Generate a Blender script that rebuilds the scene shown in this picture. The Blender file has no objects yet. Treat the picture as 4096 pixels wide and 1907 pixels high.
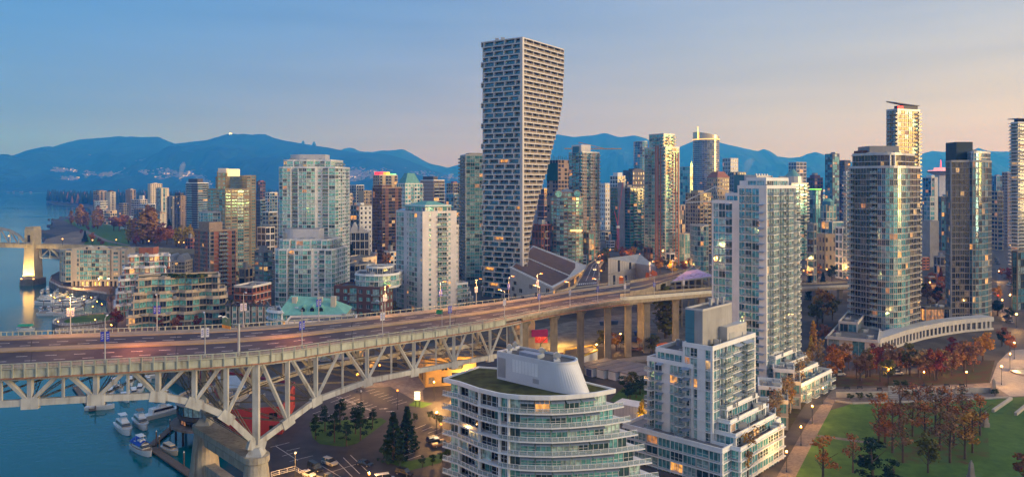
import bpy, math, random
from mathutils import Vector, Matrix, noise
R = math.radians
rnd = random.Random(7)
SC = bpy.context.scene
COL = bpy.data.collections.new('place')            # linked to the scene at the very end: far quicker
# ---------------------------------------------------------------- camera
F, U0, VH, H = 3000.0, 2048.0, 735.0, 75.0      # focal length in photo pixels, horizon row, camera height in metres
cam = bpy.data.cameras.new('camera')
cam.sensor_width = 36.0
cam.lens = F / 4096 * 36.0
cam.shift_y = -(1907 / 2 - VH) / 4096
cam.clip_start, cam.clip_end = 1.0, 60000.0
camo = bpy.data.objects.new('camera', cam)
COL.objects.link(camo)
camo.location = (0, 0, H)
camo.rotation_euler = (R(90), 0, 0)
SC.camera = camo
# ---------------------------------------------------------------- sky, sun, exposure
SUN_AZ, SUN_EL = 106.0, 10.0                       # degrees clockwise from +Y, degrees above the horizon
SKY_TINT = (0.5, 0.7, 1.0, 1)
wld = bpy.data.worlds.new('World')
SC.world = wld
wld.use_nodes = True
nt = wld.node_tree
nt.nodes.clear()
out = nt.nodes.new('ShaderNodeOutputWorld')
bg = nt.nodes.new('ShaderNodeBackground')
sky = nt.nodes.new('ShaderNodeTexSky')
sky.sky_type = 'NISHITA'
sky.sun_disc = False
sky.sun_elevation = R(SUN_EL)
sky.sun_rotation = R(SUN_AZ)
sky.altitude = 50
sky.air_density = 1.0
sky.dust_density = 1.0
sky.ozone_density = 4.0
# a thin veil of high cloud: warm towards the sun, lavender and blue away from it, streaked by noise
L = nt.links.new
def wn(kind, **kw):
    n_ = nt.nodes.new(kind)
    for k_, v_ in kw.items(): setattr(n_, k_, v_)
    return n_
tc = wn('ShaderNodeTexCoord')
sp = wn('ShaderNodeSeparateXYZ'); L(tc.outputs['Generated'], sp.inputs[0])
dt = wn('ShaderNodeVectorMath', operation='DOT_PRODUCT'); L(tc.outputs['Generated'], dt.inputs[0])
dt.inputs[1].default_value = (math.sin(R(SUN_AZ)), math.cos(R(SUN_AZ)), 0)
s01 = wn('ShaderNodeMapRange'); s01.inputs['From Min'].default_value = -1.0; s01.inputs['From Max'].default_value = 1.0; L(dt.outputs['Value'], s01.inputs['Value'])
def ramp(tab, src):
    r_ = wn('ShaderNodeValToRGB'); L(src, r_.inputs['Fac'])
    while len(r_.color_ramp.elements) < len(tab): r_.color_ramp.elements.new(0.5)
    for e_, (p_, c_) in zip(r_.color_ramp.elements, tab): e_.position, e_.color = p_, c_ + (1,)
    return r_.outputs['Color']
LOW = ramp([(0.0, (0.22, 0.28, 0.76)), (0.12, (0.36, 0.33, 0.82)), (0.35, (1.08, 0.80, 0.84)), (0.52, (1.45, 1.17, 0.84)), (0.66, (1.84, 1.44, 0.82)), (1.0, (2.2, 1.55, 0.82))], s01.outputs['Result'])
HIGH = ramp([(0.0, (0.16, 0.44, 1.05)), (0.13, (0.19, 0.47, 1.08)), (0.31, (0.38, 0.59, 1.10)), (0.64, (0.98, 1.03, 1.22)), (1.0, (1.5, 1.35, 1.25))], s01.outputs['Result'])
ez = wn('ShaderNodeMapRange'); ez.interpolation_type = 'SMOOTHSTEP'; ez.inputs['From Min'].default_value = 0.0; ez.inputs['From Max'].default_value = 0.25; L(sp.outputs['Z'], ez.inputs['Value'])
vr = wn('ShaderNodeMixRGB'); L(ez.outputs['Result'], vr.inputs['Fac']); L(LOW, vr.inputs['Color1']); L(HIGH, vr.inputs['Color2'])
mp = wn('ShaderNodeMapping'); mp.inputs['Scale'].default_value = (1.6, 1.6, 22.0); L(tc.outputs['Generated'], mp.inputs['Vector'])
nz = wn('ShaderNodeTexNoise'); nz.inputs['Scale'].default_value = 1.7; nz.inputs['Detail'].default_value = 6; nz.inputs['Roughness'].default_value = 0.55; L(mp.outputs['Vector'], nz.inputs['Vector'])
nr_ = wn('ShaderNodeMapRange'); nr_.inputs['From Min'].default_value = 0.3; nr_.inputs['From Max'].default_value = 0.75; nr_.inputs['To Min'].default_value = 0.93; nr_.inputs['To Max'].default_value = 1.10; L(nz.outputs['Fac'], nr_.inputs['Value'])
vm = wn('ShaderNodeMixRGB', blend_type='MULTIPLY'); vm.inputs['Fac'].default_value = 1.0; L(vr.outputs['Color'], vm.inputs['Color1']); L(nr_.outputs['Result'], vm.inputs['Color2'])
tint = wn('ShaderNodeMixRGB', blend_type='MULTIPLY'); tint.inputs['Fac'].default_value = 1.0; tint.inputs['Color2'].default_value = SKY_TINT; L(sky.outputs['Color'], tint.inputs['Color1'])
mx = wn('ShaderNodeMixRGB'); mx.inputs['Fac'].default_value = 0.88; L(tint.outputs['Color'], mx.inputs['Color1']); L(vm.outputs['Color'], mx.inputs['Color2'])
L(mx.outputs['Color'], bg.inputs['Color'])
bg.inputs['Strength'].default_value = 0.132
L(bg.outputs['Background'], out.inputs['Surface'])
sl = bpy.data.lights.new('sun', 'SUN')
sl.energy = 0.75
sl.angle = R(28)
sl.color = (1.0, 0.90, 0.90)
so = bpy.data.objects.new('sun', sl)
COL.objects.link(so)
_d = Vector((math.sin(R(SUN_AZ)) * math.cos(R(SUN_EL)), math.cos(R(SUN_AZ)) * math.cos(R(SUN_EL)), math.sin(R(SUN_EL))))
so.rotation_euler = _d.to_track_quat('Z', 'Y').to_euler()
so.location = (600, -100, 300)
vs = SC.view_settings
vs.view_transform = 'Standard'
vs.look = 'None'
vs.gamma = 1.0
vs.use_curve_mapping = False
vs.exposure = 2.0
SC.cycles.max_bounces = 6
SC.cycles.diffuse_bounces = 2
SC.cycles.glossy_bounces = 3
SC.cycles.transmission_bounces = 3
SC.cycles.transparent_max_bounces = 8
SC.cycles.volume_bounces = 2
SC.cycles.caustics_reflective = False
SC.cycles.caustics_refractive = False
SC.cycles.sample_clamp_indirect = 4.0

# ---------------------------------------------------------------- helpers
def gx(u, Y): return (u - U0) / F * Y
def gz(v, Y): return H - (v - VH) * Y / F
def gy(v, Z): return (H - Z) * F / (v - VH)
def P(u, v, Z):
    Y = gy(v, Z)
    return Vector((gx(u, Y), Y, Z))
def Q(u, v, Y): return Vector((gx(u, Y), Y, gz(v, Y)))
GZ = 4.0                                           # street level

_mats = {}
def mat(name, col, rough=0.7, metal=0.0, var=0.18, scale=0.35, bump=0.0, emit=0.0, spec=0.5, stain=0.0, emitcol=None, alpha=1.0):
    """A Principled material whose colour wanders with object-space noise; stain adds rain streaks."""
    if name in _mats: return _mats[name]
    m = bpy.data.materials.new(name)
    _mats[name] = m
    m.use_nodes = True
    n, l = m.node_tree.nodes, m.node_tree.links
    b = n['Principled BSDF']
    b.inputs['Roughness'].default_value = rough
    b.inputs['Metallic'].default_value = metal
    b.inputs['Specular IOR Level'].default_value = spec
    geo = n.new('ShaderNodeNewGeometry')
    tx = n.new('ShaderNodeTexNoise')
    tx.inputs['Scale'].default_value = scale
    tx.inputs['Detail'].default_value = 5
    l.new(geo.outputs['Position'], tx.inputs['Vector'])
    cr = n.new('ShaderNodeValToRGB')
    cr.color_ramp.elements[0].position = 0.3
    cr.color_ramp.elements[1].position = 0.7
    cr.color_ramp.elements[0].color = tuple(c * (1 - var) for c in col) + (1,)
    cr.color_ramp.elements[1].color = tuple(min(1, c * (1 + var)) for c in col) + (1,)
    l.new(tx.outputs['Fac'], cr.inputs['Fac'])
    last = cr.outputs['Color']
    if stain:
        mpn = n.new('ShaderNodeMapping')
        mpn.inputs['Scale'].default_value = (1.1, 1.1, 0.12)
        l.new(geo.outputs['Position'], mpn.inputs['Vector'])
        t2 = n.new('ShaderNodeTexNoise')
        t2.inputs['Scale'].default_value = 1.0
        t2.inputs['Detail'].default_value = 6
        l.new(mpn.outputs['Vector'], t2.inputs['Vector'])
        r2 = n.new('ShaderNodeValToRGB')
        r2.color_ramp.elements[0].position = 0.52
        r2.color_ramp.elements[1].position = 0.72
        r2.color_ramp.elements[0].color = (0, 0, 0, 1)
        r2.color_ramp.elements[1].color = (stain, stain, stain, 1)
        l.new(t2.outputs['Fac'], r2.inputs['Fac'])
        m2 = n.new('ShaderNodeMixRGB')
        m2.inputs['Color2'].default_value = (col[0] * 0.42, col[1] * 0.34, col[2] * 0.26, 1)
        l.new(r2.outputs['Color'], m2.inputs['Fac'])
        l.new(last, m2.inputs['Color1'])
        last = m2.outputs['Color']
    l.new(last, b.inputs['Base Color'])
    if bump:
        bp = n.new('ShaderNodeBump')
        bp.inputs['Strength'].default_value = bump
        bp.inputs['Distance'].default_value = 0.15
        t3 = n.new('ShaderNodeTexNoise')
        t3.inputs['Scale'].default_value = scale * 6
        l.new(geo.outputs['Position'], t3.inputs['Vector'])
        l.new(t3.outputs['Fac'], bp.inputs['Height'])
        l.new(bp.outputs['Normal'], b.inputs['Normal'])
    if emit:
        b.inputs['Emission Color'].default_value = (emitcol or col) + (1,)
        b.inputs['Emission Strength'].default_value = emit
        m.cycles.emission_sampling = 'NONE'
    if alpha < 1:
        b.inputs['Alpha'].default_value = alpha
    return m

def glass_mat(name, col, rough=0.06, spec=0.9, metal=0.0):
    """Window glass: a tinted sheet with curtains or dark rooms just behind it, reflecting the sky."""
    if name in _mats: return _mats[name]
    m = bpy.data.materials.new(name)
    _mats[name] = m
    m.use_nodes = True
    n, l = m.node_tree.nodes, m.node_tree.links
    b = n['Principled BSDF']
    b.inputs['Roughness'].default_value = rough
    b.inputs['Specular IOR Level'].default_value = spec
    b.inputs['Metallic'].default_value = metal
    geo = n.new('ShaderNodeNewGeometry')
    tx = n.new('ShaderNodeTexNoise')
    tx.inputs['Scale'].default_value = 0.9
    tx.inputs['Detail'].default_value = 3
    l.new(geo.outputs['Position'], tx.inputs['Vector'])
    cr = n.new('ShaderNodeValToRGB')
    cr.color_ramp.interpolation = 'LINEAR'
    cr.color_ramp.elements[0].position = 0.35
    cr.color_ramp.elements[1].position = 0.62
    cr.color_ramp.elements[0].color = tuple(c * 0.55 for c in col) + (1,)
    cr.color_ramp.elements[1].color = tuple(min(1, c * 1.35) for c in col) + (1,)
    l.new(tx.outputs['Fac'], cr.inputs['Fac'])
    l.new(cr.outputs['Color'], b.inputs['Base Color'])
    bp = n.new('ShaderNodeBump')
    bp.inputs['Strength'].default_value = 0.06
    bp.inputs['Distance'].default_value = 0.3
    t3 = n.new('ShaderNodeTexNoise')
    t3.inputs['Scale'].default_value = 0.5
    l.new(geo.outputs['Position'], t3.inputs['Vector'])
    l.new(t3.outputs['Fac'], bp.inputs['Height'])
    l.new(bp.outputs['Normal'], b.inputs['Normal'])
    return m

class MB:
    """Collects boxes, beams, tubes and sheets; build() links them as one mesh object."""
    def __init__(s): s.v, s.f, s.m, s.mats, s.smooth = [], [], [], [], False
    def mi(s, m):
        if m not in s.mats: s.mats.append(m)
        return s.mats.index(m)
    def add(s, vs_, fs, m):
        o = len(s.v)
        k = s.mi(m)
        s.v.extend([tuple(x) for x in vs_])
        s.f.extend([tuple(i + o for i in q) for q in fs])
        s.m.extend([k] * len(fs))
        return s
    def hexa(s, p, m):
        return s.add(p, [(0, 3, 2, 1), (4, 5, 6, 7), (0, 1, 5, 4), (1, 2, 6, 5), (2, 3, 7, 6), (3, 0, 4, 7)], m)
    def box(s, x0, x1, y0, y1, z0, z1, m):
        return s.hexa([(x0, y0, z0), (x1, y0, z0), (x1, y1, z0), (x0, y1, z0), (x0, y0, z1), (x1, y0, z1), (x1, y1, z1), (x0, y1, z1)], m)
    def fbox(s, A, d, n, s0, s1, o0, o1, z0, z1, m):
        """box in an edge frame: A start point, d along, n outward"""
        def q(a, b, z): return (A[0] + d[0] * a + n[0] * b, A[1] + d[1] * a + n[1] * b, z)
        return s.hexa([q(s0, o1, z0), q(s1, o1, z0), q(s1, o0, z0), q(s0, o0, z0), q(s0, o1, z1), q(s1, o1, z1), q(s1, o0, z1), q(s0, o0, z1)], m)
    def beam(s, p, q, w, h, m, up=(0, 0, 1)):
        p, q = Vector(p), Vector(q)
        d = (q - p).normalized()
        sd = d.cross(Vector(up))
        if sd.length < 1e-3: sd = d.cross(Vector((1, 0, 0)))
        sd.normalize()
        u_ = sd.cross(d).normalized()
        a, b = sd * (w / 2), u_ * (h / 2)
        return s.hexa([p - a - b, p + a - b, p + a + b, p - a + b, q - a - b, q + a - b, q + a + b, q - a + b], m)
    def tube(s, p, q, r0, r1, m, n=8, cap=True):
        p, q = Vector(p), Vector(q)
        d = (q - p).normalized()
        a = d.cross(Vector((0, 0, 1)))
        if a.length < 1e-3: a = Vector((1, 0, 0))
        a.normalize()
        b = d.cross(a)
        vs_ = []
        for k in range(n):
            t = 2 * math.pi * k / n
            o = a * math.cos(t) + b * math.sin(t)
            vs_ += [p + o * r0, q + o * r1]
        fs = [(2 * k, 2 * ((k + 1) % n), 2 * ((k + 1) % n) + 1, 2 * k + 1) for k in range(n)]
        if cap: fs += [tuple(range(1, 2 * n, 2)), tuple(range(2 * n - 2, -1, -2))]
        return s.add(vs_, fs, m)
    def prism(s, poly, z0, z1, ms, mt=None, bottom=True):
        n = len(poly)
        vs_ = [(p[0], p[1], z0) for p in poly] + [(p[0], p[1], z1) for p in poly]
        s.add(vs_, [(k, (k + 1) % n, (k + 1) % n + n, k + n) for k in range(n)] + ([tuple(range(n - 1, -1, -1))] if bottom else []), ms)
        s.add([(p[0], p[1], z1) for p in poly], [tuple(range(n))], mt or ms)
        return s
    def loft(s, rings, m, close=True, caps=True):
        n = len(rings[0])
        vs_ = [q for r in rings for q in r]
        fs = []
        for i in range(len(rings) - 1):
            for k in range(n if close else n - 1):
                a, b = i * n + k, i * n + (k + 1) % n
                fs.append((a, b, b + n, a + n))
        if caps:
            fs.append(tuple(range(n - 1, -1, -1)))
            fs.append(tuple(range((len(rings) - 1) * n, len(rings) * n)))
        return s.add(vs_, fs, m)
    def sheet(s, pts, m): return s.add(pts, [tuple(range(len(pts)))], m)
    def mesh(s, name):
        me = bpy.data.meshes.new(name)
        me.from_pydata(s.v, [], s.f)
        for m in s.mats: me.materials.append(m)
        me.polygons.foreach_set('material_index', s.m)
        if s.smooth: me.polygons.foreach_set('use_smooth', [True] * len(s.f))
        me.update()
        return me
    def build(s, name, parent=None):
        o = bpy.data.objects.new(name, s.mesh(name))
        COL.objects.link(o)
        if parent:
            o.parent = parent
            r_ = parent
            off = Vector((0, 0, 0))
            while r_:
                off -= Vector(r_.location)
                r_ = r_.parent
            o.location = off
        return o

def tag(o, label=None, cat=None, group=None, kind=None):
    if label: o['label'] = label
    if cat: o['category'] = cat
    if group: o['group'] = group
    if kind: o['kind'] = kind
    return o
def root(name, loc, label, cat, group=None):
    o = bpy.data.objects.new(name, None)
    o.empty_display_size = 0.5
    COL.objects.link(o)
    o.location = loc
    return tag(o, label, cat, group)
def inst(name, me, parent, loc, rz=0.0):
    """an object that shares mesh data; loc is relative to its parent"""
    o = bpy.data.objects.new(name, me)
    COL.objects.link(o)
    o.parent = parent
    o.location = loc
    o.rotation_euler = (0, 0, rz)
    return o
def copy_tree(o, parent=None):
    c = o.copy()
    COL.objects.link(c)
    c.parent = parent
    for ch in list(o.children): copy_tree(ch, c)
    return c
def offset(poly, d):
    """polygon (counterclockwise) moved outward by d"""
    n, res = len(poly), []
    for i in range(n):
        p0, p1, p2 = Vector(poly[i - 1][:2]), Vector(poly[i][:2]), Vector(poly[(i + 1) % n][:2])
        e1, e2 = (p1 - p0).normalized(), (p2 - p1).normalized()
        n1, n2 = Vector((e1.y, -e1.x)), Vector((e2.y, -e2.x))
        k = n1 + n2
        k = k / max(0.25, k.length_squared) * 2
        res.append((p1.x + k.x * d, p1.y + k.y * d))
    return res
def lerp(tab, x):
    if x <= tab[0][0]: return tab[0][1]
    for (a, b), (c, d) in zip(tab, tab[1:]):
        if x <= c: return b + (d - b) * (x - a) / (c - a)
    return tab[-1][1]
def slerp_tab(tab, x):
    """smooth interpolation of a table (Catmull-Rom)"""
    n = len(tab)
    i = 0
    while i < n - 2 and x > tab[i + 1][0]: i += 1
    p0, p1, p2, p3 = tab[max(0, i - 1)], tab[i], tab[i + 1], tab[min(n - 1, i + 2)]
    t = (x - p1[0]) / (p2[0] - p1[0])
    m1 = (p2[1] - p0[1]) / (p2[0] - p0[0])
    m2 = (p3[1] - p1[1]) / (p3[0] - p1[0])
    h = p2[0] - p1[0]
    return (2*t**3-3*t**2+1)*p1[1] + (t**3-2*t**2+t)*h*m1 + (-2*t**3+3*t**2)*p2[1] + (t**3-t**2)*h*m2
# ================================================================ SETTING
def water_mat():
    m = bpy.data.materials.new('sea_water')
    m.use_nodes = True
    n, l = m.node_tree.nodes, m.node_tree.links
    b = n['Principled BSDF']
    b.inputs['Base Color'].default_value = (0.0, 0.12, 0.14, 1)
    b.inputs['Roughness'].default_value = 0.07
    b.inputs['IOR'].default_value = 1.33
    geo = n.new('ShaderNodeNewGeometry')
    mp_ = n.new('ShaderNodeMapping')
    mp_.inputs['Scale'].default_value = (0.28, 0.55, 1)
    mp_.inputs['Rotation'].default_value = (0, 0, R(12))
    t1 = n.new('ShaderNodeTexNoise')
    t1.inputs['Scale'].default_value = 0.9
    t1.inputs['Detail'].default_value = 4
    t2 = n.new('ShaderNodeTexNoise')
    t2.inputs['Scale'].default_value = 0.012
    t2.inputs['Detail'].default_value = 3
    bp = n.new('ShaderNodeBump')
    bp.inputs['Distance'].default_value = 0.35
    mr = n.new('ShaderNodeMapRange')
    mr.inputs['From Min'].default_value = 0.4
    mr.inputs['From Max'].default_value = 0.62
    mr.inputs['To Min'].default_value = 0.10
    mr.inputs['To Max'].default_value = 0.42
    l.new(geo.outputs['Position'], mp_.inputs['Vector'])
    l.new(mp_.outputs['Vector'], t1.inputs['Vector'])
    l.new(mp_.outputs['Vector'], t2.inputs['Vector'])
    l.new(t2.outputs['Fac'], mr.inputs['Value'])
    l.new(mr.outputs['Result'], bp.inputs['Strength'])
    l.new(t1.outputs['Fac'], bp.inputs['Height'])
    l.new(bp.outputs['Normal'], b.inputs['Normal'])
    return m
def two_tone(name, c1, c2, scale, lo=0.4, hi=0.6, rough=0.9, bump=0.3, detail=8):
    m = bpy.data.materials.new(name)
    m.use_nodes = True
    n, l = m.node_tree.nodes, m.node_tree.links
    b = n['Principled BSDF']
    b.inputs['Roughness'].default_value = rough
    b.inputs['Specular IOR Level'].default_value = 0.2
    geo = n.new('ShaderNodeNewGeometry')
    t = n.new('ShaderNodeTexNoise')
    t.inputs['Scale'].default_value = scale
    t.inputs['Detail'].default_value = detail
    t.inputs['Roughness'].default_value = 0.62
    cr = n.new('ShaderNodeValToRGB')
    cr.color_ramp.elements[0].position, cr.color_ramp.elements[1].position = lo, hi
    cr.color_ramp.elements[0].color, cr.color_ramp.elements[1].color = c1 + (1,), c2 + (1,)
    l.new(geo.outputs['Position'], t.inputs['Vector'])
    l.new(t.outputs['Fac'], cr.inputs['Fac'])
    l.new(cr.outputs['Color'], b.inputs['Base Color'])
    if bump:
        bp = n.new('ShaderNodeBump')
        bp.inputs['Strength'].default_value = bump
        l.new(t.outputs['Fac'], bp.inputs['Height'])
        l.new(bp.outputs['Normal'], b.inputs['Normal'])
    return m

ASPH = two_tone('asphalt', (0.045, 0.043, 0.048), (0.075, 0.068, 0.07), 0.25, 0.35, 0.7, rough=0.62, bump=0.1)
PAVE = two_tone('paving', (0.16, 0.13, 0.115), (0.24, 0.20, 0.175), 0.6, rough=0.8, bump=0.1)
LAWN = two_tone('lawn_grass', (0.045, 0.105, 0.018), (0.09, 0.175, 0.03), 0.35, 0.3, 0.7, bump=0.4)
SAND = two_tone('beach_sand', (0.16, 0.125, 0.095), (0.27, 0.215, 0.165), 0.05, bump=0.2)
ROCK = two_tone('shore_rock', (0.04, 0.04, 0.04), (0.14, 0.12, 0.10), 0.5, bump=0.8)
EARTH = two_tone('city_ground', (0.06, 0.053, 0.048), (0.12, 0.105, 0.09), 0.06, bump=0.2)
CONC = mat('concrete', (0.34, 0.31, 0.27), 0.85, var=0.22, scale=0.25, bump=0.25, stain=0.6)
QUAYC = mat('quay_concrete', (0.20, 0.17, 0.14), 0.85, var=0.25, scale=0.4, bump=0.3, stain=0.7)
WHITE = mat('white_paint', (0.78, 0.78, 0.78), 0.5, var=0.06)
MARK = mat('road_marking', (0.62, 0.60, 0.58), 0.7, var=0.25, scale=1.5)
DARK = mat('dark_metal', (0.03, 0.032, 0.035), 0.5, 0.3)
GALV = mat('galvanised_steel', (0.42, 0.44, 0.46), 0.5, 0.4, var=0.12)
BULB = mat('sodium_lamp', (1.0, 0.55, 0.16), emit=1.1, emitcol=(1.0, 0.19, 0.02))
BULBW = mat('warm_white_lamp', (1.0, 0.8, 0.5), emit=1.0, emitcol=(1.0, 0.40, 0.09))
REDL = mat('red_light', (1.0, 0.05, 0.03), emit=1.2)
GREENL = mat('green_light', (0.1, 1.0, 0.5), emit=.6)

mb = MB()
mb.sheet([(-14000, -1500, 0), (14000, -1500, 0), (14000, 7000, 0), (-14000, 7000, 0)], water_mat())
tag(mb.build('sea'), kind='structure')

def ground(name, uvs, z, m, thick=None, mside=None, kind='structure'):
    """a sheet or slab of ground through points given as photo directions on the level z"""
    pts = [P(u, v, z) if len(t) == 0 else Vector((u, v, z)) for (u, v, *t) in uvs]
    pts = [(p.x, p.y) for p in pts]
    a = sum(pts[i - 1][0] * pts[i][1] - pts[i][0] * pts[i - 1][1] for i in range(len(pts)))
    if a < 0: pts.reverse()
    q = MB()
    if thick: q.prism(pts, z - thick, z, mside or m, m)
    else: q.sheet([(x, y, z) for x, y in pts], m)
    return tag(q.build(name), kind=kind)

# the downtown peninsula, shore traced clockwise; (x, y, 'w') are world points
W = 'w'
SHORE = [(3600, 60, W), (20, 60, W), (-70, 150, W), (1075, 1850), (985, 1740), (900, 1640), (830, 1575), (745, 1515), (640, 1448), (520, 1400),
         (450, 1362), (430, 1338), (440, 1316), (470, 1298), (478, 1250), (440, 1232), (425, 1200), (430, 1178), (240, 1150), (196, 1126), (205, 1100), (270, 1068),
         (285, 1035), (240, 1012), (168, 985), (180, 958), (230, 942), (170, 932), (160, 925), (226, 912), (200, 905), (215, 895), (205, 880),
         (250, 872), (330, 866), (362, 858), (366, 842), (352, 829), (300, 822), (215, 812), (186, 803), (190, 792), (330, 783), (700, 774), (3600, 5600, W)]
ground('city_ground', SHORE, GZ, EARTH, 6.0, QUAYC)

# ---- north shore and mountains
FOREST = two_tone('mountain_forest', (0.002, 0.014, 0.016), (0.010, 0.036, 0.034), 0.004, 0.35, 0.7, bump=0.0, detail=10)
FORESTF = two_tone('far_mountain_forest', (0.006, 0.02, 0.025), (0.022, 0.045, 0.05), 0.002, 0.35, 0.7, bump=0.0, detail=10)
RIDGE1 = [(-400, 700), (-150, 668), (0, 655), (35, 657), (55, 648), (75, 642), (130, 640), (165, 628), (200, 605), (240, 585), (265, 570), (320, 558), (400, 552), (455, 547), (480, 545),
          (505, 548), (525, 546), (560, 549), (625, 547), (640, 550), (665, 562), (700, 575), (760, 568), (830, 560), (870, 548), (910, 536), (925, 534), (955, 538), (975, 535),
          (1005, 540), (1020, 537), (1060, 537), (1095, 552), (1140, 563), (1200, 573), (1260, 583), (1310, 590), (1350, 598), (1400, 608), (1450, 612), (1520, 614), (1560, 620),
          (1620, 637), (1680, 660), (1740, 685), (1800, 700), (1900, 715), (2100, 725), (2400, 730), (4700, 730)]
RIDGE2 = [(900, 690), (1250, 650), (1340, 612), (1370, 597), (1392, 590), (1415, 594), (1440, 606), (1490, 608), (1520, 602), (1560, 602), (1600, 598), (1612, 597), (1630, 605), (1660, 622), (1690, 640),
          (1720, 655), (1790, 670), (1830, 660), (1880, 640), (1960, 600), (2080, 570), (2160, 548), (2222, 536), (2260, 543), (2290, 548), (2330, 545), (2380, 541), (2420, 531), (2450, 541), (2480, 549), (2515, 545),
          (2535, 541), (2580, 552), (2620, 575), (2700, 604), (2725, 585), (2780, 562), (2830, 560), (2900, 576), (2960, 590), (3030, 605), (3055, 597), (3080, 604), (3110, 626), (3160, 632), (3200, 628), (3235, 614),
          (3262, 608), (3290, 616), (3340, 640), (3420, 650), (3520, 640), (3620, 630), (3690, 615), (3725, 604), (3780, 608), (3800, 596), (3817, 588), (3850, 596), (3880, 606), (3915, 591), (3950, 604), (4000, 607), (4050, 606), (4096, 612), (4400, 640), (4800, 690)]
PEAKS = [(1205, 572), (1212, 563), (1220, 573), (1247, 579), (1256, 566), (1266, 583)]
def mountain(name, tab, Yr, Y0, Y1, m, u0, u1, du, rough, seed):
    """height field whose crest line runs along the photographed skyline at distance Yr"""
    q = MB()
    rows, us = [], []
    u = u0
    while u <= u1:
        us.append(u)
        u += du
    NR, NB = 26, 6
    for j in range(NR + NB + 1):
        t = j / NR
        row = []
        for u in us:
            zc = gz(lerp(tab, u), Yr)
            if j <= NR:
                Y = Y0 + (Yr - Y0) * t
                k = t ** 1.25
            else:
                s_ = (j - NR) / NB
                Y = Yr + (Y1 - Yr) * s_
                k = (1 - s_) ** 0.8
            x = (u - U0) / F * Yr                    # the range runs straight across
            nzv = noise.fractal(Vector((x * 0.0011 + seed, Y * 0.0011, seed)), 0.9, 2.0, 6)
            z = 2 + (zc - 2) * k + nzv * rough * (zc - 2) * min(1, t * 4) * max(0, 1 - k) * 1.6
            if j == NR: z = zc + rough * 14 * noise.noise(Vector((x * 0.03, seed, 0)))
            row.append((x, Y, max(z, -0.5)))
        rows.append(row)
    q.loft(rows, m, close=False, caps=False)
    q.smooth = False
    return tag(q.build(name), kind='structure')
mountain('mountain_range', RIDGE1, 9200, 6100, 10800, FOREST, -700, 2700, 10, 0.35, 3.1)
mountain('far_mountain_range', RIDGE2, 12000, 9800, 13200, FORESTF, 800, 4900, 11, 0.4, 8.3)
for a, b, c in (PEAKS[:3], PEAKS[3:]):
    q = MB()
    Y = 11500
    base = [Q(a[0] - 3, a[1] + 40, Y), Q((a[0] + c[0]) / 2, a[1] + 40, Y - 250), Q(c[0] + 3, c[1] + 40, Y), Q((a[0] + c[0]) / 2, a[1] + 40, Y + 250)]
    mid = [Q(a[0] + 1, a[1] - 1, Y), Q(b[0] - 1, b[1] + 6, Y - 120), Q(c[0] - 2, c[1] - 4, Y), Q(b[0], b[1] + 5, Y + 120)]
    q.loft([base, mid, [Q(b[0] + d, b[1] + 0.5, Y + e) for d, e in ((-2, 0), (0, -30), (2.5, 0), (0, 30))]], FORESTF)
    tag(q.build('mountain_peak'), kind='structure')
# houses and lights scattered on the far slopes: a mass no one could count
HOUSE = mat('far_house', (0.24, 0.22, 0.22), 0.8, var=0.4, scale=0.01)
HLIGHT = mat('far_house_light', (1.0, 0.75, 0.55), emit=0.12)
q = MB()
def slope_pt(u, v):
    """where the line of sight meets the front slope of the near range"""
    for k in range(60):
        t = 0.01 + k / 60
        Y = 6100 + 3100 * t
        x = gx(u, Y)
        uc = U0 + x / 9200 * F
        zc = gz(lerp(RIDGE1, uc), 9200)
        z = 2 + (zc - 2) * t ** 1.25
        if z >= gz(v, Y): return x, Y, z
    return None
CL = [(245, 682, 26, 5, 60), (295, 685, 8, 3, 16), (350, 700, 15, 8, 30), (440, 700, 40, 7, 90), (540, 690, 40, 12, 110), (495, 712, 60, 4, 30), (740, 692, 70, 16, 300), (700, 720, 110, 5, 120), (480, 740, 50, 9, 120),
      (100, 745, 90, 12, 150), (60, 768, 60, 3, 40), (280, 715, 30, 5, 30), (160, 718, 25, 5, 16), (1020, 690, 30, 14, 130), (1080, 690, 20, 12, 80), (1090, 715, 24, 9, 60), (1380, 690, 70, 13, 160), (1480, 700, 130, 18, 320), (1620, 700, 90, 12, 160),
      (1400, 730, 80, 14, 120), (1760, 715, 90, 8, 120), (860, 676, 25, 4, 30), (560, 640, 60, 4, 30), (330, 620, 25, 3, 14), (900, 700, 100, 18, 160), (760, 655, 30, 4, 20), (700, 634, 12, 4, 10), (1850, 735, 60, 6, 50), (600, 722, 60, 10, 120), (820, 728, 60, 12, 120)]
for (cu, cv, su, sv, n_) in CL:
    for _ in range(int(n_ * 1.3)):
        u, v = rnd.gauss(cu, su * 0.6), rnd.gauss(cv, sv * 0.6)
        p = slope_pt(u, v)
        if not p or v > 771: continue
        w, d_, h_ = rnd.uniform(5, 13), rnd.uniform(6, 10), rnd.uniform(3, 7)
        q.box(p[0] - w, p[0] + w, p[1] - d_, p[1] + d_, p[2] - 4, p[2] + h_, HLIGHT if rnd.random() < 0.05 else HOUSE)
tag(q.build('hillside_houses'), 'pale scattered houses on the blue slopes across the bay', 'houses', kind='stuff')
q = MB()
for u, v in ((921, 533), (917, 538), (926, 535), (914, 541), (919, 536)):
    p = Q(u, v, 9150)
    q.box(p.x - 4, p.x + 4, p.y - 5, p.y + 5, p.z - 4, p.z + 4, mat('ski_light', (1, .85, .6), emit=1.2))
tag(q.build('ski_hill_lights'), 'cluster of bright ski lights on the mountain crest', 'lights', kind='stuff')
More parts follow.
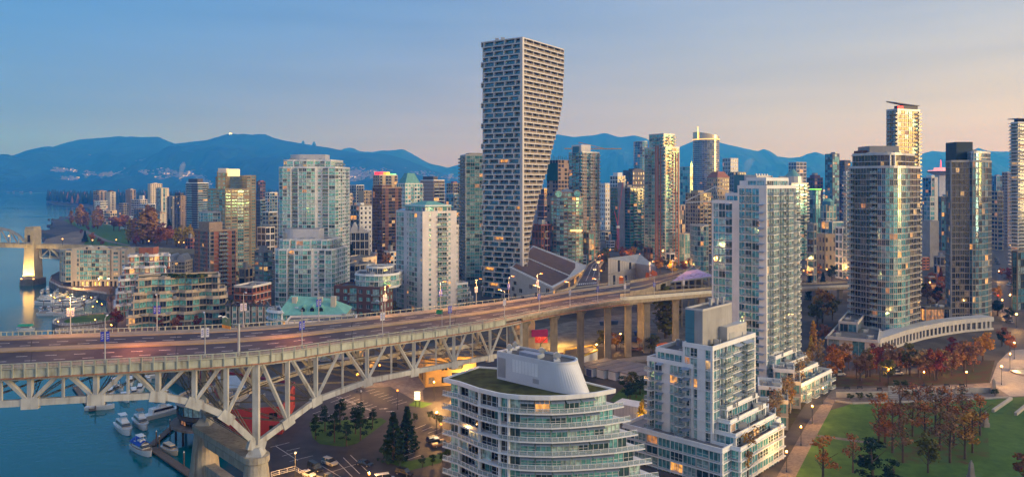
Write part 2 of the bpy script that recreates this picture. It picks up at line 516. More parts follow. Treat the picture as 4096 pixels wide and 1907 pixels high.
# air between the camera and the mountains
q = MB()
hz = bpy.data.materials.new('haze')
hz.use_nodes = True
hz.node_tree.nodes.clear()
ho = hz.node_tree.nodes.new('ShaderNodeOutputMaterial')
hv = hz.node_tree.nodes.new('ShaderNodeVolumePrincipled')
hv.inputs['Color'].default_value = (0.028, 0.275, 1.0, 1)
hv.inputs['Density'].default_value = 1.85e-4
hv.inputs['Absorption Color'].default_value = (1, 1, 1, 1)
hv.inputs['Anisotropy'].default_value = 0.0
hz.node_tree.links.new(hv.outputs['Volume'], ho.inputs['Volume'])
q.box(-14500, 14500, -1600, 13600, -7.0, 930, hz)
tag(q.build('haze'), kind='stuff')
# ================================================================ STEEL BRIDGE
NEARV = [(-420, 1490), (0, 1476), (512, 1450), (1024, 1420), (1400, 1368), (1900, 1299), (2150, 1252), (2400, 1211), (2600, 1190), (2900, 1165), (3300, 1140)]
FARV = [(-420, 1356), (0, 1347), (512, 1330), (1024, 1308), (1400, 1276), (1900, 1220), (2150, 1187), (2290, 1162), (2400, 1147), (2542, 1127), (2667, 1103), (2733, 1086), (3000, 1060)]
DECKZ = [(-420, 40), (500, 40), (1000, 39), (1500, 36.5), (2000, 33), (2400, 29.5), (2733, 26), (3300, 23)]
def bn(u): return P(u, slerp_tab(NEARV, u), slerp_tab(DECKZ, u))
def bf(u): return P(u, slerp_tab(FARV, u), slerp_tab(DECKZ, u))
def bt(u, t, dz=0.0):
    """point of the deck at photo direction u, t = 0 near kerb .. 1 far kerb"""
    p = bn(u).lerp(bf(u), t)
    return Vector((p.x, p.y, p.z + dz))
STEEL = mat('bridge_steel', (0.44, 0.45, 0.445), 0.6, var=0.2, scale=0.35, stain=0.65)
GIRD = mat('bridge_girder_paint', (0.38, 0.41, 0.35), 0.65, var=0.18, scale=0.5, stain=0.7)
RUST = mat('rusty_flange', (0.30, 0.14, 0.08), 0.85, var=0.5, scale=0.8)
ROAD = two_tone('bridge_asphalt', (0.045, 0.041, 0.052), (0.095, 0.083, 0.092), 0.09, 0.38, 0.64, rough=0.72, bump=0.05)
MEDIAN = mat('median_concrete', (0.30, 0.235, 0.15), 0.85, var=0.2, scale=0.3, stain=0.3)
SWALK = mat('bridge_sidewalk', (0.29, 0.235, 0.175), 0.85, var=0.2, scale=0.4)
BR = root('steel_truss_bridge', bt(1020, 0.5, -39), 'long grey steel truss bridge carrying an empty divided road across the water', 'bridge')
def strip(q, us, t0, t1, dz0, dz1, m, f=bt):
    """slab across the deck from t0 to t1 between heights dz0 and dz1"""
    rings = [[f(u, t0, dz0), f(u, t1, dz0), f(u, t1, dz1), f(u, t0, dz1)] for u in us]
    q.loft(rings, m)
US = list(range(-420, 2521, 42))
q = MB(); strip(q, US, -0.015, 1.0, -0.55, -0.02, CONC); q.build('deck_slab', BR)
q = MB(); strip(q, US, 0.065, 0.462, -0.02, 0.0, ROAD); q.build('near_carriageway', BR)
q = MB(); strip(q, US, 0.575, 0.865, -0.02, 0.0, ROAD); q.build('far_carriageway', BR)
q = MB(); strip(q, US, 0.462, 0.575, -0.02, 0.28, MEDIAN); q.build('median', BR)
q = MB(); strip(q, US, 0.0, 0.065, -0.02, 0.18, SWALK); q.build('sidewalk', BR)
q = MB(); strip(q, US, 0.865, 1.0, -0.02, 0.22, SWALK); q.build('sidewalk', BR)
# lane dashes
for t in (0.20, 0.33, 0.665, 0.765):
    u = -300 + rnd.uniform(0, 60)
    while u < 2450:
        q = MB()
        w = 0.0042
        q.add([bt(u, t - w, 0.006), bt(u + 46, t - w, 0.006), bt(u + 46, t + w, 0.006), bt(u, t + w, 0.006)], [(0, 1, 2, 3)], MARK)
        q.build('lane_dash', BR)
        u += 118 * (1 - 0.25 * u / 2450)
JOINT = mat('expansion_joint', (.02, .02, .022), .8)
for u in (120, 700, 1402, 1815, 2120, 2330):
    q = MB()
    for t0, t1 in ((.066, .461), (.576, .864)): q.add([bt(u, t0, .008), bt(u + 4, t0, .008), bt(u + 10, t1, .008), bt(u + 6, t1, .008)], [(0, 1, 2, 3)], JOINT)
    q.build('expansion_joint', BR)
# girder fascia panels with ribs, railings of both sides
def girder(t, name, us, depth, m, side):
    for a, b in zip(us, us[1:]):
        q = MB()
        q.loft([[bt(u, t, -depth), bt(u, t + 0.006 * side, -depth), bt(u, t + 0.006 * side, -0.1), bt(u, t, -0.1)] for u in (a + 1.2, b - 1.2)], m)
        q.build(name, BR)
PU = [-420 + 47 * k for k in range(53)]
girder(-0.018, 'fascia_panel', PU, 1.55, GIRD, -1)
girder(1.006, 'fascia_panel', PU, 1.4, GIRD, 1)
q = MB(); strip(q, US, -0.04, 0.0, -1.72, -1.55, RUST); q.build('bottom_flange', BR)
for u in PU:
    q = MB(); p = bt(u, -0.03); q.box(p.x - 0.13, p.x + 0.13, p.y - 0.1, p.y + 0.1, p.z - 1.55, p.z + 1.15, GIRD); q.build('rail_post', BR)
    q = MB(); p = bt(u, 1.0); q.box(p.x - 0.12, p.x + 0.12, p.y - 0.1, p.y + 0.1, p.z - 0.1, p.z + 1.25, GIRD); q.build('rail_post', BR)
for t, us in ((-0.03, US), (1.0, US)):
    for dz in (1.05, 0.12):
        q = MB(); strip(q, us, t - 0.0035, t + 0.0035, dz, dz + 0.13, GIRD); q.build('handrail', BR)
q = MB()
for a, b in zip(PU, PU[1:]):
    for k in range(1, 9):
        for t in (-0.03,):
            p = bt(a + (b - a) * k / 9, t); q.box(p.x - 0.025, p.x + 0.025, p.y - 0.025, p.y + 0.025, p.z + 0.2, p.z + 1.05, GIRD)
    p = bt((a + b) / 2, 1.0); q.box(p.x - 0.06, p.x + 0.06, p.y - 0.05, p.y + 0.05, p.z + 0.2, p.z + 1.05, GIRD)
o = q.build('balusters', BR); tag(o, kind='stuff')
# trusses: nodes given on the near truss, the far truss stands one deck width behind
BOT = [(-330, 1632), (-140, 1622), (122, 1607), (385, 1592), (633, 1580), (778, 1608), (905, 1662), (1025, 1775), (1150, 1683), (1263, 1599), (1468, 1523), (1655, 1485), (1815, 1455), (1960, 1428), (2085, 1400)]
def tn(u, top, far):
    n_, f_ = bn(u), bf(u)
    p = bt(u, 0.02)
    z = p.z - 1.9 if top else gz(lerp(BOT, u), p.y)
    if far:
        d = (f_ - n_); d.z = 0
        nrm = (bn(u + 8) - bn(u - 8)); nrm.z = 0; nrm.normalize()
        nrm = Vector((-nrm.y, nrm.x, 0))
        p = p + nrm * (d.dot(nrm) * 0.94)
    return Vector((p.x, p.y, z))
DIAG = [(-225, -330), (-225, -140), (-10, -140), (20, 122), (228, 122), (278, 385), (498, 385), (530, 633), (740, 633), (882, 778), (1008, 905), (1046, 1150), (1166, 1263), (1358, 1263), (1384, 1468), (1545, 1468), (1588, 1655), (1720, 1655), (1768, 1815), (1866, 1815), (1915, 1960), (2010, 1960), (2045, 2085)]
VERT = [-140, 122, 385, 633, 778, 905, 1025, 1150, 1263, 1468, 1655, 1815, 1960, 2085]
HANG = [5, 253, 512, 1370, 1565, 1744, 1890, 2028]
for far in (False, True):
    for a, b in zip(BOT, BOT[1:]):
        q = MB(); q.beam(tn(a[0], False, far), tn(b[0], False, far), 0.9, 1.25, STEEL); q.build('bottom_chord', BR)
    q = MB()
    for a, b in zip(range(-420, 2080, 50), range(-370, 2130, 50)): q.beam(tn(a, True, far), tn(b, True, far), 0.8, 0.9, STEEL)
    q.build('top_chord', BR)
    for a, b in DIAG:
        q = MB(); q.beam(tn(a, True, far), tn(b, False, far), 0.62, 0.85, STEEL, (0, 1, 0)); q.build('diagonal', BR)
    for u in VERT:
        big = 1.25 if u == 1025 else 0.85
        q = MB(); q.beam(tn(u, True, far), tn(u, False, far), big, big, STEEL, (0, 1, 0)); q.build('vertical_post', BR)
        q = MB(); p = tn(u, False, far); d = (tn(u + 6, False, far) - tn(u - 6, False, far)).normalized(); s_ = 1.5 if u != 1025 else 1.9
        q.beam(p - d * s_ - Vector((0, 0, 0.2)), p + d * s_ - Vector((0, 0, 0.2)), 1.05, 2.1, STEEL); q.build('gusset_plate', BR)
    for u in HANG:
        q = MB(); q.beam(tn(u, True, far), tn(u, False, far), 0.42, 0.42, STEEL, (0, 1, 0)); q.build('hanger', BR)
BRACE = mat('bracing_steel', (0.26, 0.245, 0.20), 0.7, var=0.2, stain=0.4)
def lattice(p, q_, w, n):
    """laced bracing member: two flanges and zig-zag lacing"""
    m_ = MB()
    p, q_ = Vector(p), Vector(q_)
    d = (q_ - p).normalized()
    s_ = d.cross(Vector((0, 0, 1))); s_ = s_.normalized() * (w / 2) if s_.length > 0.01 else Vector((w / 2, 0, 0))
    m_.beam(p + s_, q_ + s_, 0.12, 0.16, BRACE); m_.beam(p - s_, q_ - s_, 0.12, 0.16, BRACE)
    for k in range(n):
        a, b = p.lerp(q_, k / n), p.lerp(q_, (k + 1) / n)
        m_.beam(a + s_ * (1 if k % 2 else -1), b + s_ * (-1 if k % 2 else 1), 0.07, 0.07, BRACE)
    return m_
AL = sorted(VERT)
for a in AL:
    q = MB(); q.beam(tn(a, True, False) - Vector((0, 0, 0.3)), tn(a, True, True) - Vector((0, 0, 0.3)), 0.5, 1.2, BRACE); q.build('floor_beam', BR)
    lattice(tn(a, False, False), tn(a, False, True), 0.7, 14).build('bottom_strut', BR)
    n_, f_ = tn(a, False, False), tn(a, False, True); nt_, ft_ = tn(a, True, False), tn(a, True, True)
    lattice(n_, ft_.lerp(f_, 0.25), 0.6, 14).build('sway_brace', BR)
    lattice(f_, nt_.lerp(n_, 0.25), 0.6, 14).build('sway_brace', BR)
for a, b in zip(AL, AL[1:]):
    lattice(tn(a, False, False), tn(b, False, True), 0.7, 18).build('lateral_brace', BR)
    lattice(tn(b, False, False), tn(a, False, True), 0.7, 18).build('lateral_brace', BR)
# concrete river pier under the bearings
PIERC = mat('pier_concrete', (0.40, 0.36, 0.29), 0.9, var=0.2, scale=0.35, bump=0.4, stain=0.75)
pn, pf = tn(1025, False, False), tn(1025, False, True)
pz = pn.z - 2.2
ax = (pf - pn); ax.z = 0; PL = ax.length; ax.normalize(); sx = Vector((ax.y, -ax.x, 0))
PR = root('bridge_pier', (pn.x, pn.y, -1), 'massive stained concrete pier with rounded ends under the steel truss', 'bridge pier')
def capsule(L0, L1, r, z, n=10):
    pts = []
    for k in range(n + 1):
        t = math.pi * k / n
        pts.append(pn + ax * (L1 + r * math.sin(t)) + sx * (r * math.cos(t)))
    for k in range(n + 1):
        t = math.pi + math.pi * k / n
        pts.append(pn + ax * (L0 + r * math.sin(t)) + sx * (r * math.cos(t)))
    return [Vector((p.x, p.y, z)) for p in pts]
q = MB(); q.loft([capsule(0, PL, 2.6, pz - 1.5), capsule(0, PL, 2.75, pz - 1.2), capsule(0, PL, 2.75, pz)], PIERC); q.build('cap', PR)
for L0 in (0, PL):
    q = MB(); q.loft([capsule(L0 - 0.1, L0 + 0.1, 4.4, -1), capsule(L0 - 0.1, L0 + 0.1, 3.4, 6), capsule(L0 - .1, L0 + .1, 2.3, pz - 1.51)], PIERC); q.smooth = False; q.build('shaft', PR)
q = MB()
for L0, L1, z0, z1 in ((2, PL - 2, -1, 9.0), (2, PL - 2, pz - 4.5, pz - 1.52)):
    q.loft([[pn + ax * L0 + sx * 1.1, pn + ax * L1 + sx * 1.1, pn + ax * L1 - sx * 1.1, pn + ax * L0 - sx * 1.1]] * 2, PIERC, caps=True)
    for i in range(8): q.v[-8 + i] = (q.v[-8 + i][0], q.v[-8 + i][1], z0 if i < 4 else z1)
q.build('web_wall', PR)
for L0 in (0, PL):
    c = pn + ax * L0
    q = MB(); q.loft([[Vector((c.x + a * s_, c.y + b * s_, z)) for a, b in ((-1, -1), (1, -1), (1, 1), (-1, 1))] for s_, z in ((1.7, pz + 0.02), (1.55, pz + 0.5), (0.9, pz + 1.6))], STEEL); q.build('bearing', PR)
# concrete approach: haunched girder and tall columns
APC = mat('viaduct_concrete', (0.30, 0.255, 0.19), 0.85, var=0.2, scale=0.3, bump=0.2, stain=0.5)
q = MB()
ua = list(range(2090, 2560, 20))
for t in (0.02, 0.5, 0.95):
    q.loft([[bt(u, t, -0.56), bt(u, t + 0.04, -0.56), bt(u, t + 0.04, -2.4 - 1.6 * abs(math.sin((u - 2100) / 118 * math.pi)) ** 0.5 * 0), bt(u, t, -2.4)] for u in ua], APC)
q.build('concrete_girder', BR)
def column(u, t, w, top=-2.4, f=bt, name='column', par=None):
    p = f(u, t)
    q = MB(); zt = p.z + top
    q.box(p.x - w, p.x + w, p.y - w, p.y + w, GZ - 1, zt - 1.5, APC)
    q.hexa([(p.x - w, p.y - w, zt - 1.5), (p.x + w, p.y - w, zt - 1.5), (p.x + w, p.y + w, zt - 1.5), (p.x - w, p.y + w, zt - 1.5), (p.x - w * 1.7, p.y - w * 1.7, zt), (p.x + w * 1.7, p.y - w * 1.7, zt), (p.x + w * 1.7, p.y + w * 1.7, zt), (p.x - w * 1.7, p.y + w * 1.7, zt)], APC)
    q.build(name, par or BR)
for u, ts in ((2098, (0.08, 0.92)), (2215, (0.08, 0.9)), (2322, (0.1, 0.9)), (2430, (0.12, 0.9)), (2512, (0.12, 0.88))):
    for t in ts: column(u, t, 1.25)
    q = MB(); q.beam(bt(u, 0.0, -3.3), bt(u, 0.97, -3.3), 2.0, 1.8, APC); q.build('crosshead', BR)
# --- upper road going on beyond the fork
def mp2(u, t, dz=0.0):
    a = P(u, lerp([(2500, 1178), (2575, 1167), (2671, 1131), (2720, 1112), (2800, 1088)], u), lerp([(2500, 28.5), (2800, 25)], u))
    b = P(u, lerp([(2500, 1133), (2542, 1127), (2667, 1103), (2733, 1086), (2800, 1073)], u), lerp([(2500, 28.5), (2800, 25)], u))
    p = a.lerp(b, t); return Vector((p.x, p.y, p.z + dz))
UM = list(range(2520, 2801, 20))
VR = root('concrete_viaduct', mp2(2600, 0.5, -24), 'upper concrete road viaduct running on beyond the fork of the bridge', 'viaduct')
q = MB(); strip(q, UM, 0, 1, -1.6, -0.02, APC, mp2); q.build('deck_slab', VR)
q = MB(); strip(q, UM, 0.05, 0.95, -0.02, 0, ROAD, mp2); q.build('carriageway', VR)
q = MB(); strip(q, UM, 0.45, 0.52, 0, 0.25, MEDIAN, mp2); q.build('median', VR)
for t in (0.0, 0.985):
    q = MB(); strip(q, UM, t, t + 0.015, 0, 1.1, APC, mp2); q.build('parapet', VR)
for u in (2560, 2640, 2720, 2790):
    for t in (0.2, 0.8): column(u, t, 1.1, -1.6, mp2, par=VR)
# --- off-ramp to the right
def rp2(u, t, dz=0.0):
    zz = lerp([(2480, 28.8), (2850, 25), (3300, 14), (3500, 9)], u)
    v0 = lerp([(2480, 1199), (2600, 1190), (2830, 1171), (3100, 1158), (3500, 1140)], u)
    a = P(u, v0, zz); b = P(u, v0 - 14, zz)
    p = a.lerp(b, t); return Vector((p.x, p.y, p.z + dz))
UR = list(range(2480, 3481, 25))
RR = root('concrete_off_ramp', rp2(2700, 0.5, -22), 'curved concrete off-ramp on columns passing behind the white tower', 'ramp')
q = MB(); strip(q, UR, 0, 1, -1.7, -0.02, APC, rp2); q.build('deck_slab', RR)
q = MB(); strip(q, UR, 0.05, 0.95, -0.02, 0, ROAD, rp2); q.build('carriageway', RR)
for t in (-0.012, 0.99):
    q = MB(); strip(q, UR, t, t + 0.022, -0.3, 1.1, GALV if t < 0 else APC, rp2); q.build('parapet', RR)
for u in (2586, 2702, 2806, 2920, 3040, 3150, 3260, 3360): column(u, 0.5, 1.3, -1.7, rp2, par=RR)
# --- street ramp falling away to the left of the fork
def lp2(u0):   # u0 is a parameter 0..1 along the ramp
    le = [(0, (2225, 1178, 30.4)), (0.25, (2296, 1150, 28.5)), (0.5, (2330, 1100, 22)), (0.75, (2352, 1060, 14)), (1, (2395, 1030, 6))]
    re = [(0, (2470, 1141, 28.6)), (0.25, (2395, 1140, 28.4)), (0.5, (2398, 1098, 22)), (0.75, (2402, 1060, 14)), (1, (2425, 1030, 6))]
    A = P(*[lerp([(k, w[i]) for k, w in le], u0) for i in range(3)])
    B = P(*[lerp([(k, w[i]) for k, w in re], u0) for i in range(3)])
    return A, B
def lp(u, t, dz=0.0):
    A, B = lp2(u)
    p = A.lerp(B, t); return Vector((p.x, p.y, p.z + dz - 0.012))
UL = [k / 24 for k in range(25)]
LR = root('street_ramp', lp(0.5, 0.5, -20), 'wide asphalt ramp curving down from the bridge past the angular low building', 'ramp')
q = MB(); strip(q, UL, 0, 1, -1.4, -0.02, APC, lp); q.build('deck_slab', LR)
q = MB(); strip(q, UL, 0.04, 0.97, -0.02, 0, ROAD, lp); q.build('carriageway', LR)
for t in (0.0, 0.98):
    q = MB(); strip(q, [x for x in UL if x >= (0.0 if t < .5 else .28)], t, t + 0.02, -0.3, 1.1, APC, lp); q.build('parapet', LR)
for k in range(10):
    q = MB(); w = 0.012; t = 0.03 + k * 0.09
    q.add([lp(0.30, t, 0.01), lp(0.30, t + 0.05, 0.01), lp(0.33, t + 0.05, 0.01), lp(0.33, t, 0.01)], [(0, 1, 2, 3)], MARK); q.build('crosswalk_bar', LR)
for t in (0.36, 0.66):
    q = MB(); strip(q, [x for x in UL if .34 < x < .95], t - .012, t + .012, 0.004, 0.01, MARK, lp); q.build('lane_line', LR)
# ================================================================ BUILDING KIT
def lit_mat(name, c, e):
    m = mat(name, (.3, .25, .2), emit=e, emitcol=c)
    n, l = m.node_tree.nodes, m.node_tree.links
    t = n.new('ShaderNodeTexNoise'); t.inputs['Scale'].default_value = 0.8; t.inputs['Detail'].default_value = 3
    g = n.new('ShaderNodeNewGeometry'); l.new(g.outputs['Position'], t.inputs['Vector'])
    r_ = n.new('ShaderNodeMapRange'); r_.inputs['From Min'].default_value = .35; r_.inputs['From Max'].default_value = .7; r_.inputs['To Min'].default_value = e * .12; r_.inputs['To Max'].default_value = e * 1.5
    l.new(t.outputs['Fac'], r_.inputs['Value']); l.new(r_.outputs['Result'], n['Principled BSDF'].inputs['Emission Strength'])
    return m
LIT = lit_mat('lit_window', (1.0, 0.40, 0.06), 0.30)
LITP = lit_mat('lit_window_pale', (1.0, 0.55, 0.18), 0.18)
LITD = lit_mat('lit_window_dim', (1.0, 0.34, 0.06), 0.11)
GL = {
 'teal': [(glass_mat('teal_glass', (0.16, 0.47, 0.52), .08, .9, .45), 5), (glass_mat('teal_glass_dark', (0.02, 0.07, 0.085)), 2), (glass_mat('teal_glass_curtain', (0.34, 0.52, 0.52), 0.15, 0.7, .2), 2)],
 'blue': [(glass_mat('blue_glass', (0.10, 0.29, 0.40), .08, .9, .45), 5), (glass_mat('blue_glass_dark', (0.015, 0.04, 0.06)), 3), (glass_mat('blue_glass_curtain', (0.24, 0.34, 0.40), 0.15, 0.7, .2), 1)],
 'mint': [(glass_mat('mint_glass', (0.24, 0.60, 0.56), .08, .9, .4), 5), (glass_mat('mint_glass_dark', (0.04, 0.09, 0.09)), 2), (glass_mat('mint_glass_blind', (0.48, 0.66, 0.60), 0.2, 0.6, .1), 3)],
 'dark': [(glass_mat('dark_glass', (0.016, 0.022, 0.026)), 4), (glass_mat('dark_glass_grey', (0.05, 0.06, 0.065)), 2), (glass_mat('dark_glass_blind', (0.17, 0.16, 0.14), 0.3, 0.4), 1)],
 'green': [(glass_mat('green_glass', (0.02, 0.14, 0.12)), 5), (glass_mat('green_glass_dark', (0.008, 0.04, 0.035)), 2)],
 'silver': [(glass_mat('silver_glass', (0.20, 0.23, 0.27), 0.14, 0.9, 0.75), 5), (glass_mat('silver_glass_dark', (0.10, 0.13, 0.17), 0.12, 0.9, 0.7), 2)],
}
W_WHITE = mat('white_concrete', (0.82, 0.82, 0.81), 0.7, var=0.08, scale=0.2, stain=0.12)
W_CREAM = mat('cream_concrete', (0.66, 0.57, 0.44), 0.8, var=0.1, scale=0.2, stain=0.15)
W_TAN = mat('tan_concrete', (0.52, 0.40, 0.24), 0.8, var=0.12, scale=0.2, stain=0.15)
W_PINK = mat('pinkish_concrete', (0.76, 0.71, 0.68), 0.8, var=0.1, scale=0.2, stain=0.12)
W_GREY = mat('grey_concrete', (0.36, 0.35, 0.34), 0.8, var=0.15, scale=0.2, stain=0.25)
W_DGREY = mat('dark_grey_cladding', (0.085, 0.08, 0.08), 0.6, var=0.15, scale=0.2)
W_BROWN = mat('brown_brick', (0.17, 0.085, 0.065), 0.85, var=0.2, scale=0.5)
W_RED = mat('red_brick', (0.33, 0.12, 0.075), 0.85, var=0.18, scale=0.5)
W_BUFF = mat('buff_brick', (0.36, 0.26, 0.19), 0.85, var=0.15, scale=0.5)
W_SILV = mat('silver_cladding', (0.55, 0.55, 0.55), 0.45, 0.35, var=0.08)
ROOFM = mat('roof_membrane', (0.12, 0.11, 0.105), 0.9, var=0.25, scale=0.3)
ROOFL = mat('pale_roof_gravel', (0.27, 0.25, 0.235), 0.9, var=0.2, scale=0.3)
COPPER = mat('green_copper_roof', (0.19, 0.46, 0.38), 0.6, var=0.14, scale=0.4, stain=0.2)
GREENRF = two_tone('sedum_roof', (0.05, 0.045, 0.012), (0.10, 0.105, 0.03), 0.4, bump=0.5)
RAILG = mat('rail_glass', (0.36, 0.47, 0.48), 0.1, var=0.1, alpha=0.4, spec=0.9)
CORE = mat('unlit_interior', (0.02, 0.022, 0.024), 0.8)
TEALP = mat('teal_panel', (0.045, 0.20, 0.27), 0.5, var=0.1)
AWN = mat('metal_sunshade', (0.30, 0.37, 0.47), 0.5, 0.3, var=0.1)

def pick(gs):
    r_ = rnd.random() * sum(w for _, w in gs)
    for m, w in gs:
        r_ -= w
        if r_ <= 0: return m
    return gs[0][0]
_wm = {}
def window_mesh(w, h, gm, fm, detail):
    key = (round(w, 1), round(h, 1), gm.name, fm.name, detail)
    if key in _wm: return _wm[key]
    q = MB()
    q.add([(-w / 2, 0.10, 0), (w / 2, 0.10, 0), (w / 2, 0.10, h), (-w / 2, 0.10, h)], [(0, 1, 2, 3)], gm)
    t = 0.09 if detail >= 2 else 0.07
    if detail >= 1:
        q.box(-w / 2, w / 2, 0.0, 0.09, 0, t, fm)
        n = max(2, round(w / (1.25 if detail >= 2 else 1.9)))
        for k in range(n + 1):
            x = -w / 2 + w * k / n
            q.box(max(-w / 2, x - t / 2), min(w / 2, x + t / 2), 0.0, 0.09, t, h, fm)
        if detail >= 2 and rnd.random() < 0.6: q.box(-w / 2, w / 2, 0.02, 0.085, h * 0.36, h * 0.36 + 0.07, fm)
    _wm[key] = q.mesh('window')
    return _wm[key]
_bm = {}
def balcony_mesh(w, d, sm, rm, t=0.22):
    key = (round(w, 1), round(d, 1), sm.name, rm.name)
    if key in _bm: return _bm[key]
    q = MB()
    q.box(-w / 2, w / 2, -d, 0, -t, 0, sm)
    for (x0, x1, y0, y1) in ((-w / 2, w / 2, -d + 0.02, -d + 0.06), (-w / 2 + 0.02, -w / 2 + 0.06, -d + 0.06, 0), (w / 2 - 0.06, w / 2 - 0.02, -d + 0.06, 0)):
        q.box(x0, x1, y0, y1, 0.08, 0.98, rm)
    q.box(-w / 2, w / 2, -d, -d + 0.08, 0.98, 1.06, GALV)
    for x in (-w / 2 + 0.04, 0, w / 2 - 0.04): q.box(x - 0.035, x + 0.035, -d - 0.01, -d + 0.02, -0.05, 0.98, GALV)
    _bm[key] = q.mesh('balcony')
    return _bm[key]

def box2(uc, Y, ul, ur, a):
    """right-angled plan: nearest corner in direction uc at distance Y, ends of its two faces in directions ul and ur"""
    a = R(a)
    C = Vector((gx(uc, Y), Y))
    dr, dl = Vector((math.cos(a), math.sin(a))), Vector((-math.sin(a), math.cos(a)))
    def ln(u, d):
        k = (u - U0) / F
        return (k * C.y - C.x) / (d.x - k * d.y)
    lr, ll = ln(ur, dr), ln(ul, dl)
    return [tuple(C), tuple(C + dr * lr), tuple(C + dr * lr + dl * ll), tuple(C + dl * ll)]
def box3(uc, Y, ul, ur, ar):
    """box2 with the angle of the right face measured against the line of sight"""
    return box2(uc, Y, ul, ur, ar - math.degrees(math.atan((uc - U0) / F)))
def box1(ul, ur, Y, depth, a=0.0):
    """plan with one face across the view from ul to ur, turned by a degrees"""
    a = R(a)
    A = Vector((gx(ul, Y), Y))
    d = Vector((math.cos(a), math.sin(a)))
    k = (ur - U0) / F
    l = (k * A.y - A.x) / (d.x - k * d.y)
    n = Vector((-d.y, d.x))
    return [tuple(A), tuple(A + d * l), tuple(A + d * l + n * depth), tuple(A + n * depth)]
def arc(c, r0, a0, a1, n, ry=None):
    return [(c[0] + r0 * math.cos(R(a0 + (a1 - a0) * k / n)), c[1] + (ry or r0) * math.sin(R(a0 + (a1 - a0) * k / n))) for k in range(n + 1)]

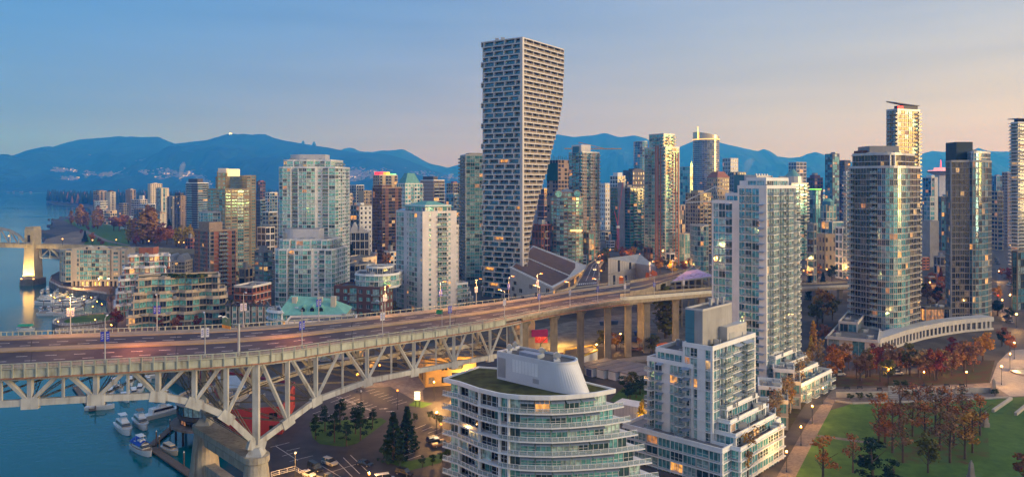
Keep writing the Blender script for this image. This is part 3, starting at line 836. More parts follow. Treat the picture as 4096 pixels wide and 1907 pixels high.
class Bld:
    def __init__(s, name, label, xy, z0=GZ, cat='building', group=None):
        s.base = Vector((xy[0], xy[1], z0))
        s.root = root(name, s.base, label, cat, group)
        s.win, s.bal = [], []
    def part(s, name, mb_): return mb_.build(name, s.root)
    def block(s, poly, z0, z1, nf, wall, glass='teal', slab=None, frame=None, band=0.9, pier=0.5, bay=4.0, pats=None, slab_out=0.0, slab_t=0.28, lit=0.04, detail=1, bd=1.5,
              roof=ROOFM, parapet=0.9, core=True, slabs=True, rail=RAILG, g_band=0.18, eg=None):
        slab, frame = slab or wall, frame or wall
        glass = GL[glass] if isinstance(glass, str) else glass
        fh = (z1 - z0) / nf
        n = len(poly)
        q = MB()
        q.prism(offset(poly, -0.62), z0 - 1.5, z1 - 0.06, CORE, ROOFM)
        for i in range(n):
            A, B = Vector(poly[i][:2]), Vector(poly[(i + 1) % n][:2])
            d = B - A
            Ln = d.length
            if Ln < 0.3: continue
            d /= Ln
            nr = Vector((d.y, -d.x))
            mid = (A + B) / 2
            pat = (pats[i % len(pats)] if isinstance(pats, (list, tuple)) else pats) or 'w'
            seen = nr.dot(-mid) > -0.12 * mid.length
            if pat == '-' or not seen:
                q.fbox(A, d, nr, 0, Ln, -0.6, 0, z0 - 1.0, z1, wall)
                continue
            nb = max(1, round(Ln / bay))
            if len(pat) > 1 and nb >= len(pat): nb = max(len(pat), round(nb / len(pat)) * len(pat)) if nb > len(pat) else nb
            bw = Ln / nb
            rz = math.atan2(d.y, d.x)
            q.fbox(A, d, nr, 0, Ln, -0.6, -0.015, z0 - 1.0, z0 + 0.02, wall)
            prev = None
            for j in range(nb):
                c = pat[j * len(pat) // nb] if nb <= len(pat) else pat[j % len(pat)]
                s0, s1 = j * bw, (j + 1) * bw
                pw = {'g': 0.14, 'b': 0.25}.get(c, pier)
                if c == 's':
                    q.fbox(A, d, nr, s0, s1, -0.6, -0.004, z0, z1, wall)
                    continue
                ww = bw - pw if c != 'n' else bw * 0.46
                gap = (bw - ww) / 2
                q.fbox(A, d, nr, s0, s0 + gap, -0.6, 0, z0, z1, wall if c != 'g' else frame)
                q.fbox(A, d, nr, s1 - gap, s1, -0.6, 0, z0, z1, wall if c != 'g' else frame)
                bnd = g_band if c in 'gb' else band
                bh = fh - bnd - (slab_t if slabs else 0.12)
                if c == 'n': bh = min(bh, fh * 0.52)
                cx = A + d * ((s0 + s1) / 2) - nr * (0.10 if c != 'b' else 0.45)
                for k in range(nf):
                    zk = z0 + k * fh
                    if bnd > 0.2: q.fbox(A, d, nr, s0 + gap, s1 - gap, -0.6, -0.02, zk, zk + bnd, wall)
                    if not slabs or c == 'n': q.fbox(A, d, nr, s0 + gap, s1 - gap, -0.6, -0.02, zk + bnd + bh, zk + fh, wall)
                    gm = pick(GL[eg[i]] if eg and i in eg else glass)
                    if lit and rnd.random() < lit * 0.7: gm = rnd.choice((LIT, LITP, LITD, LITD))
                    me = window_mesh(ww, bh, gm, frame, detail)
                    s.win.append((me, Vector((cx.x, cx.y, zk + bnd)), rz, mid.length + 0.02 * abs(zk - H)))
                    if c == 'b':
                        p = A + d * ((s0 + s1) / 2)
                        s.bal.append((balcony_mesh(bw * 0.96, bd, slab, rail), Vector((p.x, p.y, zk + 0.12)), rz, mid.length))
        s.part('wall', q)
        if slabs:
            m = MB()
            off = offset(poly, slab_out + 0.012)
            m.prism(off, -slab_t, 0, slab)
            me = m.mesh('floor_slab')
            for k in range(1, nf + 1): inst('floor_slab', me, s.root, Vector((0, 0, z0 + k * fh)) - s.base)
        if parapet:
            m = MB()
            for i in range(n):
                A, B = Vector(poly[i][:2]), Vector(poly[(i + 1) % n][:2])
                d = (B - A).normalized()
                m.fbox(A, d, Vector((d.y, -d.x)), 0.004 * i, (B - A).length - 0.003 * i, -0.3 - 0.002 * i, 0.03 + 0.002 * i, z1 - 0.02, z1 + parapet - 0.004 * (i % 5), slab)
            s.part('parapet', m)
            m = MB(); m.sheet([(x, y, z1 + 0.05) for x, y in offset(poly, -0.31)], roof); s.part('roof', m)
            c = Vector((sum(p[0] for p in poly) / n, sum(p[1] for p in poly) / n))
            for k in range(3):
                p = c.lerp(Vector(poly[(k * n // 3) % n][:2]), rnd.uniform(.35, .7)); w_ = rnd.uniform(.5, 1.1); m = MB()
                m.box(p.x - w_, p.x + w_, p.y - w_ * .8, p.y + w_ * .8, z1 + .05, z1 + rnd.uniform(.8, 1.7), GALV if k else W_GREY); m.tube((p.x + w_ * 1.6, p.y, z1 + .05), (p.x + w_ * 1.6, p.y, z1 + 1.6), .18, .18, GALV, 6); s.part('roof_unit', m)
        return fh
    def boxpart(s, name, poly, z0, z1, m, mt=None):
        q = MB(); q.prism(poly, z0, z1, m, mt or m); return s.part(name, q)
    def finish(s, cap=290):
        for lst, nm in ((s.win, 'window'), (s.bal, 'balcony')):
            lst.sort(key=lambda t: t[3])
            for me, p, rz, _ in lst[:cap]: inst(nm, me, s.root, p - s.base, rz)
            rest = lst[cap:]
            if rest:
                q = MB()
                for me, p, rz, _ in rest:
                    M_ = Matrix.Translation(p) @ Matrix.Rotation(rz, 4, 'Z')
                    o = len(q.v)
                    q.v.extend([tuple(M_ @ v.co) for v in me.vertices])
                    ids = [q.mi(m) for m in me.materials]
                    for f in me.polygons:
                        q.f.append(tuple(o + i for i in f.vertices)); q.m.append(ids[f.material_index])
                tag(s.part(nm + '_rows', q), kind='stuff')
        return s.root
def inner(poly, f0, f1, g0, g1):
    """part of a four-cornered plan: fractions along edge 0-1 and edge 0-3"""
    p0, p1, p3 = Vector(poly[0]), Vector(poly[1]), Vector(poly[3])
    a, b = p1 - p0, p3 - p0
    return [tuple(p0 + a * x + b * y) for x, y in ((f0, g0), (f1, g0), (f1, g1), (f0, g1))]
def hip_roof(q, poly, z0, z1, m, k=0.5, over=0.4):
    p = offset(poly, over)
    c = Vector((sum(x for x, _ in p) / len(p), sum(y for _, y in p) / len(p)))
    top = [tuple(Vector(t).lerp(c, 1 - k)) + (z1,) for t in p]
    q.loft([[t + (z0 - 0.25,) for t in p], [t + (z0,) for t in p], top], m)
# ================================================================ MAIN TOWERS
# ---- tall tower that widens upwards, with staggered boxes
def pixel_tower():
    a = R(56)
    C = Vector((gx(2090, 458), 458))
    dr, dl = Vector((math.cos(a), math.sin(a))), Vector((-math.sin(a), math.cos(a)))
    ztop, n = gz(148, 458), 50
    fh = (ztop - GZ) / n
    RT = [(150, 2256), (330, 2254), (400, 2247), (450, 2241), (500, 2232), (550, 2217), (600, 2207), (650, 2197), (700, 2181), (750, 2168), (800, 2153), (850, 2142), (900, 2131), (950, 2122), (1000, 2116), (1060, 2110), (1200, 2108)]
    def ln(u, d):
        k = (u - U0) / F
        return (k * C.y - C.x) / (d.x - k * d.y)
    LL = ln(1930, dl)
    b = Bld('twisting_tower', 'tallest tower, grey and gold grid of staggered boxes widening towards its top', C)
    FR = mat('tower_metal_frame', (0.60, 0.58, 0.56), 0.55, 0.05, var=0.08, scale=0.1)
    SOF = mat('tower_balcony_wall', (0.30, 0.24, 0.17), 0.7, var=0.15)
    TRAIL = mat('tower_rail_glass', (0.10, 0.24, 0.30), 0.1, alpha=0.6, spec=0.9)
    dep = 1.9
    for k in range(n):
        z0 = GZ + k * fh
        vv = VH + (H - z0 - fh / 2) * F / 458
        lr = max(3.0, ln(lerp(RT, vv), dr))
        lr = round(lr / 1.1) * 1.1
        ll = LL + (1.3 if k % 4 == 1 else 0.0)
        O = C
        poly = [tuple(O), tuple(O + dr * lr), tuple(O + dr * lr + dl * ll), tuple(O + dl * ll)]
        q = MB()
        q.prism(poly, z0 + fh - 0.72, z0 + fh, FR)
        q.prism([tuple(O + dr * dep + dl * dep), tuple(O + dr * (lr - 0.8) + dl * dep), tuple(O + dr * (lr - .8) + dl * (ll - 0.8)), tuple(O + dr * dep + dl * (ll - 0.8))], z0, z0 + fh - 0.72, SOF)
        def wall_side(A, d, nr, Ln, nb, ph, first):
            cell = Ln / nb
            xs = [0.0] + [x for x in ((j + ph) * cell for j in range(nb + 1)) if 0.9 < x < Ln - 0.9] + [Ln]
            pw = 0.95 if first else 0.42
            for x in xs:
                x0, x1 = max(0, x - pw / 2), min(Ln, x + pw / 2)
                q.fbox(A, d, nr, x0, x1, -dep, -0.005, z0, z0 + fh - 0.72, FR)
            for x0, x1 in zip(xs, xs[1:]):
                w = x1 - x0 - pw
                if w < 0.6: continue
                p = A + d * ((x0 + x1) / 2) - nr * (dep - 0.14)
                gm = pick([(GL['blue'][1][0], 3), (GL['blue'][0][0], 2)] if first else GL['dark'])
                if rnd.random() < (0.035 if z0 < 90 else 0.004): gm = LIT
                b.win.append((window_mesh(w, fh - 0.8, gm, GALV, 1), Vector((p.x, p.y, z0 + 0.03)), math.atan2(d.y, d.x), p.length - (200 if first else 0)))
                q.fbox(A, d, nr, x0 + pw / 2, x1 - pw / 2, -0.12, -0.06, z0 + 0.02, z0 + 1.0, TRAIL if first else SOF)
        wall_side(Vector(poly[3]), -dl, Vector((-dr.x, -dr.y)), ll, 4, (0, 0.33, 0.66, 0.15)[k % 4] if k < n - 1 else 0.3, True)
        wall_side(Vector(poly[0]), dr, Vector((-dl.x, -dl.y)), lr, max(1, round(lr / 8.2)), (0.0, 0.5)[k % 2], False)
        b.part('floor_frame', q)
    q = MB()
    q.prism(inner([tuple(C), tuple(C + dr * ln(2256, dr)), tuple(C + dr * 50 + dl * LL), tuple(C + dl * LL)], 0.2, 0.8, 0.2, 0.8), ztop, ztop + 0.6, ROOFM)
    for f in (0.15, 0.3):
        p = C + dl * (LL * (0.4 + f)) + dr * 3
        q.box(p.x - 1.2, p.x + 1.2, p.y - 1, p.y + 1, ztop, ztop + 1.8, GALV)
    b.part('roof_plant', q)
    b.finish(300)
    # wedge-shaped low building at the foot
    Y = 440
    A, B_, C_ = Vector((gx(2040, Y), Y)), Vector((gx(2212, 400), 400)), Vector((gx(2355, 560), 560))
    A2 = Vector((gx(2130, 590), 590))
    w = Bld('wedge_building', 'low wedge-shaped grey building with brown planted roof and lit glass side beside ramp', B_)
    q = MB()
    zA, zB, zC = gz(1070, Y), gz(1152, 400), gz(1070, 560)
    q.loft([[(A.x, A.y, GZ), (B_.x, B_.y, GZ), (C_.x, C_.y, GZ), (A2.x, A2.y, GZ)], [(A.x, A.y, zA), (B_.x, B_.y, zB), (C_.x, C_.y, zC), (A2.x, A2.y, zA)]], W_SILV)
    w.part('wall', q)
    q = MB()
    q.add([(p.x, p.y, z + 0.25) for p, z in ((A + (C_ - A) * 0.03, zA), (B_ + (A2 - B_) * 0.04, zB), (C_ + (A - C_) * 0.03, zC), (A2 + (B_ - A2) * 0.04, zA))], [(0, 1, 2, 3)], mat('planted_roof', (0.10, 0.055, 0.04), 0.9, var=0.4, scale=0.3))
    w.part('roof', q)
    q = MB()
    for p, r_, z0, z1 in ((A, B_, zA, zB), (B_, C_, zB, zC), (C_, A2, zC, zA)):
        q.beam((p.x, p.y, z0 + 0.3), (r_.x, r_.y, z1 + 0.3), 0.7, 0.8, W_WHITE)
    q.beam((A.lerp(A2, .45).x, A.lerp(A2, .45).y, zA + .4), (B_.lerp(C_, .45).x, B_.lerp(C_, .45).y, (zB + zC) / 2 + .4), 0.7, 0.8, W_WHITE)
    w.part('roof_kerb', q)
    d = (B_ - A).normalized(); nr = Vector((d.y, -d.x)); Ln = (B_ - A).length; rz = math.atan2(d.y, d.x)
    for fl in range(4):
        for j in range(5):
            if (j + fl) % 5 == 4: continue
            x = Ln * (0.08 + 0.19 * j + 0.05 * (fl % 2)); z = GZ + 1.5 + fl * 3.6
            if z + 2.6 > zA + (zB - zA) * x / Ln: continue
            p = A + d * x + nr * 0.12
            w.win.append((window_mesh(3.4, 2.3, pick(GL['dark']), W_SILV, 1), Vector((p.x, p.y, z)), rz, 1))
    d = (C_ - B_).normalized(); nr = Vector((d.y, -d.x)); Ln = (C_ - B_).length; rz = math.atan2(d.y, d.x)
    for j in range(26):
        x = Ln * (j + 0.5) / 26; h = zB + (zC - zB) * x / Ln - GZ - 3.2
        p = B_ + d * x + nr * 0.12
        for k in range(2):
            w.win.append((window_mesh(Ln / 26 * 0.9, h / 2 - 0.3, LIT if rnd.random() < 0.22 else pick(GL['silver']), GALV, 1), Vector((p.x, p.y, GZ + 2 + k * h / 2)), rz, 1))
    w.finish()
pixel_tower()

def sunshade(b, A, d, nr, s0, s1, z, dep=1.3):
    q = MB()
    n = max(2, round((s1 - s0) / 1.1))
    for k in range(n):
        x0 = s0 + (s1 - s0) * k / n
        p = [A + d * x0 + nr * 0.05, A + d * (x0 + (s1 - s0) / n - 0.06) + nr * 0.05, A + d * (x0 + (s1 - s0) / n - 0.06) + nr * dep, A + d * x0 + nr * dep]
        q.loft([[(t.x, t.y, z + (0.0 if i < 2 else -0.35)) for i, t in enumerate(p)], [(t.x, t.y, z + 0.07 + (0.0 if i < 2 else -0.35)) for i, t in enumerate(p)]], AWN)
    return b.part('sunshade', q)
def edge(poly, i):
    A, B = Vector(poly[i][:2]), Vector(poly[(i + 1) % len(poly)][:2])
    d = (B - A); L_ = d.length; d /= L_
    return A, d, Vector((d.y, -d.x)), L_

# ---- foreground building with curved balconies and green roof
def curved_building():
    Z, fh = 30.0, 2.95
    tip = [P(1842, 1531, Z), P(1923, 1559, Z), P(2002, 1578, Z), P(2037, 1583, Z)]
    cur = [P(u, v, Z) for u, v in ((2080, 1587), (2140, 1589), (2200, 1589.5), (2260, 1587), (2320, 1582), (2380, 1575), (2436, 1564))]
    back = [P(2350, 1543, Z), P(2150, 1495, Z), P(1918, 1478, Z), P(1795, 1521, Z)]
    b = Bld('curved_apartment_block', 'white apartment block with curved balcony bands and mossy green roof', (cur[2].x, cur[2].y + 8))
    xy = lambda L_: [(p.x, p.y) for p in L_]
    RT = Vector((1.0, -0.12))
    def ring(k):
        e = 1.45 * k
        return xy(tip) + [(p.x + RT.x * e * t ** 1.6, p.y + RT.y * e * t ** 1.6) for p, t in zip(cur, (0, 0.08, 0.2, 0.38, 0.58, 0.8, 1.0))] + [(back[0].x + e * 0.9, back[0].y + 0.1 * e)] + xy(back[1:])
    # roof
    q = MB(); r0 = ring(0)
    q.prism(offset(r0, 0.9), Z - 0.3, Z + 0.02, W_WHITE)
    b.part('roof_slab', q)
    q = MB()
    o0, o1 = offset(r0, 0.92), offset(r0, 0.45)
    q.loft([[p + (Z + 0.02,) for p in o0], [p + (Z + 0.62,) for p in o0], [p + (Z + 0.62,) for p in o1], [p + (Z + 0.05,) for p in o1]], W_WHITE, caps=False)
    b.part('parapet', q)
    q = MB(); q.sheet([p + (Z + 0.3,) for p in offset(r0, 0.44)], GREENRF); b.part('green_roof', q)
    nf = 9
    for k in range(nf):
        zt = Z - 0.3 - k * fh
        zb = zt - fh
        r1, r2 = ring(k), ring(k + 1)
        q = MB(); q.prism(offset(r1, -1.6), zb, zt, CORE); b.part('core', q)
        if k < nf - 1:
            q = MB(); q.prism(offset(r2, 1.1), zb - 0.1, zb + 0.16, W_WHITE); b.part('floor_slab', q)
        n = len(r1)
        g = offset(r1, -0.35)
        for i in range(n):
            if i > 9 and i != n - 1: continue
            A, B = Vector(g[i]), Vector(g[(i + 1) % n]); d = (B - A); Ln = d.length; d /= Ln; nr = Vector((d.y, -d.x)); rz = math.atan2(d.y, d.x)
            nb = max(1, round(Ln / 2.6))
            for j in range(nb):
                p = A + d * (Ln * (j + 0.5) / nb)
                inset = 0.9 if (i < 3 and (j + i + k) % 3 == 0) else 0
                p = p - nr * inset
                gm = pick(GL['mint']) if i > 2 else pick(GL['mint'] if rnd.random() < .5 else GL['dark'])
                if rnd.random() < 0.02: gm = LIT
                b.win.append((window_mesh(Ln / nb * 0.97, fh - 0.45, gm, W_WHITE, 2), Vector((p.x, p.y, zb + 0.16)), rz, k))
            # rails
            A2, B2 = Vector(offset(r2, 0.98)[i]), Vector(offset(r2, 0.98)[(i + 1) % n]); d2 = (B2 - A2); L2 = d2.length; d2 /= L2; n2 = Vector((d2.y, -d2.x))
            q = MB()
            q.fbox(A2, d2, n2, 0, L2, -0.04, 0, zb + 0.25, zb + 1.05, RAILG)
            q.fbox(A2, d2, n2, 0, L2, -0.07, 0.03, zb + 1.05, zb + 1.14, W_WHITE)
            for j in range(max(1, round(L2 / 1.5)) + 1):
                x = L2 * j / max(1, round(L2 / 1.5)); q.fbox(A2, d2, n2, max(0, x - 0.04), min(L2, x + 0.04), -0.06, 0.02, zb + 0.16, zb + 1.05, W_WHITE)
            if i >= 3 or (k + i) % 2 == 0 or i == 0: b.part('balcony_rail', q)
            if i in (4, 5, 6, 7, 8) : sunshade(b, A, d, nr, 0.1, Ln - 0.1, zt - 0.38, 1.5)
        if k < nf - 1:
            q = MB()
            for i in (0, 1, 2, 3):
                c = Vector(offset(r1, 0.35)[i]); q.tube((c.x, c.y, zb + 0.16), (c.x, c.y, zt), 0.34, 0.34, W_WHITE, 8)
            b.part('column', q)
            for s_ in range(3):   # balconies stepping out at the left end
                pass
    # mechanical penthouse with raked round end
    Z0 = Z + 0.32
    A = P(1988, 1513, Z0); A.z = 0
    B = P(2200, 1563, Z0); B.z = 0
    d = (B - A); Ln = d.length; d.normalize(); pr = Vector((-d.y, d.x, 0))
    wd = 7.4
    def ringp(ext, r_, z):
        pts = [A, A + d * (Ln + 0.0 * ext)]
        c = A + d * Ln + pr * (wd / 2)
        for k in range(1, 28):
            t = -math.pi / 2 + math.pi * k / 28
            pts.append(c + d * (math.cos(t) * (wd / 2 + ext)) + pr * (math.sin(t) * wd / 2))
        pts += [A + d * Ln + pr * wd, A + pr * wd]
        return [Vector((p.x, p.y, z)) for p in pts]
    PEN = mat('white_penthouse_panel', (0.66, 0.67, 0.69), 0.45, var=0.05, scale=0.3)
    zt = Z0 + 5.8
    q = MB(); q.loft([ringp(3.6, 1, Z0), ringp(0.2, 1, zt)], PEN); b.part('penthouse', q)
    q = MB(); r1 = ringp(0.0, 1, zt + 0.03); r2 = [v.copy() for v in r1]
    ro, ri = ringp(0.18, 1, zt), ringp(-0.35, 1, zt)
    cc = sum(ri, Vector()) / len(ri); ri = [v.lerp(cc, 0.05) for v in ri]
    q.loft([[v + Vector((0, 0, 0.02)) for v in ro], [v + Vector((0, 0, 0.55)) for v in ro], [v + Vector((0, 0, 0.55)) for v in ri], [v + Vector((0, 0, 0.04)) for v in ri]], PEN, caps=False); b.part('penthouse_parapet', q)
    q = MB(); q.add([tuple(v + Vector((0, 0, 0.06))) for v in ri], [tuple(range(len(ri)))], ROOFM); b.part('penthouse_roof', q)
    q = MB(); q.fbox(A, d, -pr, Ln * 0.3, Ln * 0.78, 0.01, 0.05, Z0 + 2.4, Z0 + 5.2, W_WHITE)
    for k in range(8): q.fbox(A, d, -pr, Ln * (0.3 + 0.06 * k), Ln * (0.3 + 0.06 * k) + 0.04, 0.05, 0.07, Z0 + 2.4, Z0 + 5.2, GALV)
    b.part('panel_band', q)
    q = MB(); q.fbox(A, d, -pr, Ln * 0.02, Ln * 0.17, 0.01, 0.06, Z0 + 0.6, Z0 + 5.0, GALV); b.part('louvre_panel', q)
    q = MB(); q.fbox(A, d, -pr, Ln * 0.69, Ln * 0.8, 0.01, 0.05, Z0 + 0.9, Z0 + 1.9, GALV); b.part('vent_grille', q)
    for x, y, s_ in ((0.12, 2.2, 0.8), (0.06, 5.2, 0.7), (0.62, 4.4, 0.85), (0.97, 3.0, 1.0)):
        p = A + d * (Ln * x) + pr * y; p.z = zt
        q = MB()
        q.box(p.x - s_ * .7, p.x + s_ * .7, p.y - s_ * .7, p.y + s_ * .7, zt + 0.06, zt + 0.5, W_WHITE)
        q.tube((p.x, p.y, zt + .5), (p.x, p.y, zt + 1.0), .4 * s_, .4 * s_, GALV, 10)
        q.loft([[Vector((p.x + s_ * (-.8 + .0), p.y + s_ * w_, zt + 1.0)), Vector((p.x + s_ * .8, p.y + s_ * w_, zt + 1.0)), Vector((p.x + s_ * .8, p.y + s_ * w_, zt + 1.5)), Vector((p.x + s_ * .3, p.y + s_ * w_, zt + 2.0)), Vector((p.x - s_ * .3, p.y + s_ * w_, zt + 2.0)), Vector((p.x - s_ * .8, p.y + s_ * w_, zt + 1.5))] for w_ in (-.6, .6)], GALV)
        b.part('roof_vent', q)
    q = MB(); p = A + d * (Ln * .45) + pr * 2.2; q.fbox(A, d, -pr, Ln * .35, Ln * .7, -3.6, -1.4, zt + .06, zt + 1.0, AWN); b.part('cooling_unit', q)
    b.finish(300)
curved_building()

# ---- white terraced block and tall white tower on the right
WSTY = dict(wall=W_WHITE, glass='teal', slab=W_WHITE, frame=W_WHITE, band=0.35, pier=0.35, bay=3.0, slab_out=0.08, slab_t=0.22, lit=0.02, detail=2, g_band=0.2)
def terraced():
    pm = box2(2850, 181, 2588, 3022, 47)
    b = Bld('terraced_white_block', 'white and teal terraced apartment block with mossy roof and blue-sided penthouse', pm[0])
    f = 2.5
    zU = gz(1400, 181); zL = zU - 2 * f - 0.2
    zp = zU - 9 * f
    lo = inner(pm, -0.0, 0.55, 0.28, 1.0)     # lower left wing
    up = inner(pm, 0.0, 1.0, -0.001, 0.44)      # taller right wing
    b.block(lo, zp, zL, 7, pats=['s', '-', '-', 'bgsggbgg'], **{**WSTY, 'bay': 2.3})
    b.block(up, zp, zU, 9, pats=['ggbbgg', 'g', '-', 'ggsgg'], roof=GREENRF, **{**WSTY, 'bay': 2.2})
    # terrace setback above the lower wing
    b.block(inner(pm, 0.05, 0.5, 0.46, 0.9), zL, zL + f, 1, pats='g', **{**WSTY, 'lit': 0})
    # side terraces stepping down on the right face
    A, d, nr, Ln = edge(up, 0)
    for k, (x0, x1, o, nfl) in enumerate(((0.18, 0.9, 1.6, 4), (0.1, 0.95, 3.4, 3), (0.05, 1.0, 5.4, 2), (0.0, 1.05, 7.2, 1))):
        pl = [tuple(A + d * (Ln * x0) + nr * o), tuple(A + d * (Ln * x1) + nr * o), tuple(A + d * (Ln * x1) - nr * 0.2), tuple(A + d * (Ln * x0) - nr * 0.2)]
        zb_ = zp + (nfl - 1) * f; nq = round((zb_ - GZ + 1) / f)
        b.block(pl, zb_ - nq * f, zb_, nq, pats='g', **{**WSTY, 'lit': 0.04, 'parapet': 0.7, 'slab_out': 0.35})
    # podium
    pod = offset(pm, 3.2)
    pod = inner([pod[0], pod[1], pod[2], pod[3]], -0.03, 1.06, -0.06, 1.06)
    b.block(pod, GZ - 2, zp, 4, wall=W_GREY, glass='teal', slab=W_WHITE, frame=W_WHITE, band=0.3, pier=0.4, bay=3.0, pats='ggwg', slab_out=0.15, detail=2, lit=0.03, roof=ROOFL)
    for i in (3, 0):
        A, d, nr, Ln = edge(lo if i == 3 else up, i)
        for k in range(7 if i == 3 else 9):
            z = zp + (k + 1) * f - 0.35
            for a0, a1 in (((0.25, 0.38), (0.78, 0.95)) if i == 3 else ((0.45, 0.6), (0.66, 0.86))): sunshade(b, A, d, nr, Ln * a0, Ln * a1, z, 1.5)
    # rooftop penthouse
    pe = inner(up, 0.06, 0.72, 0.42, 1.0)
    zz = zU
    q = MB(); q.prism(pe, zL + 0.1, gz(1240, 186), W_GREY, ROOFM); b.part('penthouse', q)
    A, d, nr, Ln = edge(pe, 3)
    q = MB(); q.fbox(A, d, nr, 0, Ln * 0.52, 0.01, 0.06, zL + 0.1, gz(1241, 186), TEALP)
    for k in range(1, 8): q.fbox(A, d, nr, 0, Ln * .52, 0.06, 0.075, zL + k * 1.35, zL + k * 1.35 + .05, DARK)
    b.part('teal_panel', q)
    q = MB()
    for i in range(4):
        A, d, nr, Ln = edge(pe, i); q.fbox(A, d, nr, 0, Ln, -0.25, 0.02, gz(1240, 186), gz(1240, 186) + 0.45, W_SILV)
    b.part('penthouse_parapet', q)
    A, d, nr, Ln = edge(pe, 0)
    q = MB(); q.fbox(A, d, nr, Ln * .55, Ln * 1.25, 0.0, 2.2, zU + .06, zU + 4.0, W_SILV); b.part('plant_box', q)
    q = MB(); q.fbox(A, d, nr, Ln * .62, Ln * .8, 2.2, 2.25, zU + .1, zU + 2.4, GALV); b.part('plant_door', q)
    c = Vector(pe[0]).lerp(Vector(pe[2]), 0.6)
    for k in range(3):
        q = MB(); x, y = c.x + 1.9 * k, c.y + 1.2 * k; zt = gz(1240, 186)
        q.tube((x, y, zt), (x, y, zt + 1.5), .45, .45, GALV, 10); q.tube((x, y, zt + 1.5), (x, y, zt + 1.9), .6, .6, GALV, 10); b.part('roof_vent', q)
    b.finish(300)
terraced()
def white_tower():
    pm = box2(3066, 246, 2840, 3222, 47)
    b = Bld('tall_white_tower', 'tall white balconied tower with teal glass rising behind the terraced block', pm[0])
    zt = gz(815, 246)
    n = 25
    fh = (zt - GZ) / n
    main = inner(pm, 0, 0.75, 0, 1)
    b.block(inner(pm, 0, 0.75, 0, 0.5), GZ, zt + 2 * fh, n + 2, pats=['gbbggb', 'bgb', '-', 'gbgs'], **{**WSTY, 'bay': 2.8, 'band': 0.4, 'lit': 0.015, 'detail': 1})
    b.block(inner(pm, 0.04, 0.7, 0.501, 1), GZ, zt, n, pats=['g', 'b', '-', 'ggbgsb'], **{**WSTY, 'bay': 2.8, 'band': 0.4, 'lit': 0.015, 'detail': 1})
    b.block(inner(pm, 0.1, 0.6, 0.501, .8), zt, zt + fh, 1, pats='g', **{**WSTY, 'lit': 0})
    b.block(inner(pm, 0.751, 1.0, 0.1, 0.5), GZ, zt - 3 * fh, n - 3, pats=['bg', 'gb', '-', 'g'], **{**WSTY, 'bay': 3.0, 'detail': 1})
    b.block(inner(pm, 0.1, 0.66, 0.08, 0.42), zt + 2 * fh, zt + 3 * fh, 1, pats='gg', **{**WSTY, 'lit': 0.0})
    pe = inner(pm, 0.15, 0.62, 0.15, 0.58)
    z2 = zt + 2 * fh
    q = MB(); q.prism(pe, z2, gz(722, 246), W_WHITE, ROOFL); b.part('penthouse', q)
    pe2 = inner(pm, 0.2, 0.55, 0.52, 0.72)
    q = MB(); q.prism(pe2, zt, gz(697, 246), TEALP, ROOFL); b.part('lift_tower', q)
    q = MB(); q.prism(inner(pm, 0.18, 0.57, 0.3, 0.518), z2, gz(700, 246), W_SILV, ROOFL); b.part('lift_tower', q)
    c = Vector(pe[0]).lerp(Vector(pe[2]), .5)
    for k in range(5):
        q = MB(); z = gz(722, 246); x, y = c.x + 1.6 * (k - 2), c.y + 2 * (k - 2)
        q.box(x - .7, x + .7, y - .7, y + .7, z, z + 1.2, GALV); q.tube((x, y, z + 1.2), (x, y, z + 2.4), .5, .35, W_SILV, 8); b.part('roof_vent', q)
    # white solid pier at the corner and stepped foot
    A, d, nr, Ln = edge(main, 0)
    for k, (o, nfl, x1) in enumerate(((2.0, 5, 0.8), (4.2, 4, 0.95), (6.6, 3, 1.1), (9.5, 2, 1.3))):
        pl = [tuple(A + d * (Ln * .1) + nr * o), tuple(A + d * (Ln * x1) + nr * o), tuple(A + d * (Ln * x1) - nr * .2), tuple(A + d * (Ln * .1) - nr * .2)]
        b.block(pl, GZ, GZ + nfl * fh * 1.05, nfl, pats='gb', **{**WSTY, 'lit': .03, 'slab_out': .3, 'detail': 1, 'bay': 3.6})
    for k in range(n):
        for i, a0, a1 in ((3, .3, .38), (0, .55, .68), (3, .86, .97)):
            A2, d2, n2, L2 = edge(main, i); sunshade(b, A2, d2, n2, L2 * a0, L2 * a1, GZ + (k + 1) * fh - .3, 1.4)
    b.finish(300)
white_tower()
# low town houses running along the path to the right of the towers
def terrace_row():
    b = Bld('stepped_town_houses', 'low grey stepped town houses lining the tree path beside the white tower', P(3080, 1650, GZ).xy)
    pts = [(3030, 1800, 12), (3085, 1690, 11), (3140, 1610, 11), (3190, 1545, 10)]
    for (u, v, h) in pts:
        p = P(u, v, GZ)
        pl = [(p.x - 7, p.y - 4), (p.x + 2.5, p.y - 7), (p.x + 7, p.y + 6), (p.x - 3, p.y + 9)]
        b.block(pl, GZ, GZ + h - 3.2, 2, wall=W_GREY, slab=W_SILV, glass='teal', pats='gw', bay=3, lit=.03, detail=1, roof=ROOFL)
        b.block(offset(pl, -1.8), GZ + h - 3.2, GZ + h, 1, wall=W_SILV, slab=W_WHITE, glass='teal', pats='g', bay=2.5, lit=.02, detail=1, roof=ROOFL)
    b.finish()
terrace_row()

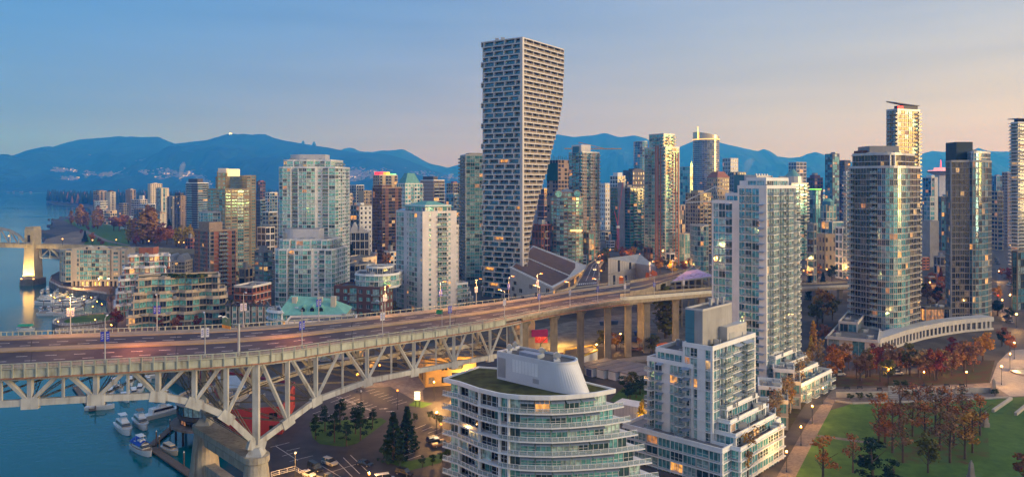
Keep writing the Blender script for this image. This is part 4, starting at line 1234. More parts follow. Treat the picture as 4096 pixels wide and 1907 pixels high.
# ---- dark tower with curved glass bay, right
def dark_tower():
    Y = 346
    x = lambda u, y=Y: gx(u, y)
    pts = [(x(3397, 352), 352), (x(3510, 340), 340)]
    for k in range(1, 8):
        t = k / 8; u = 3510 + (3640 - 3510) * t
        y = 340 - 5.0 * math.sin(math.pi * t * 0.9) + 4 * t
        pts.append((gx(u, y), y))
    pts += [(x(3640, 345), 345), (x(3682, 352), 352), (x(3670, 372), 372), (x(3420, 378), 378)]
    b = Bld('dark_curved_tower', 'dark grey residential tower with a curved pale glass front and stepped crown', (x(3540), Y))
    zt = gz(672, Y); n = 29
    pats = ['bgwgb'] + ['g'] * 8 + ['wgw', 'w', '-', 'g']
    b.block(pts, GZ, zt, n, wall=W_DGREY, glass='teal', slab=W_SILV, frame=W_SILV, pats=pats, bay=2.8, band=.5, pier=.6, slab_out=.25, slab_t=.2, lit=.045, detail=1, g_band=.15, eg={0: 'dark', 9: 'dark', 10: 'dark', 1: 'blue', 2: 'blue'})
    up = [tuple(Vector(p).lerp(Vector((x(3545), 358)), .12)) for p in pts]
    b.block(up, zt, gz(620, Y), 2, wall=W_DGREY, glass='dark', slab=W_SILV, frame=W_GREY, pats='g', bay=3, lit=.12, detail=1, slab_out=.5)
    q = MB(); q.prism(box1(3478, 3595, 356, 12), gz(620, 356), gz(584, 356), W_GREY, ROOFM); b.part('penthouse', q)
    q = MB(); q.prism(box1(3446, 3478, 358, 8), gz(620, 356), gz(601, 356), W_BROWN, ROOFM); b.part('penthouse', q)
    q = MB()
    for u in (3560, 3578): p = x(u, 339); q.tube((p, 339, zt - 12), (p, 339, gz(622, Y)), .5, .5, W_SILV, 8)
    b.part('column', q)
    b.finish(300)
dark_tower()
def gold_tower():
    pm = box2(3590, 470, 3545, 3680, 25)
    b = Bld('golden_tower', 'slim tower with golden lit glass and a winged roof behind the dark tower', pm[0])
    zt = gz(440, 470)
    GOLD_REFL = [(glass_mat('gold_reflection_glass', (0.34, 0.25, 0.10), .25, .6, .1), 4), (GL['blue'][0][0], 1)]  # golden reflection put into the glass colour
    b.block(pm, GZ, zt, 46, wall=W_SILV, glass=GOLD_REFL, pats=['gggggb', 'b', '-', 'gb'], bay=3.2, band=.4, lit=.02, detail=1, slab_out=.1, frame=W_GREY)
    A, d, nr, Ln = edge(pm, 0)
    q = MB(); q.prism(inner(pm, .25, .95, .1, .8), zt, zt + 3.2, W_DGREY); b.part('penthouse', q)
    c0, c1 = Vector(pm[3]), Vector(pm[1])
    q = MB(); q.loft([[(pm[i][0], pm[i][1], zt + h) for i, h in zip(range(4), (4.2, 3.2, 3.4, 5.5))], [(pm[i][0], pm[i][1], zt + h) for i, h in zip(range(4), (4.7, 3.6, 3.9, 6.3))]], W_GREY); b.part('winged_roof', q)
    q = MB(); p = Vector(pm[0]).lerp(Vector(pm[1]), .12); q.box(p.x - 1.6, p.x + 1.6, p.y - .3, p.y - .1, zt + 1.0, zt + 2.4, REDL); b.part('red_sign', q)
    b.finish(300)
gold_tower()
def teal_tower():
    Y = 395
    pts = [(gx(3782, 405), 405), (gx(3803, 392), 392), (gx(3878, 392), 392)]
    for k in range(1, 7):
        t = k / 7; u = 3878 + (3966 - 3878) * t; y = 391 - 3 * math.sin(math.pi * t) + 8 * t
        pts.append((gx(u, y), y))
    pts += [(gx(3967, 402), 402), (gx(3960, 420), 420), (gx(3800, 425), 425)]
    b = Bld('blue_teal_tower', 'blue teal glass tower with a dark box on top, right of the dark tower', (gx(3870, Y), Y))
    zt = gz(648, Y); n = 27
    b.block(pts, GZ, zt, n, wall=W_DGREY, glass='blue', slab=W_GREY, frame=W_GREY, pats=['g', 'gwwgw'] + ['g'] * 7 + ['-'], bay=2.7, band=.5, pier=.5, lit=.05, detail=1, slab_out=.1, slab_t=.2, eg={1: 'dark', 0: 'teal'})
    c = Vector((gx(3925, 405), 405))
    b.block([tuple(Vector(p).lerp(c, .12)) for p in pts[2:]], zt, gz(612, Y), 2, wall=W_SILV, glass='blue', slab=W_SILV, pats='g', bay=2.6, lit=.03, detail=1)
    q = MB(); q.prism(box1(3826, 3891, 400, 10), zt, gz(568, 400), mat('dark_green_box', (.03, .06, .065), .6)); b.part('penthouse', q)
    b.finish(300)
teal_tower()
def far_right():
    pm = box3(4072, 560, 4043, 4260, 50)
    b = Bld('striped_white_tower', 'white tower with tight horizontal balcony stripes at the right edge', pm[0])
    zt = gz(492, 560)
    b.block(pm, GZ, zt, 44, wall=W_SILV, glass='dark', slab=W_WHITE, pats=['b', 'b', '-', 'b'], bay=8.5, lit=.05, detail=1, slab_out=1.2, slab_t=.4)
    q = MB(); q.prism(offset(pm, 1.5), zt + 3.0, zt + 3.5, W_GREY); q.prism(offset(pm, -1.5), zt, zt + 3, CORE); b.part('crown', q)
    b.finish(300)
far_right()

# ---- round-fronted teal towers, left of centre
def round_front(name, label, uL, uR, Y, vt, vdrum, uD0, uD1, vb, nf, seed):
    rnd.seed(seed)
    w = gx(uR, Y) - gx(uL, Y)
    cx = gx(uL, Y) + w * 0.36
    rr = w * 0.36
    x1 = gx(uR, Y); x0 = gx(uL, Y)
    pts = [(x0 + w * f_, Y + dy) for f_, dy in ((0, 5), (.02, 1.5), (.10, -.8), (.24, -1.2), (.242, 1.0), (.35, 1.0), (.352, -1.8), (.50, -2.2), (.64, -1.2), (.642, .4), (.84, .4), (.842, -.9), (.96, -.9), (1.0, 1.8), (1.06, 24), (.04, 26))]
    b = Bld(name, label, (cx, Y))
    zt = gz(vt, Y); z0 = GZ
    pats = ['g', 'g', 'gg', '-', 'b', '-', 'gg', 'gg', '-', 'nbn', '-', 'gg', 'g', 'wgw', '-', 'g']
    b.block(pts, z0, zt, nf, wall=W_WHITE, glass='mint', slab=W_WHITE, frame=W_WHITE, pats=pats, bay=3.4, band=.6, pier=.9, lit=.02, detail=1, slab_out=.1, slab_t=.3, roof=ROOFL)
    zs = zt
    up = [tuple(Vector(p).lerp(Vector((cx + 2, Y + 12)), .16)) for p in pts]
    fh = (zt - z0) / nf
    b.block(up, zt, zt + 2 * fh, 2, wall=W_WHITE, glass='mint', slab=W_WHITE, frame=W_WHITE, pats='gb', bay=3.2, lit=.06, detail=1)
    # tiled drum on the roof
    a0, a1 = gx(uD0, Y + 6), gx(uD1, Y + 6)
    dr = arc(((a0 + (a1 - a0) * .4), Y + 12), (a1 - a0) * .4, 150, 270, 9, 7) + [(a1, Y + 5), (a1, Y + 17), (a0 + 2, Y + 18)]
    TILE = mat('white_tile', (.66, .64, .64), .4, var=.08, scale=.8)
    q = MB(); q.prism(dr, zt + 2 * fh, gz(vdrum, Y + 5), TILE, ROOFL); b.part('roof_drum', q)
    q = MB()
    A, B = Vector(dr[3]), Vector(dr[6]); d = (B - A).normalized(); nr = Vector((d.y, -d.x))
    for k in range(14): q.fbox(A, d, nr, (B - A).length * k / 14, (B - A).length * (k + .6) / 14, .55, .75, zt + 2 * fh + .3, gz(vdrum, Y + 5) - 2.4, W_CREAM)
    b.part('louvres', q)
    b.finish(300)
round_front('tall_round_tower', 'tall white and mint glass tower with a round front and white roof drum', 1108, 1352, 478, 672, 618, 1152, 1302, 1240, 36, 11)
round_front('short_round_tower', 'shorter white and mint round-fronted tower standing before its taller twin', 1092, 1338, 436, 1000, 916, 1127, 1278, 1230, 12, 12)

# ---- white tower with green pyramid roof
def green_roof_tower():
    Y = 420
    pl = box2(1690, 412, 1580, 1848, 38)
    b = Bld('green_roofed_tower', 'pinkish white tower with stacked balconies under a green pyramid roof', pl[0])
    zt = gz(850, Y); n = 20; fh = (zt - GZ) / n
    core = inner(pl, 0, .86, 0, .96)
    b.block(core, GZ, zt, n, wall=W_PINK, glass='mint', slab=W_PINK, frame=W_WHITE, pats=['snsbbns', 'nb', '-', 'gggsn'], bay=3.1, band=.8, pier=.9, lit=.05, detail=1, slab_out=0.02, slab_t=.4)
    b.block(inner(pl, .861, 1.0, .1, .8), GZ, zt - 3 * fh, n - 3, wall=W_PINK, glass='mint', slab=W_PINK, frame=W_WHITE, pats=['n', 'bnb', '-', 'n'], bay=3.2, lit=.04, detail=1)
    b.block(inner(pl, .12, .78, .08, .8), zt, zt + 1.2 * fh, 1, wall=W_PINK, glass='mint', slab=W_WHITE, pats='ggn', bay=3, lit=.03, detail=1)
    q = MB(); z = zt + 1.2 * fh; hip_roof(q, inner(pl, .12, .78, .08, .8), z, gz(805, Y + 8), COPPER, .28, .8); b.part('roof', q)
    q = MB(); A = inner(pl, .02, .3, .5, .95); q.loft([[p + (zt + .3,) for p in A], [p + (zt + h,) for p, h in zip(A, (.8, 2.6, 2.6, .8))]], GL['silver'][0][0]); b.part('conservatory_roof', q)
    for k, (x1, h) in enumerate(((1.06, 5), (1.14, 3), (1.2, 2))):
        b.block(inner(pl, .86 if k == 0 else 1.0 + .06 * k + .001, x1 + .1, .0, .6), GZ, GZ + h * fh, h, wall=W_PINK, glass='mint', slab=W_WHITE, pats=['b', 'b', '-', 'n'], bay=3.5, lit=.04, detail=1)
    b.finish(300)
green_roof_tower()
# ---- slim teal tower left of the twisting tower
def slim_teal():
    pl = box2(1862, 530, 1840, 1955, 14)
    b = Bld('slim_teal_tower', 'slim teal glass tower half hidden left of the tallest tower', pl[0])
    zt = gz(622, 530)
    b.block(pl, GZ, zt, 36, wall=W_SILV, glass='teal', slab=W_SILV, pats=['g', 'b', '-', 'bg'], bay=3.4, lit=.03, detail=1, slab_t=.2)
    q = MB(); q.prism(inner(pl, .2, .8, .2, .8), zt, zt + 2, W_GREY); b.part('penthouse', q)
    b.finish(300)
slim_teal()
# ---- beige and brick towers further left
def beige_tower():
    b = Bld('beige_stepped_tower', 'large beige stepped tower with grid windows behind the brick tower', (gx(930, 560), 560))
    S_ = dict(wall=W_TAN, glass='mint', slab=W_TAN, frame=W_CREAM, band=.9, pier=.9, lit=.03, detail=1, slab_t=.35, bay=3.6)
    m = box2(900, 545, 830, 1000, 48)
    b.block(m, GZ, gz(760, 545), 30, pats=['wwgw', 'w', '-', 'wgw'], **S_)
    b.block(box2(985, 572, 862, 1024, 30), GZ, gz(705, 560), 34, pats=['wnwg', 'n', '-', 'wwgw'], **S_)
    b.block(box1(868, 905, 572, 14, 10), gz(760, 572), gz(690, 572), 4, pats='n', **S_)
    q = MB(); q.prism(box1(910, 950, 570, 8, 8), gz(705, 570), gz(676, 570), mat('lit_lantern_roof', (.8, .6, .3), emit=.35, emitcol=(1, .7, .3))); b.part('lantern', q)
    q = MB(); q.prism(box1(872, 905, 572, 9, 8), gz(692, 570), gz(673, 570), W_PINK); b.part('penthouse', q)
    b.block(arc((gx(840, 548), 551), gx(866, 548) - gx(815, 548), 180, 330, 7, 5) + [(gx(870, 560), 560), (gx(818, 560), 560)], GZ, gz(850, 548), 21, wall=W_WHITE, glass='teal', slab=W_SILV, pats='g', bay=2.6, lit=.01, detail=1)
    b.finish(300)
beige_tower()
def brick_tower():
    m = box2(838, 470, 778, 944, 48)
    b = Bld('red_brick_tower', 'red brick and brown balconied tower in front of the beige tower', m[0])
    zt = gz(925, 470)
    b.block(m, GZ, zt, 16, wall=W_RED, glass='dark', slab=W_BUFF, frame=W_GREY, pats=['gsbbsg', 'w', '-', 'gwsg'], bay=2.9, band=.7, pier=.5, lit=.04, detail=1, slab_out=.1, slab_t=.4)
    q = MB(); q.prism(inner(m, .1, .6, .2, .9), zt, gz(890, 470), W_BUFF, ROOFM); b.part('penthouse', q)
    b.finish(300)
brick_tower()
# ================================================================ CITY BEHIND
M_ORANGE = mat('orange_brick_panel', (0.42, 0.15, 0.075), 0.8, var=0.15)
SIL2 = mat('brushed_crown', (0.62, 0.52, 0.36), 0.25, 0.8, var=0.08)
def bg(name, label, uc, Y, ul, ur, ar, vt, nf, wall, glass, pats, bay=5.0, mech=None, det=None, lit=0.05, slab=None, group=None, band=1.1, pier=1.0, parapet=.9, slabs=False, fin=True, so=0.0, cap=200, frame=None):
    pl = box3(uc, Y, ul, ur, ar)
    b = Bld(name, label, pl[0], group=group)
    zt = gz(vt, Y)
    if det is None: det = 1 if Y < 800 else 0
    b.block(pl, GZ, zt, nf, wall=wall, glass=glass, slab=slab or wall, frame=frame or wall, pats=[pats[0], '-', '-', pats[1]], bay=bay, band=band, pier=pier, lit=lit, detail=det, slabs=slabs or slab is not None, parapet=parapet, slab_t=.3, slab_out=so)
    if mech:
        for (f0, f1, g0, g1, vm, mm) in mech:
            b.boxpart('penthouse', inner(pl, f0, f1, g0, g1), zt, gz(vm, Y), mm, ROOFM)
    if fin: b.finish(cap)
    return b, pl, zt
T = 'apartment_tower'
# ---- west end, left
bg(T, 'brown and white slab tower nearest the wooded point', 396, 1500, 373, 426, 40, 766, 16, W_BUFF, 'dark', ('sb', 'w'), mech=[(.2, .8, .2, .8, 760, W_BROWN)], slab=W_CREAM)
bg(T, 'cream tower with dark brown end wall beside the beach trees', 440, 1480, 425, 463, 40, 769, 16, W_CREAM, 'dark', ('sws', 's'), mech=[(.2, .7, .2, .8, 762, W_BROWN)])
bg(T, 'lone grey brown tower rising before the dark forest', 522, 1600, 502, 543, 42, 760, 14, W_BUFF, 'dark', ('bsb', 's'), slab=W_GREY, mech=[(.2, .7, .2, .8, 754, W_GREY)])
bg(T, 'plain white tower tallest of the west end towers by the forest', 602, 1450, 591, 649, 35, 736, 20, W_CREAM, 'dark', ('nnn', 's'), bay=4.5, mech=[(.35, .6, .2, .8, 731, W_CREAM)])
bg(T, 'cream tower with a teal glass corner left of grey towers', 645, 1150, 624, 676, 40, 754, 21, W_CREAM, 'teal', ('sgns', 'gb'), bay=4, mech=[(.0, .4, .2, .8, 750, COPPER)])
bg(T, 'grey balconied tower beside the cream and teal tower', 690, 1050, 668, 702, 42, 788, 19, W_GREY, 'dark', ('n', 'bsb'), bay=4, slab=W_GREY)
bg(T, 'dark olive tower with a blank tan side wall', 722, 1020, 697, 746, 42, 785, 20, W_BUFF, 'dark', ('sn', 'gw'), bay=4, mech=[(.05, .6, .1, .9, 771, W_DGREY)])
bg('striped_tower', 'white striped balcony tower with dark brown centre and dark roof box', 790, 980, 745, 834, 38, 733, 24, W_DGREY, 'blue', ('b', 'bs'), bay=9, slab=W_WHITE, so=.6, mech=[(.1, .6, .1, .9, 715, W_DGREY)])
bg(T, 'small cream and teal block above the yellow poplars', 640, 1120, 617, 665, 40, 858, 8, W_CREAM, 'teal', ('snss', 'g'), bay=4, mech=[(.1, .5, .1, .8, 845, W_BUFF)])
bg(T, 'pinkish stepped block with a chimney left of white tower', 560, 1500, 525, 596, 40, 800, 8, W_PINK, 'dark', ('w', 'w'), mech=[(.5, .7, .2, .6, 782, W_PINK)])
bg(T, 'low pale block with bay windows behind the beach park', 400, 1450, 378, 432, 40, 806, 8, W_WHITE, 'dark', ('w', 'n'))
bg(T, 'low beige lit block behind the park trees', 440, 1300, 416, 468, 40, 844, 5, W_CREAM, 'dark', ('w', 'w'), lit=.3)
bg(T, 'pale stepped block between two brown towers', 492, 1500, 476, 514, 40, 815, 7, W_CREAM, 'dark', ('w', 'w'))
bg(T, 'white low-rise row under the white west end tower', 590, 1350, 560, 622, 40, 818, 7, W_WHITE, 'dark', ('b', 'w'), slab=W_WHITE)
bg(T, 'brown and tan mid-rise above the tall poplar', 572, 1200, 535, 616, 40, 838, 9, W_BUFF, 'dark', ('sw', 'b'), slab=W_BUFF)
bg(T, 'white and blue mid-rise beside the orange park trees', 512, 1180, 480, 532, 40, 868, 5, W_WHITE, 'teal', ('w', 'w'))
# ---- left of the round towers
bg(T, 'reddish brown tower peeking between beige and round towers', 1040, 1300, 1026, 1062, 40, 728, 14, W_BROWN, 'dark', ('w', 'w'), mech=[(.2, .8, .2, .8, 722, W_RED)])
bg(T, 'white gridded block left of the tall round tower', 1078, 1000, 1060, 1110, 40, 772, 14, W_WHITE, 'blue', ('b', 'w'), slab=W_WHITE)
bg(T, 'dark blue block wedged beside the beige tower', 1040, 900, 1024, 1062, 42, 802, 14, W_DGREY, 'blue', ('b', 's'), slab=W_GREY)
bg(T, 'cream balconied mid-rise left of the round towers', 1075, 800, 1050, 1110, 40, 850, 9, W_CREAM, 'dark', ('b', 'w'), slab=W_WHITE)
bg('low_block', 'low pinkish block with arched windows before the round towers', 1062, 690, 1028, 1100, 40, 912, 5, W_PINK, 'dark', ('w', 'w'))
bg(T, 'small grey curved-balcony mid-rise left of the short round tower', 1052, 500, 1018, 1092, 40, 1010, 8, W_GREY, 'mint', ('gb', 'w'), bay=3.5, slab=W_GREY, mech=[(.2, .6, .2, .7, 985, W_GREY)])
bg(T, 'grey loft block with tall glass behind brick tower', 1002, 600, 960, 1048, 42, 1000, 5, W_GREY, 'silver', ('g', 'g'), bay=3.5, lit=.06)
# ---- centre
bg(T, 'pink balconied tower right behind the tall round tower', 1350, 900, 1328, 1383, 44, 690, 20, W_PINK, 'dark', ('b', 'n'), slab=W_PINK, mech=[(.2, .6, .2, .8, 683, W_TAN)])
bg(T, 'beige mid-rise under the pink balconied tower', 1388, 880, 1372, 1410, 40, 776, 13, W_CREAM, 'dark', ('sn', 'b'), slab=W_CREAM)
bg(T, 'white thin-balconied tower far off between beige towers', 1425, 1250, 1397, 1456, 42, 742, 14, W_WHITE, 'dark', ('b', 'b'), slab=W_WHITE)
bg(T, 'tan mid-rise left of the rainbow-topped tower', 1455, 980, 1433, 1488, 42, 765, 14, W_TAN, 'dark', ('nw', 's'))
bg(T, 'white punched-window mid-rise above the gabled building', 1438, 760, 1401, 1488, 42, 824, 10, W_WHITE, 'dark', ('n', 'b'), slab=W_GREY, mech=[(.3, .6, .3, .7, 812, W_WHITE)])
b, pl, zt = bg('rainbow_topped_tower', 'tan tower with a rainbow-lit crown', 1518, 1000, 1492, 1590, 40, 702, 20, W_TAN, 'dark', ('bsb', 'n'), slab=W_CREAM, so=.4, fin=False)
for k, c in enumerate(((.9, .04, .06), (.9, .25, .03), (.85, .6, .05), (.15, .75, .15), (.2, .9, .3))):
    b.boxpart('lit_crown_panel', inner(pl, .05 + .18 * k, .22 + .18 * k, .05, .9), zt + .9, gz(688, 1000) if k < 3 else gz(694, 1000), mat('rainbow_%d' % k, c, emit=.5))
b.finish(200)
bg(T, 'dark brown brick tower with glazed left side, centre', 1528, 700, 1490, 1606, 42, 752, 22, W_BROWN, 'dark', ('gsg', 'gw'), bay=4, slab=W_BUFF, lit=.1, mech=[(.05, .55, .1, .9, 742, W_BROWN)])
b, pl, zt = bg(T, 'white gridded tower with a teal pyramid crown', 1620, 900, 1586, 1692, 40, 736, 15, W_WHITE, 'teal', ('wwb', 'w'), bay=4.5, fin=False)
q = MB(); hip_roof(q, inner(pl, .05, .85, .05, .85), zt + .5, gz(692, 900), mat('teal_glass_roof', (.12, .32, .30), .2), .45, .4); b.part('pyramid_roof', q)
b.finish(200)
bg(T, 'brown tower with striped white balconies beside the pyramid tower', 1735, 960, 1682, 1778, 40, 722, 17, W_BUFF, 'dark', ('b', 's'), bay=8, slab=W_WHITE, so=.5, mech=[(.1, .5, .1, .9, 706, W_DGREY)])
bg(T, 'tan far tower right of the striped brown tower', 1812, 1150, 1786, 1846, 42, 735, 14, W_TAN, 'dark', ('b', 'w'), slab=W_TAN, mech=[(.3, .7, .3, .7, 726, W_RED)])
bg(T, 'bluish glass mid-rise left of the slim teal tower', 1815, 850, 1784, 1850, 42, 776, 14, W_GREY, 'blue', ('b', 'g'), slab=W_SILV)
def gabled():
    b = Bld('gabled_white_building', 'white gabled low building with stepped rooflines behind the park trees', (gx(1420, 640), 640))
    pl = box1(1368, 1476, 640, 18, 8)
    b.block(pl, GZ, gz(932, 640), 4, wall=W_SILV, glass='dark', pats=['wwwwww', '-', '-', 'w'], bay=4, lit=.03, slabs=False, detail=1)
    A, d, nr, Ln = edge(pl, 0)
    z = gz(932, 640)
    for k, (x, w, h) in enumerate(((.2, .2, 5), (.45, .26, 9), (.72, .22, 6), (.9, .14, 3))):
        q = MB(); p = [A + d * (Ln * (x - w / 2)), A + d * (Ln * (x + w / 2)), A + d * (Ln * x)]
        q.loft([[(p[0].x - nr.x * o, p[0].y - nr.y * o, z), (p[1].x - nr.x * o, p[1].y - nr.y * o, z), (p[1].x - nr.x * o, p[1].y - nr.y * o, z + h * .35), (p[2].x - nr.x * o, p[2].y - nr.y * o, z + h), (p[0].x - nr.x * o, p[0].y - nr.y * o, z + h * .35)] for o in (-.05, 14)], W_SILV)
        b.part('gable', q)
    b.finish()
gabled()
# ---- right of the tallest tower
b, pl, zt = bg('unfinished_tower', 'unfinished concrete tower wrapped in dark green netting under a crane', 2232, 800, 2188, 2282, 40, 640, 22, W_BUFF, [(CORE, 3), (W_BUFF, 1)], ('w', 'w'), bay=5, slab=W_BUFF, lit=0.0, fin=False, parapet=0)
A, d, nr, Ln = edge(pl, 3)
q = MB(); q.fbox(A, d, nr, 0, Ln, .3, .5, zt - 22, zt - 3, mat('green_netting', (.015, .10, .09), .9)); b.part('netting', q)
q = MB()
for k in range(14):
    p = Vector(pl[0]).lerp(Vector(pl[1 if k % 2 else 3]), k / 14); q.tube((p.x, p.y, zt), (p.x, p.y, zt + 2 + 3 * rnd.random()), .2, .2, DARK, 5)
b.part('rebar_posts', q); b.finish(200)
b, pl, zt = bg('tan_glass_tower', 'tan and pale glass tower with a tall grey lift box, by the crane', 2330, 660, 2275, 2398, 42, 610, 33, W_BUFF, 'teal', ('wngb', 'gb'), bay=3.6, slab=W_SILV, lit=.03, mech=[(.05, .6, .15, .85, 578, W_PINK), (-.02, .2, .3, .7, 585, TEALP)], cap=290)
def round_green():
    Y = 640
    c = (gx(2272, Y), Y + 14)
    w = gx(2340, Y) - c[0]
    pts = arc(c, w, 185, 355, 12, 14) + [(c[0] + w, Y + 28), (c[0] - w, Y + 28)]
    b = Bld('round_green_tower', 'round green glass tower with arched crown beside the curving street', c)
    zt = gz(790, Y)
    b.block(pts, GZ, zt, 19, wall=W_BUFF, glass='mint', slab=W_BUFF, frame=W_BUFF, pats=['g', 'g', 'w', 'g', 'g', 'w', 'b', 'b', 'w', 'g', 'g', 'w', 'w', '-'], bay=3, band=.8, pier=.7, lit=.03, detail=1, slab_t=.3)
    up = [tuple(Vector(p).lerp(Vector(c), .15)) for p in pts]
    b.block(up, zt, gz(772, Y), 1, wall=W_BUFF, glass='mint', pats='w', bay=4, lit=0, slab=W_BUFF, detail=1)
    for x in (-.55, .55):
        q = MB(); cx = c[0] + w * x; q.tube((cx, Y + 1.5, gz(775, Y)), (cx, Y + 6, gz(775, Y)), 3.4, 3.4, W_BUFF, 16); q.tube((cx, Y + 1.3, gz(776, Y)), (cx, Y + 1.6, gz(776, Y)), 2.8, 2.8, GL['mint'][0][0], 16); b.part('arched_dormer', q)
    q = MB(); hip_roof(q, [(c[0] - 6, Y + 8), (c[0] + 6, Y + 8), (c[0] + 6, Y + 20), (c[0] - 6, Y + 20)], gz(768, Y), gz(754, Y), mat('blue_grey_roof', (.2, .24, .28), .6), .1, .4); b.part('roof', q)
    q = MB(); q.box(c[0] + 2, c[0] + 12, Y - 1.9, Y - 1.4, gz(925, Y), gz(919, Y), BULBW); b.part('light_strip', q)
    b.finish(290)
round_green()
bg(T, 'orange brown striped office block between the two tallest central towers', 2176, 950, 2150, 2207, 42, 755, 9, W_RED, 'dark', ('w', 'w'), bay=30, slab=W_PINK, so=.3)
bg(T, 'red brick low apartments at the foot of the round green tower', 2165, 640, 2128, 2212, 42, 902, 6, W_RED, 'dark', ('wb', 'w'), bay=4, lit=.06, mech=[(.3, .6, .3, .7, 880, GALV)])
bg(T, 'grey beige podium annex joined beside the round green tower', 2355, 650, 2335, 2378, 30, 935, 6, W_BUFF, 'mint', ('g', 'w'), bay=3.5)
b, pl, zt = bg('glass_brick_tower', 'tall pale glass tower with orange brick stripes, middle of the skyline', 2662, 645, 2578, 2718, 48, 590, 35, W_SILV, 'teal', ('gbgg', 'gbgsgb'), bay=3.3, slab=W_SILV, lit=.02, fin=False, cap=290, frame=W_SILV)
b.block(inner(pl, .0, .8, .08, .78), zt, gz(537, 645), 4, wall=W_SILV, glass='teal', slab=W_SILV, pats='gb', bay=3.3, lit=.01, detail=1)
A, d, nr, Ln = edge(pl, 3)
q = MB()
for x in (.52, .62, .74): q.fbox(A, d, nr, Ln * x, Ln * x + 1.5, .01, .25, GZ, zt + 2, M_ORANGE)
b.part('brick_stripe', q)
A, d, nr, Ln = edge(pl, 0)
q = MB()
for x in (.5, .7, .88): q.fbox(A, d, nr, Ln * x, Ln * x + 1.2, .01, .25, GZ, zt - 4, M_ORANGE)
b.part('brick_stripe', q)
b.finish(290)
def silver_tower():
    Y = 1300
    c = (gx(2839, Y), Y + 22); w = gx(2890, Y) - c[0]
    b = Bld('silver_cylinder_tower', 'silver rounded tower with golden lit raked crown and a bright mast', c)
    pts = arc(c, w, 180, 360, 16, 22) + [(c[0] + w, Y + 30), (c[0] - w, Y + 30)]
    zt = gz(557, Y)
    b.block(pts, GZ, zt, 42, wall=W_SILV, glass='silver', frame=W_SILV, pats='g', bay=6, lit=.015, detail=0, slabs=False, parapet=0, band=.3, g_band=.25)
    top = [(x, y, zt + 2 + (gz(530, Y) - zt) * (1 - (x - (c[0] - w)) / (2 * w) * .75)) for x, y in pts]
    q = MB(); q.loft([[(x, y, zt) for x, y in pts], top], SIL2); q.smooth = False; b.part('crown', q)
    q = MB(); q.loft([[(x, y, zt - .6) for x, y in offset(pts, .8)], [(x, y, zt + 1.4) for x, y in offset(pts, .8)]], mat('golden_light_band', (1, .75, .35), emit=.3, emitcol=(1, .55, .15))); b.part('light_band', q)
    q = MB(); x = gx(2796, Y); q.tube((x, Y + 8, zt), (x, Y + 8, gz(505, Y)), .9, .5, BULBW, 6); b.part('mast', q)
    b.finish(290)
silver_tower()
def curved_blue():
    Y = 1500; c = (gx(2570, Y), Y + 16); w = gx(2596, Y) - c[0]
    b = Bld('far_blue_tower', 'far curved blue glass tower left of the brick-striped glass tower', c)
    b.block(arc(c, w, 180, 360, 8, 16) + [(c[0] + w, Y + 30), (c[0] - w, Y + 30)], GZ, gz(566, Y), 30, wall=W_SILV, glass='blue', pats='g', bay=6, lit=.02, detail=0, slab=W_SILV, slab_out=.3)
    b.finish(250)
curved_blue()
bg('office_block', 'black office block with bright sign band left of far blue tower', 2530, 1100, 2492, 2580, 38, 683, 13, W_DGREY, 'dark', ('n', 'n'), bay=5, lit=.15, mech=[(.3, .9, .2, .8, 674, W_DGREY)])
bg('office_block', 'white stepped hotel block above the red crane', 2470, 1000, 2440, 2502, 40, 705, 15, W_WHITE, 'dark', ('wb', 'w'), slab=W_WHITE, mech=[(.2, .8, .2, .8, 690, W_WHITE)])
bg('office_block', 'low white gridded office block right of the tan glass tower', 2420, 1150, 2400, 2440, 40, 735, 10, W_WHITE, 'dark', ('n', 'n'), bay=4)
b, pl, zt = bg('green_glass_tower', 'dark green glass twin tower with a grey lift shaft behind red crane', 2520, 800, 2442, 2578, 40, 752, 20, W_DGREY, 'green', ('gb', 'g'), bay=4, lit=.03, slab=W_GREY, mech=[(.1, .4, .2, .7, 740, W_GREY)], fin=False)
A, d, nr, Ln = edge(pl, 3)
q = MB(); q.fbox(A, d, nr, Ln * .45, Ln * .75, .02, 2.0, GZ, zt + 6, W_GREY); b.part('lift_shaft', q); b.finish(250)
b, pl, zt = bg('spired_teal_tower', 'angular teal glass tower with a thin spire', 2760, 1350, 2712, 2798, 44, 668, 18, W_SILV, 'teal', ('g', 'g'), bay=6, lit=.03, fin=False)
q = MB(); p = Vector(pl[0]); q.loft([[(x, y, zt) for x, y in inner(pl, .0, .6, .0, .35)], [(p.x + 3, p.y + 2, gz(640, 1350)), (p.x + 6, p.y + 4, gz(660, 1350)), (p.x + 5, p.y + 8, gz(668, 1350)), (p.x + 1, p.y + 4, gz(664, 1350))]], GL['teal'][0][0]); q.tube((p.x + 3, p.y + 2, zt), (p.x + 3, p.y + 2, gz(622, 1350)), .5, .15, GALV, 5); b.part('spire', q); b.finish(200)
bg('office_block', 'white gridded office tower right of the silver tower', 2922, 1400, 2890, 2953, 40, 634, 16, W_WHITE, 'dark', ('n', 'w'), bay=5, lit=.08)
b, pl, zt = bg('gable_roofed_tower', 'orange tan tower with a steep red gabled roof', 2870, 1000, 2828, 2918, 42, 712, 14, W_TAN, 'dark', ('n', 'n'), bay=4, lit=.12, fin=False)
q = MB(); hip_roof(q, pl, zt + .9, gz(686, 1000), mat('red_tile_roof', (.36, .14, .07), .8), .5, .3); b.part('roof', q); b.finish(200)
bg('office_block', 'grey twin office slab behind the gabled tan tower', 2950, 1200, 2912, 2985, 40, 690, 14, W_GREY, 'dark', ('w', 'w'))
bg(T, 'tan stone office block with rooftop white crane', 2800, 760, 2742, 2846, 44, 775, 15, W_TAN, 'dark', ('wbw', 'wnw'), bay=4, lit=.03, mech=[(.2, .7, .3, .8, 762, W_TAN)])
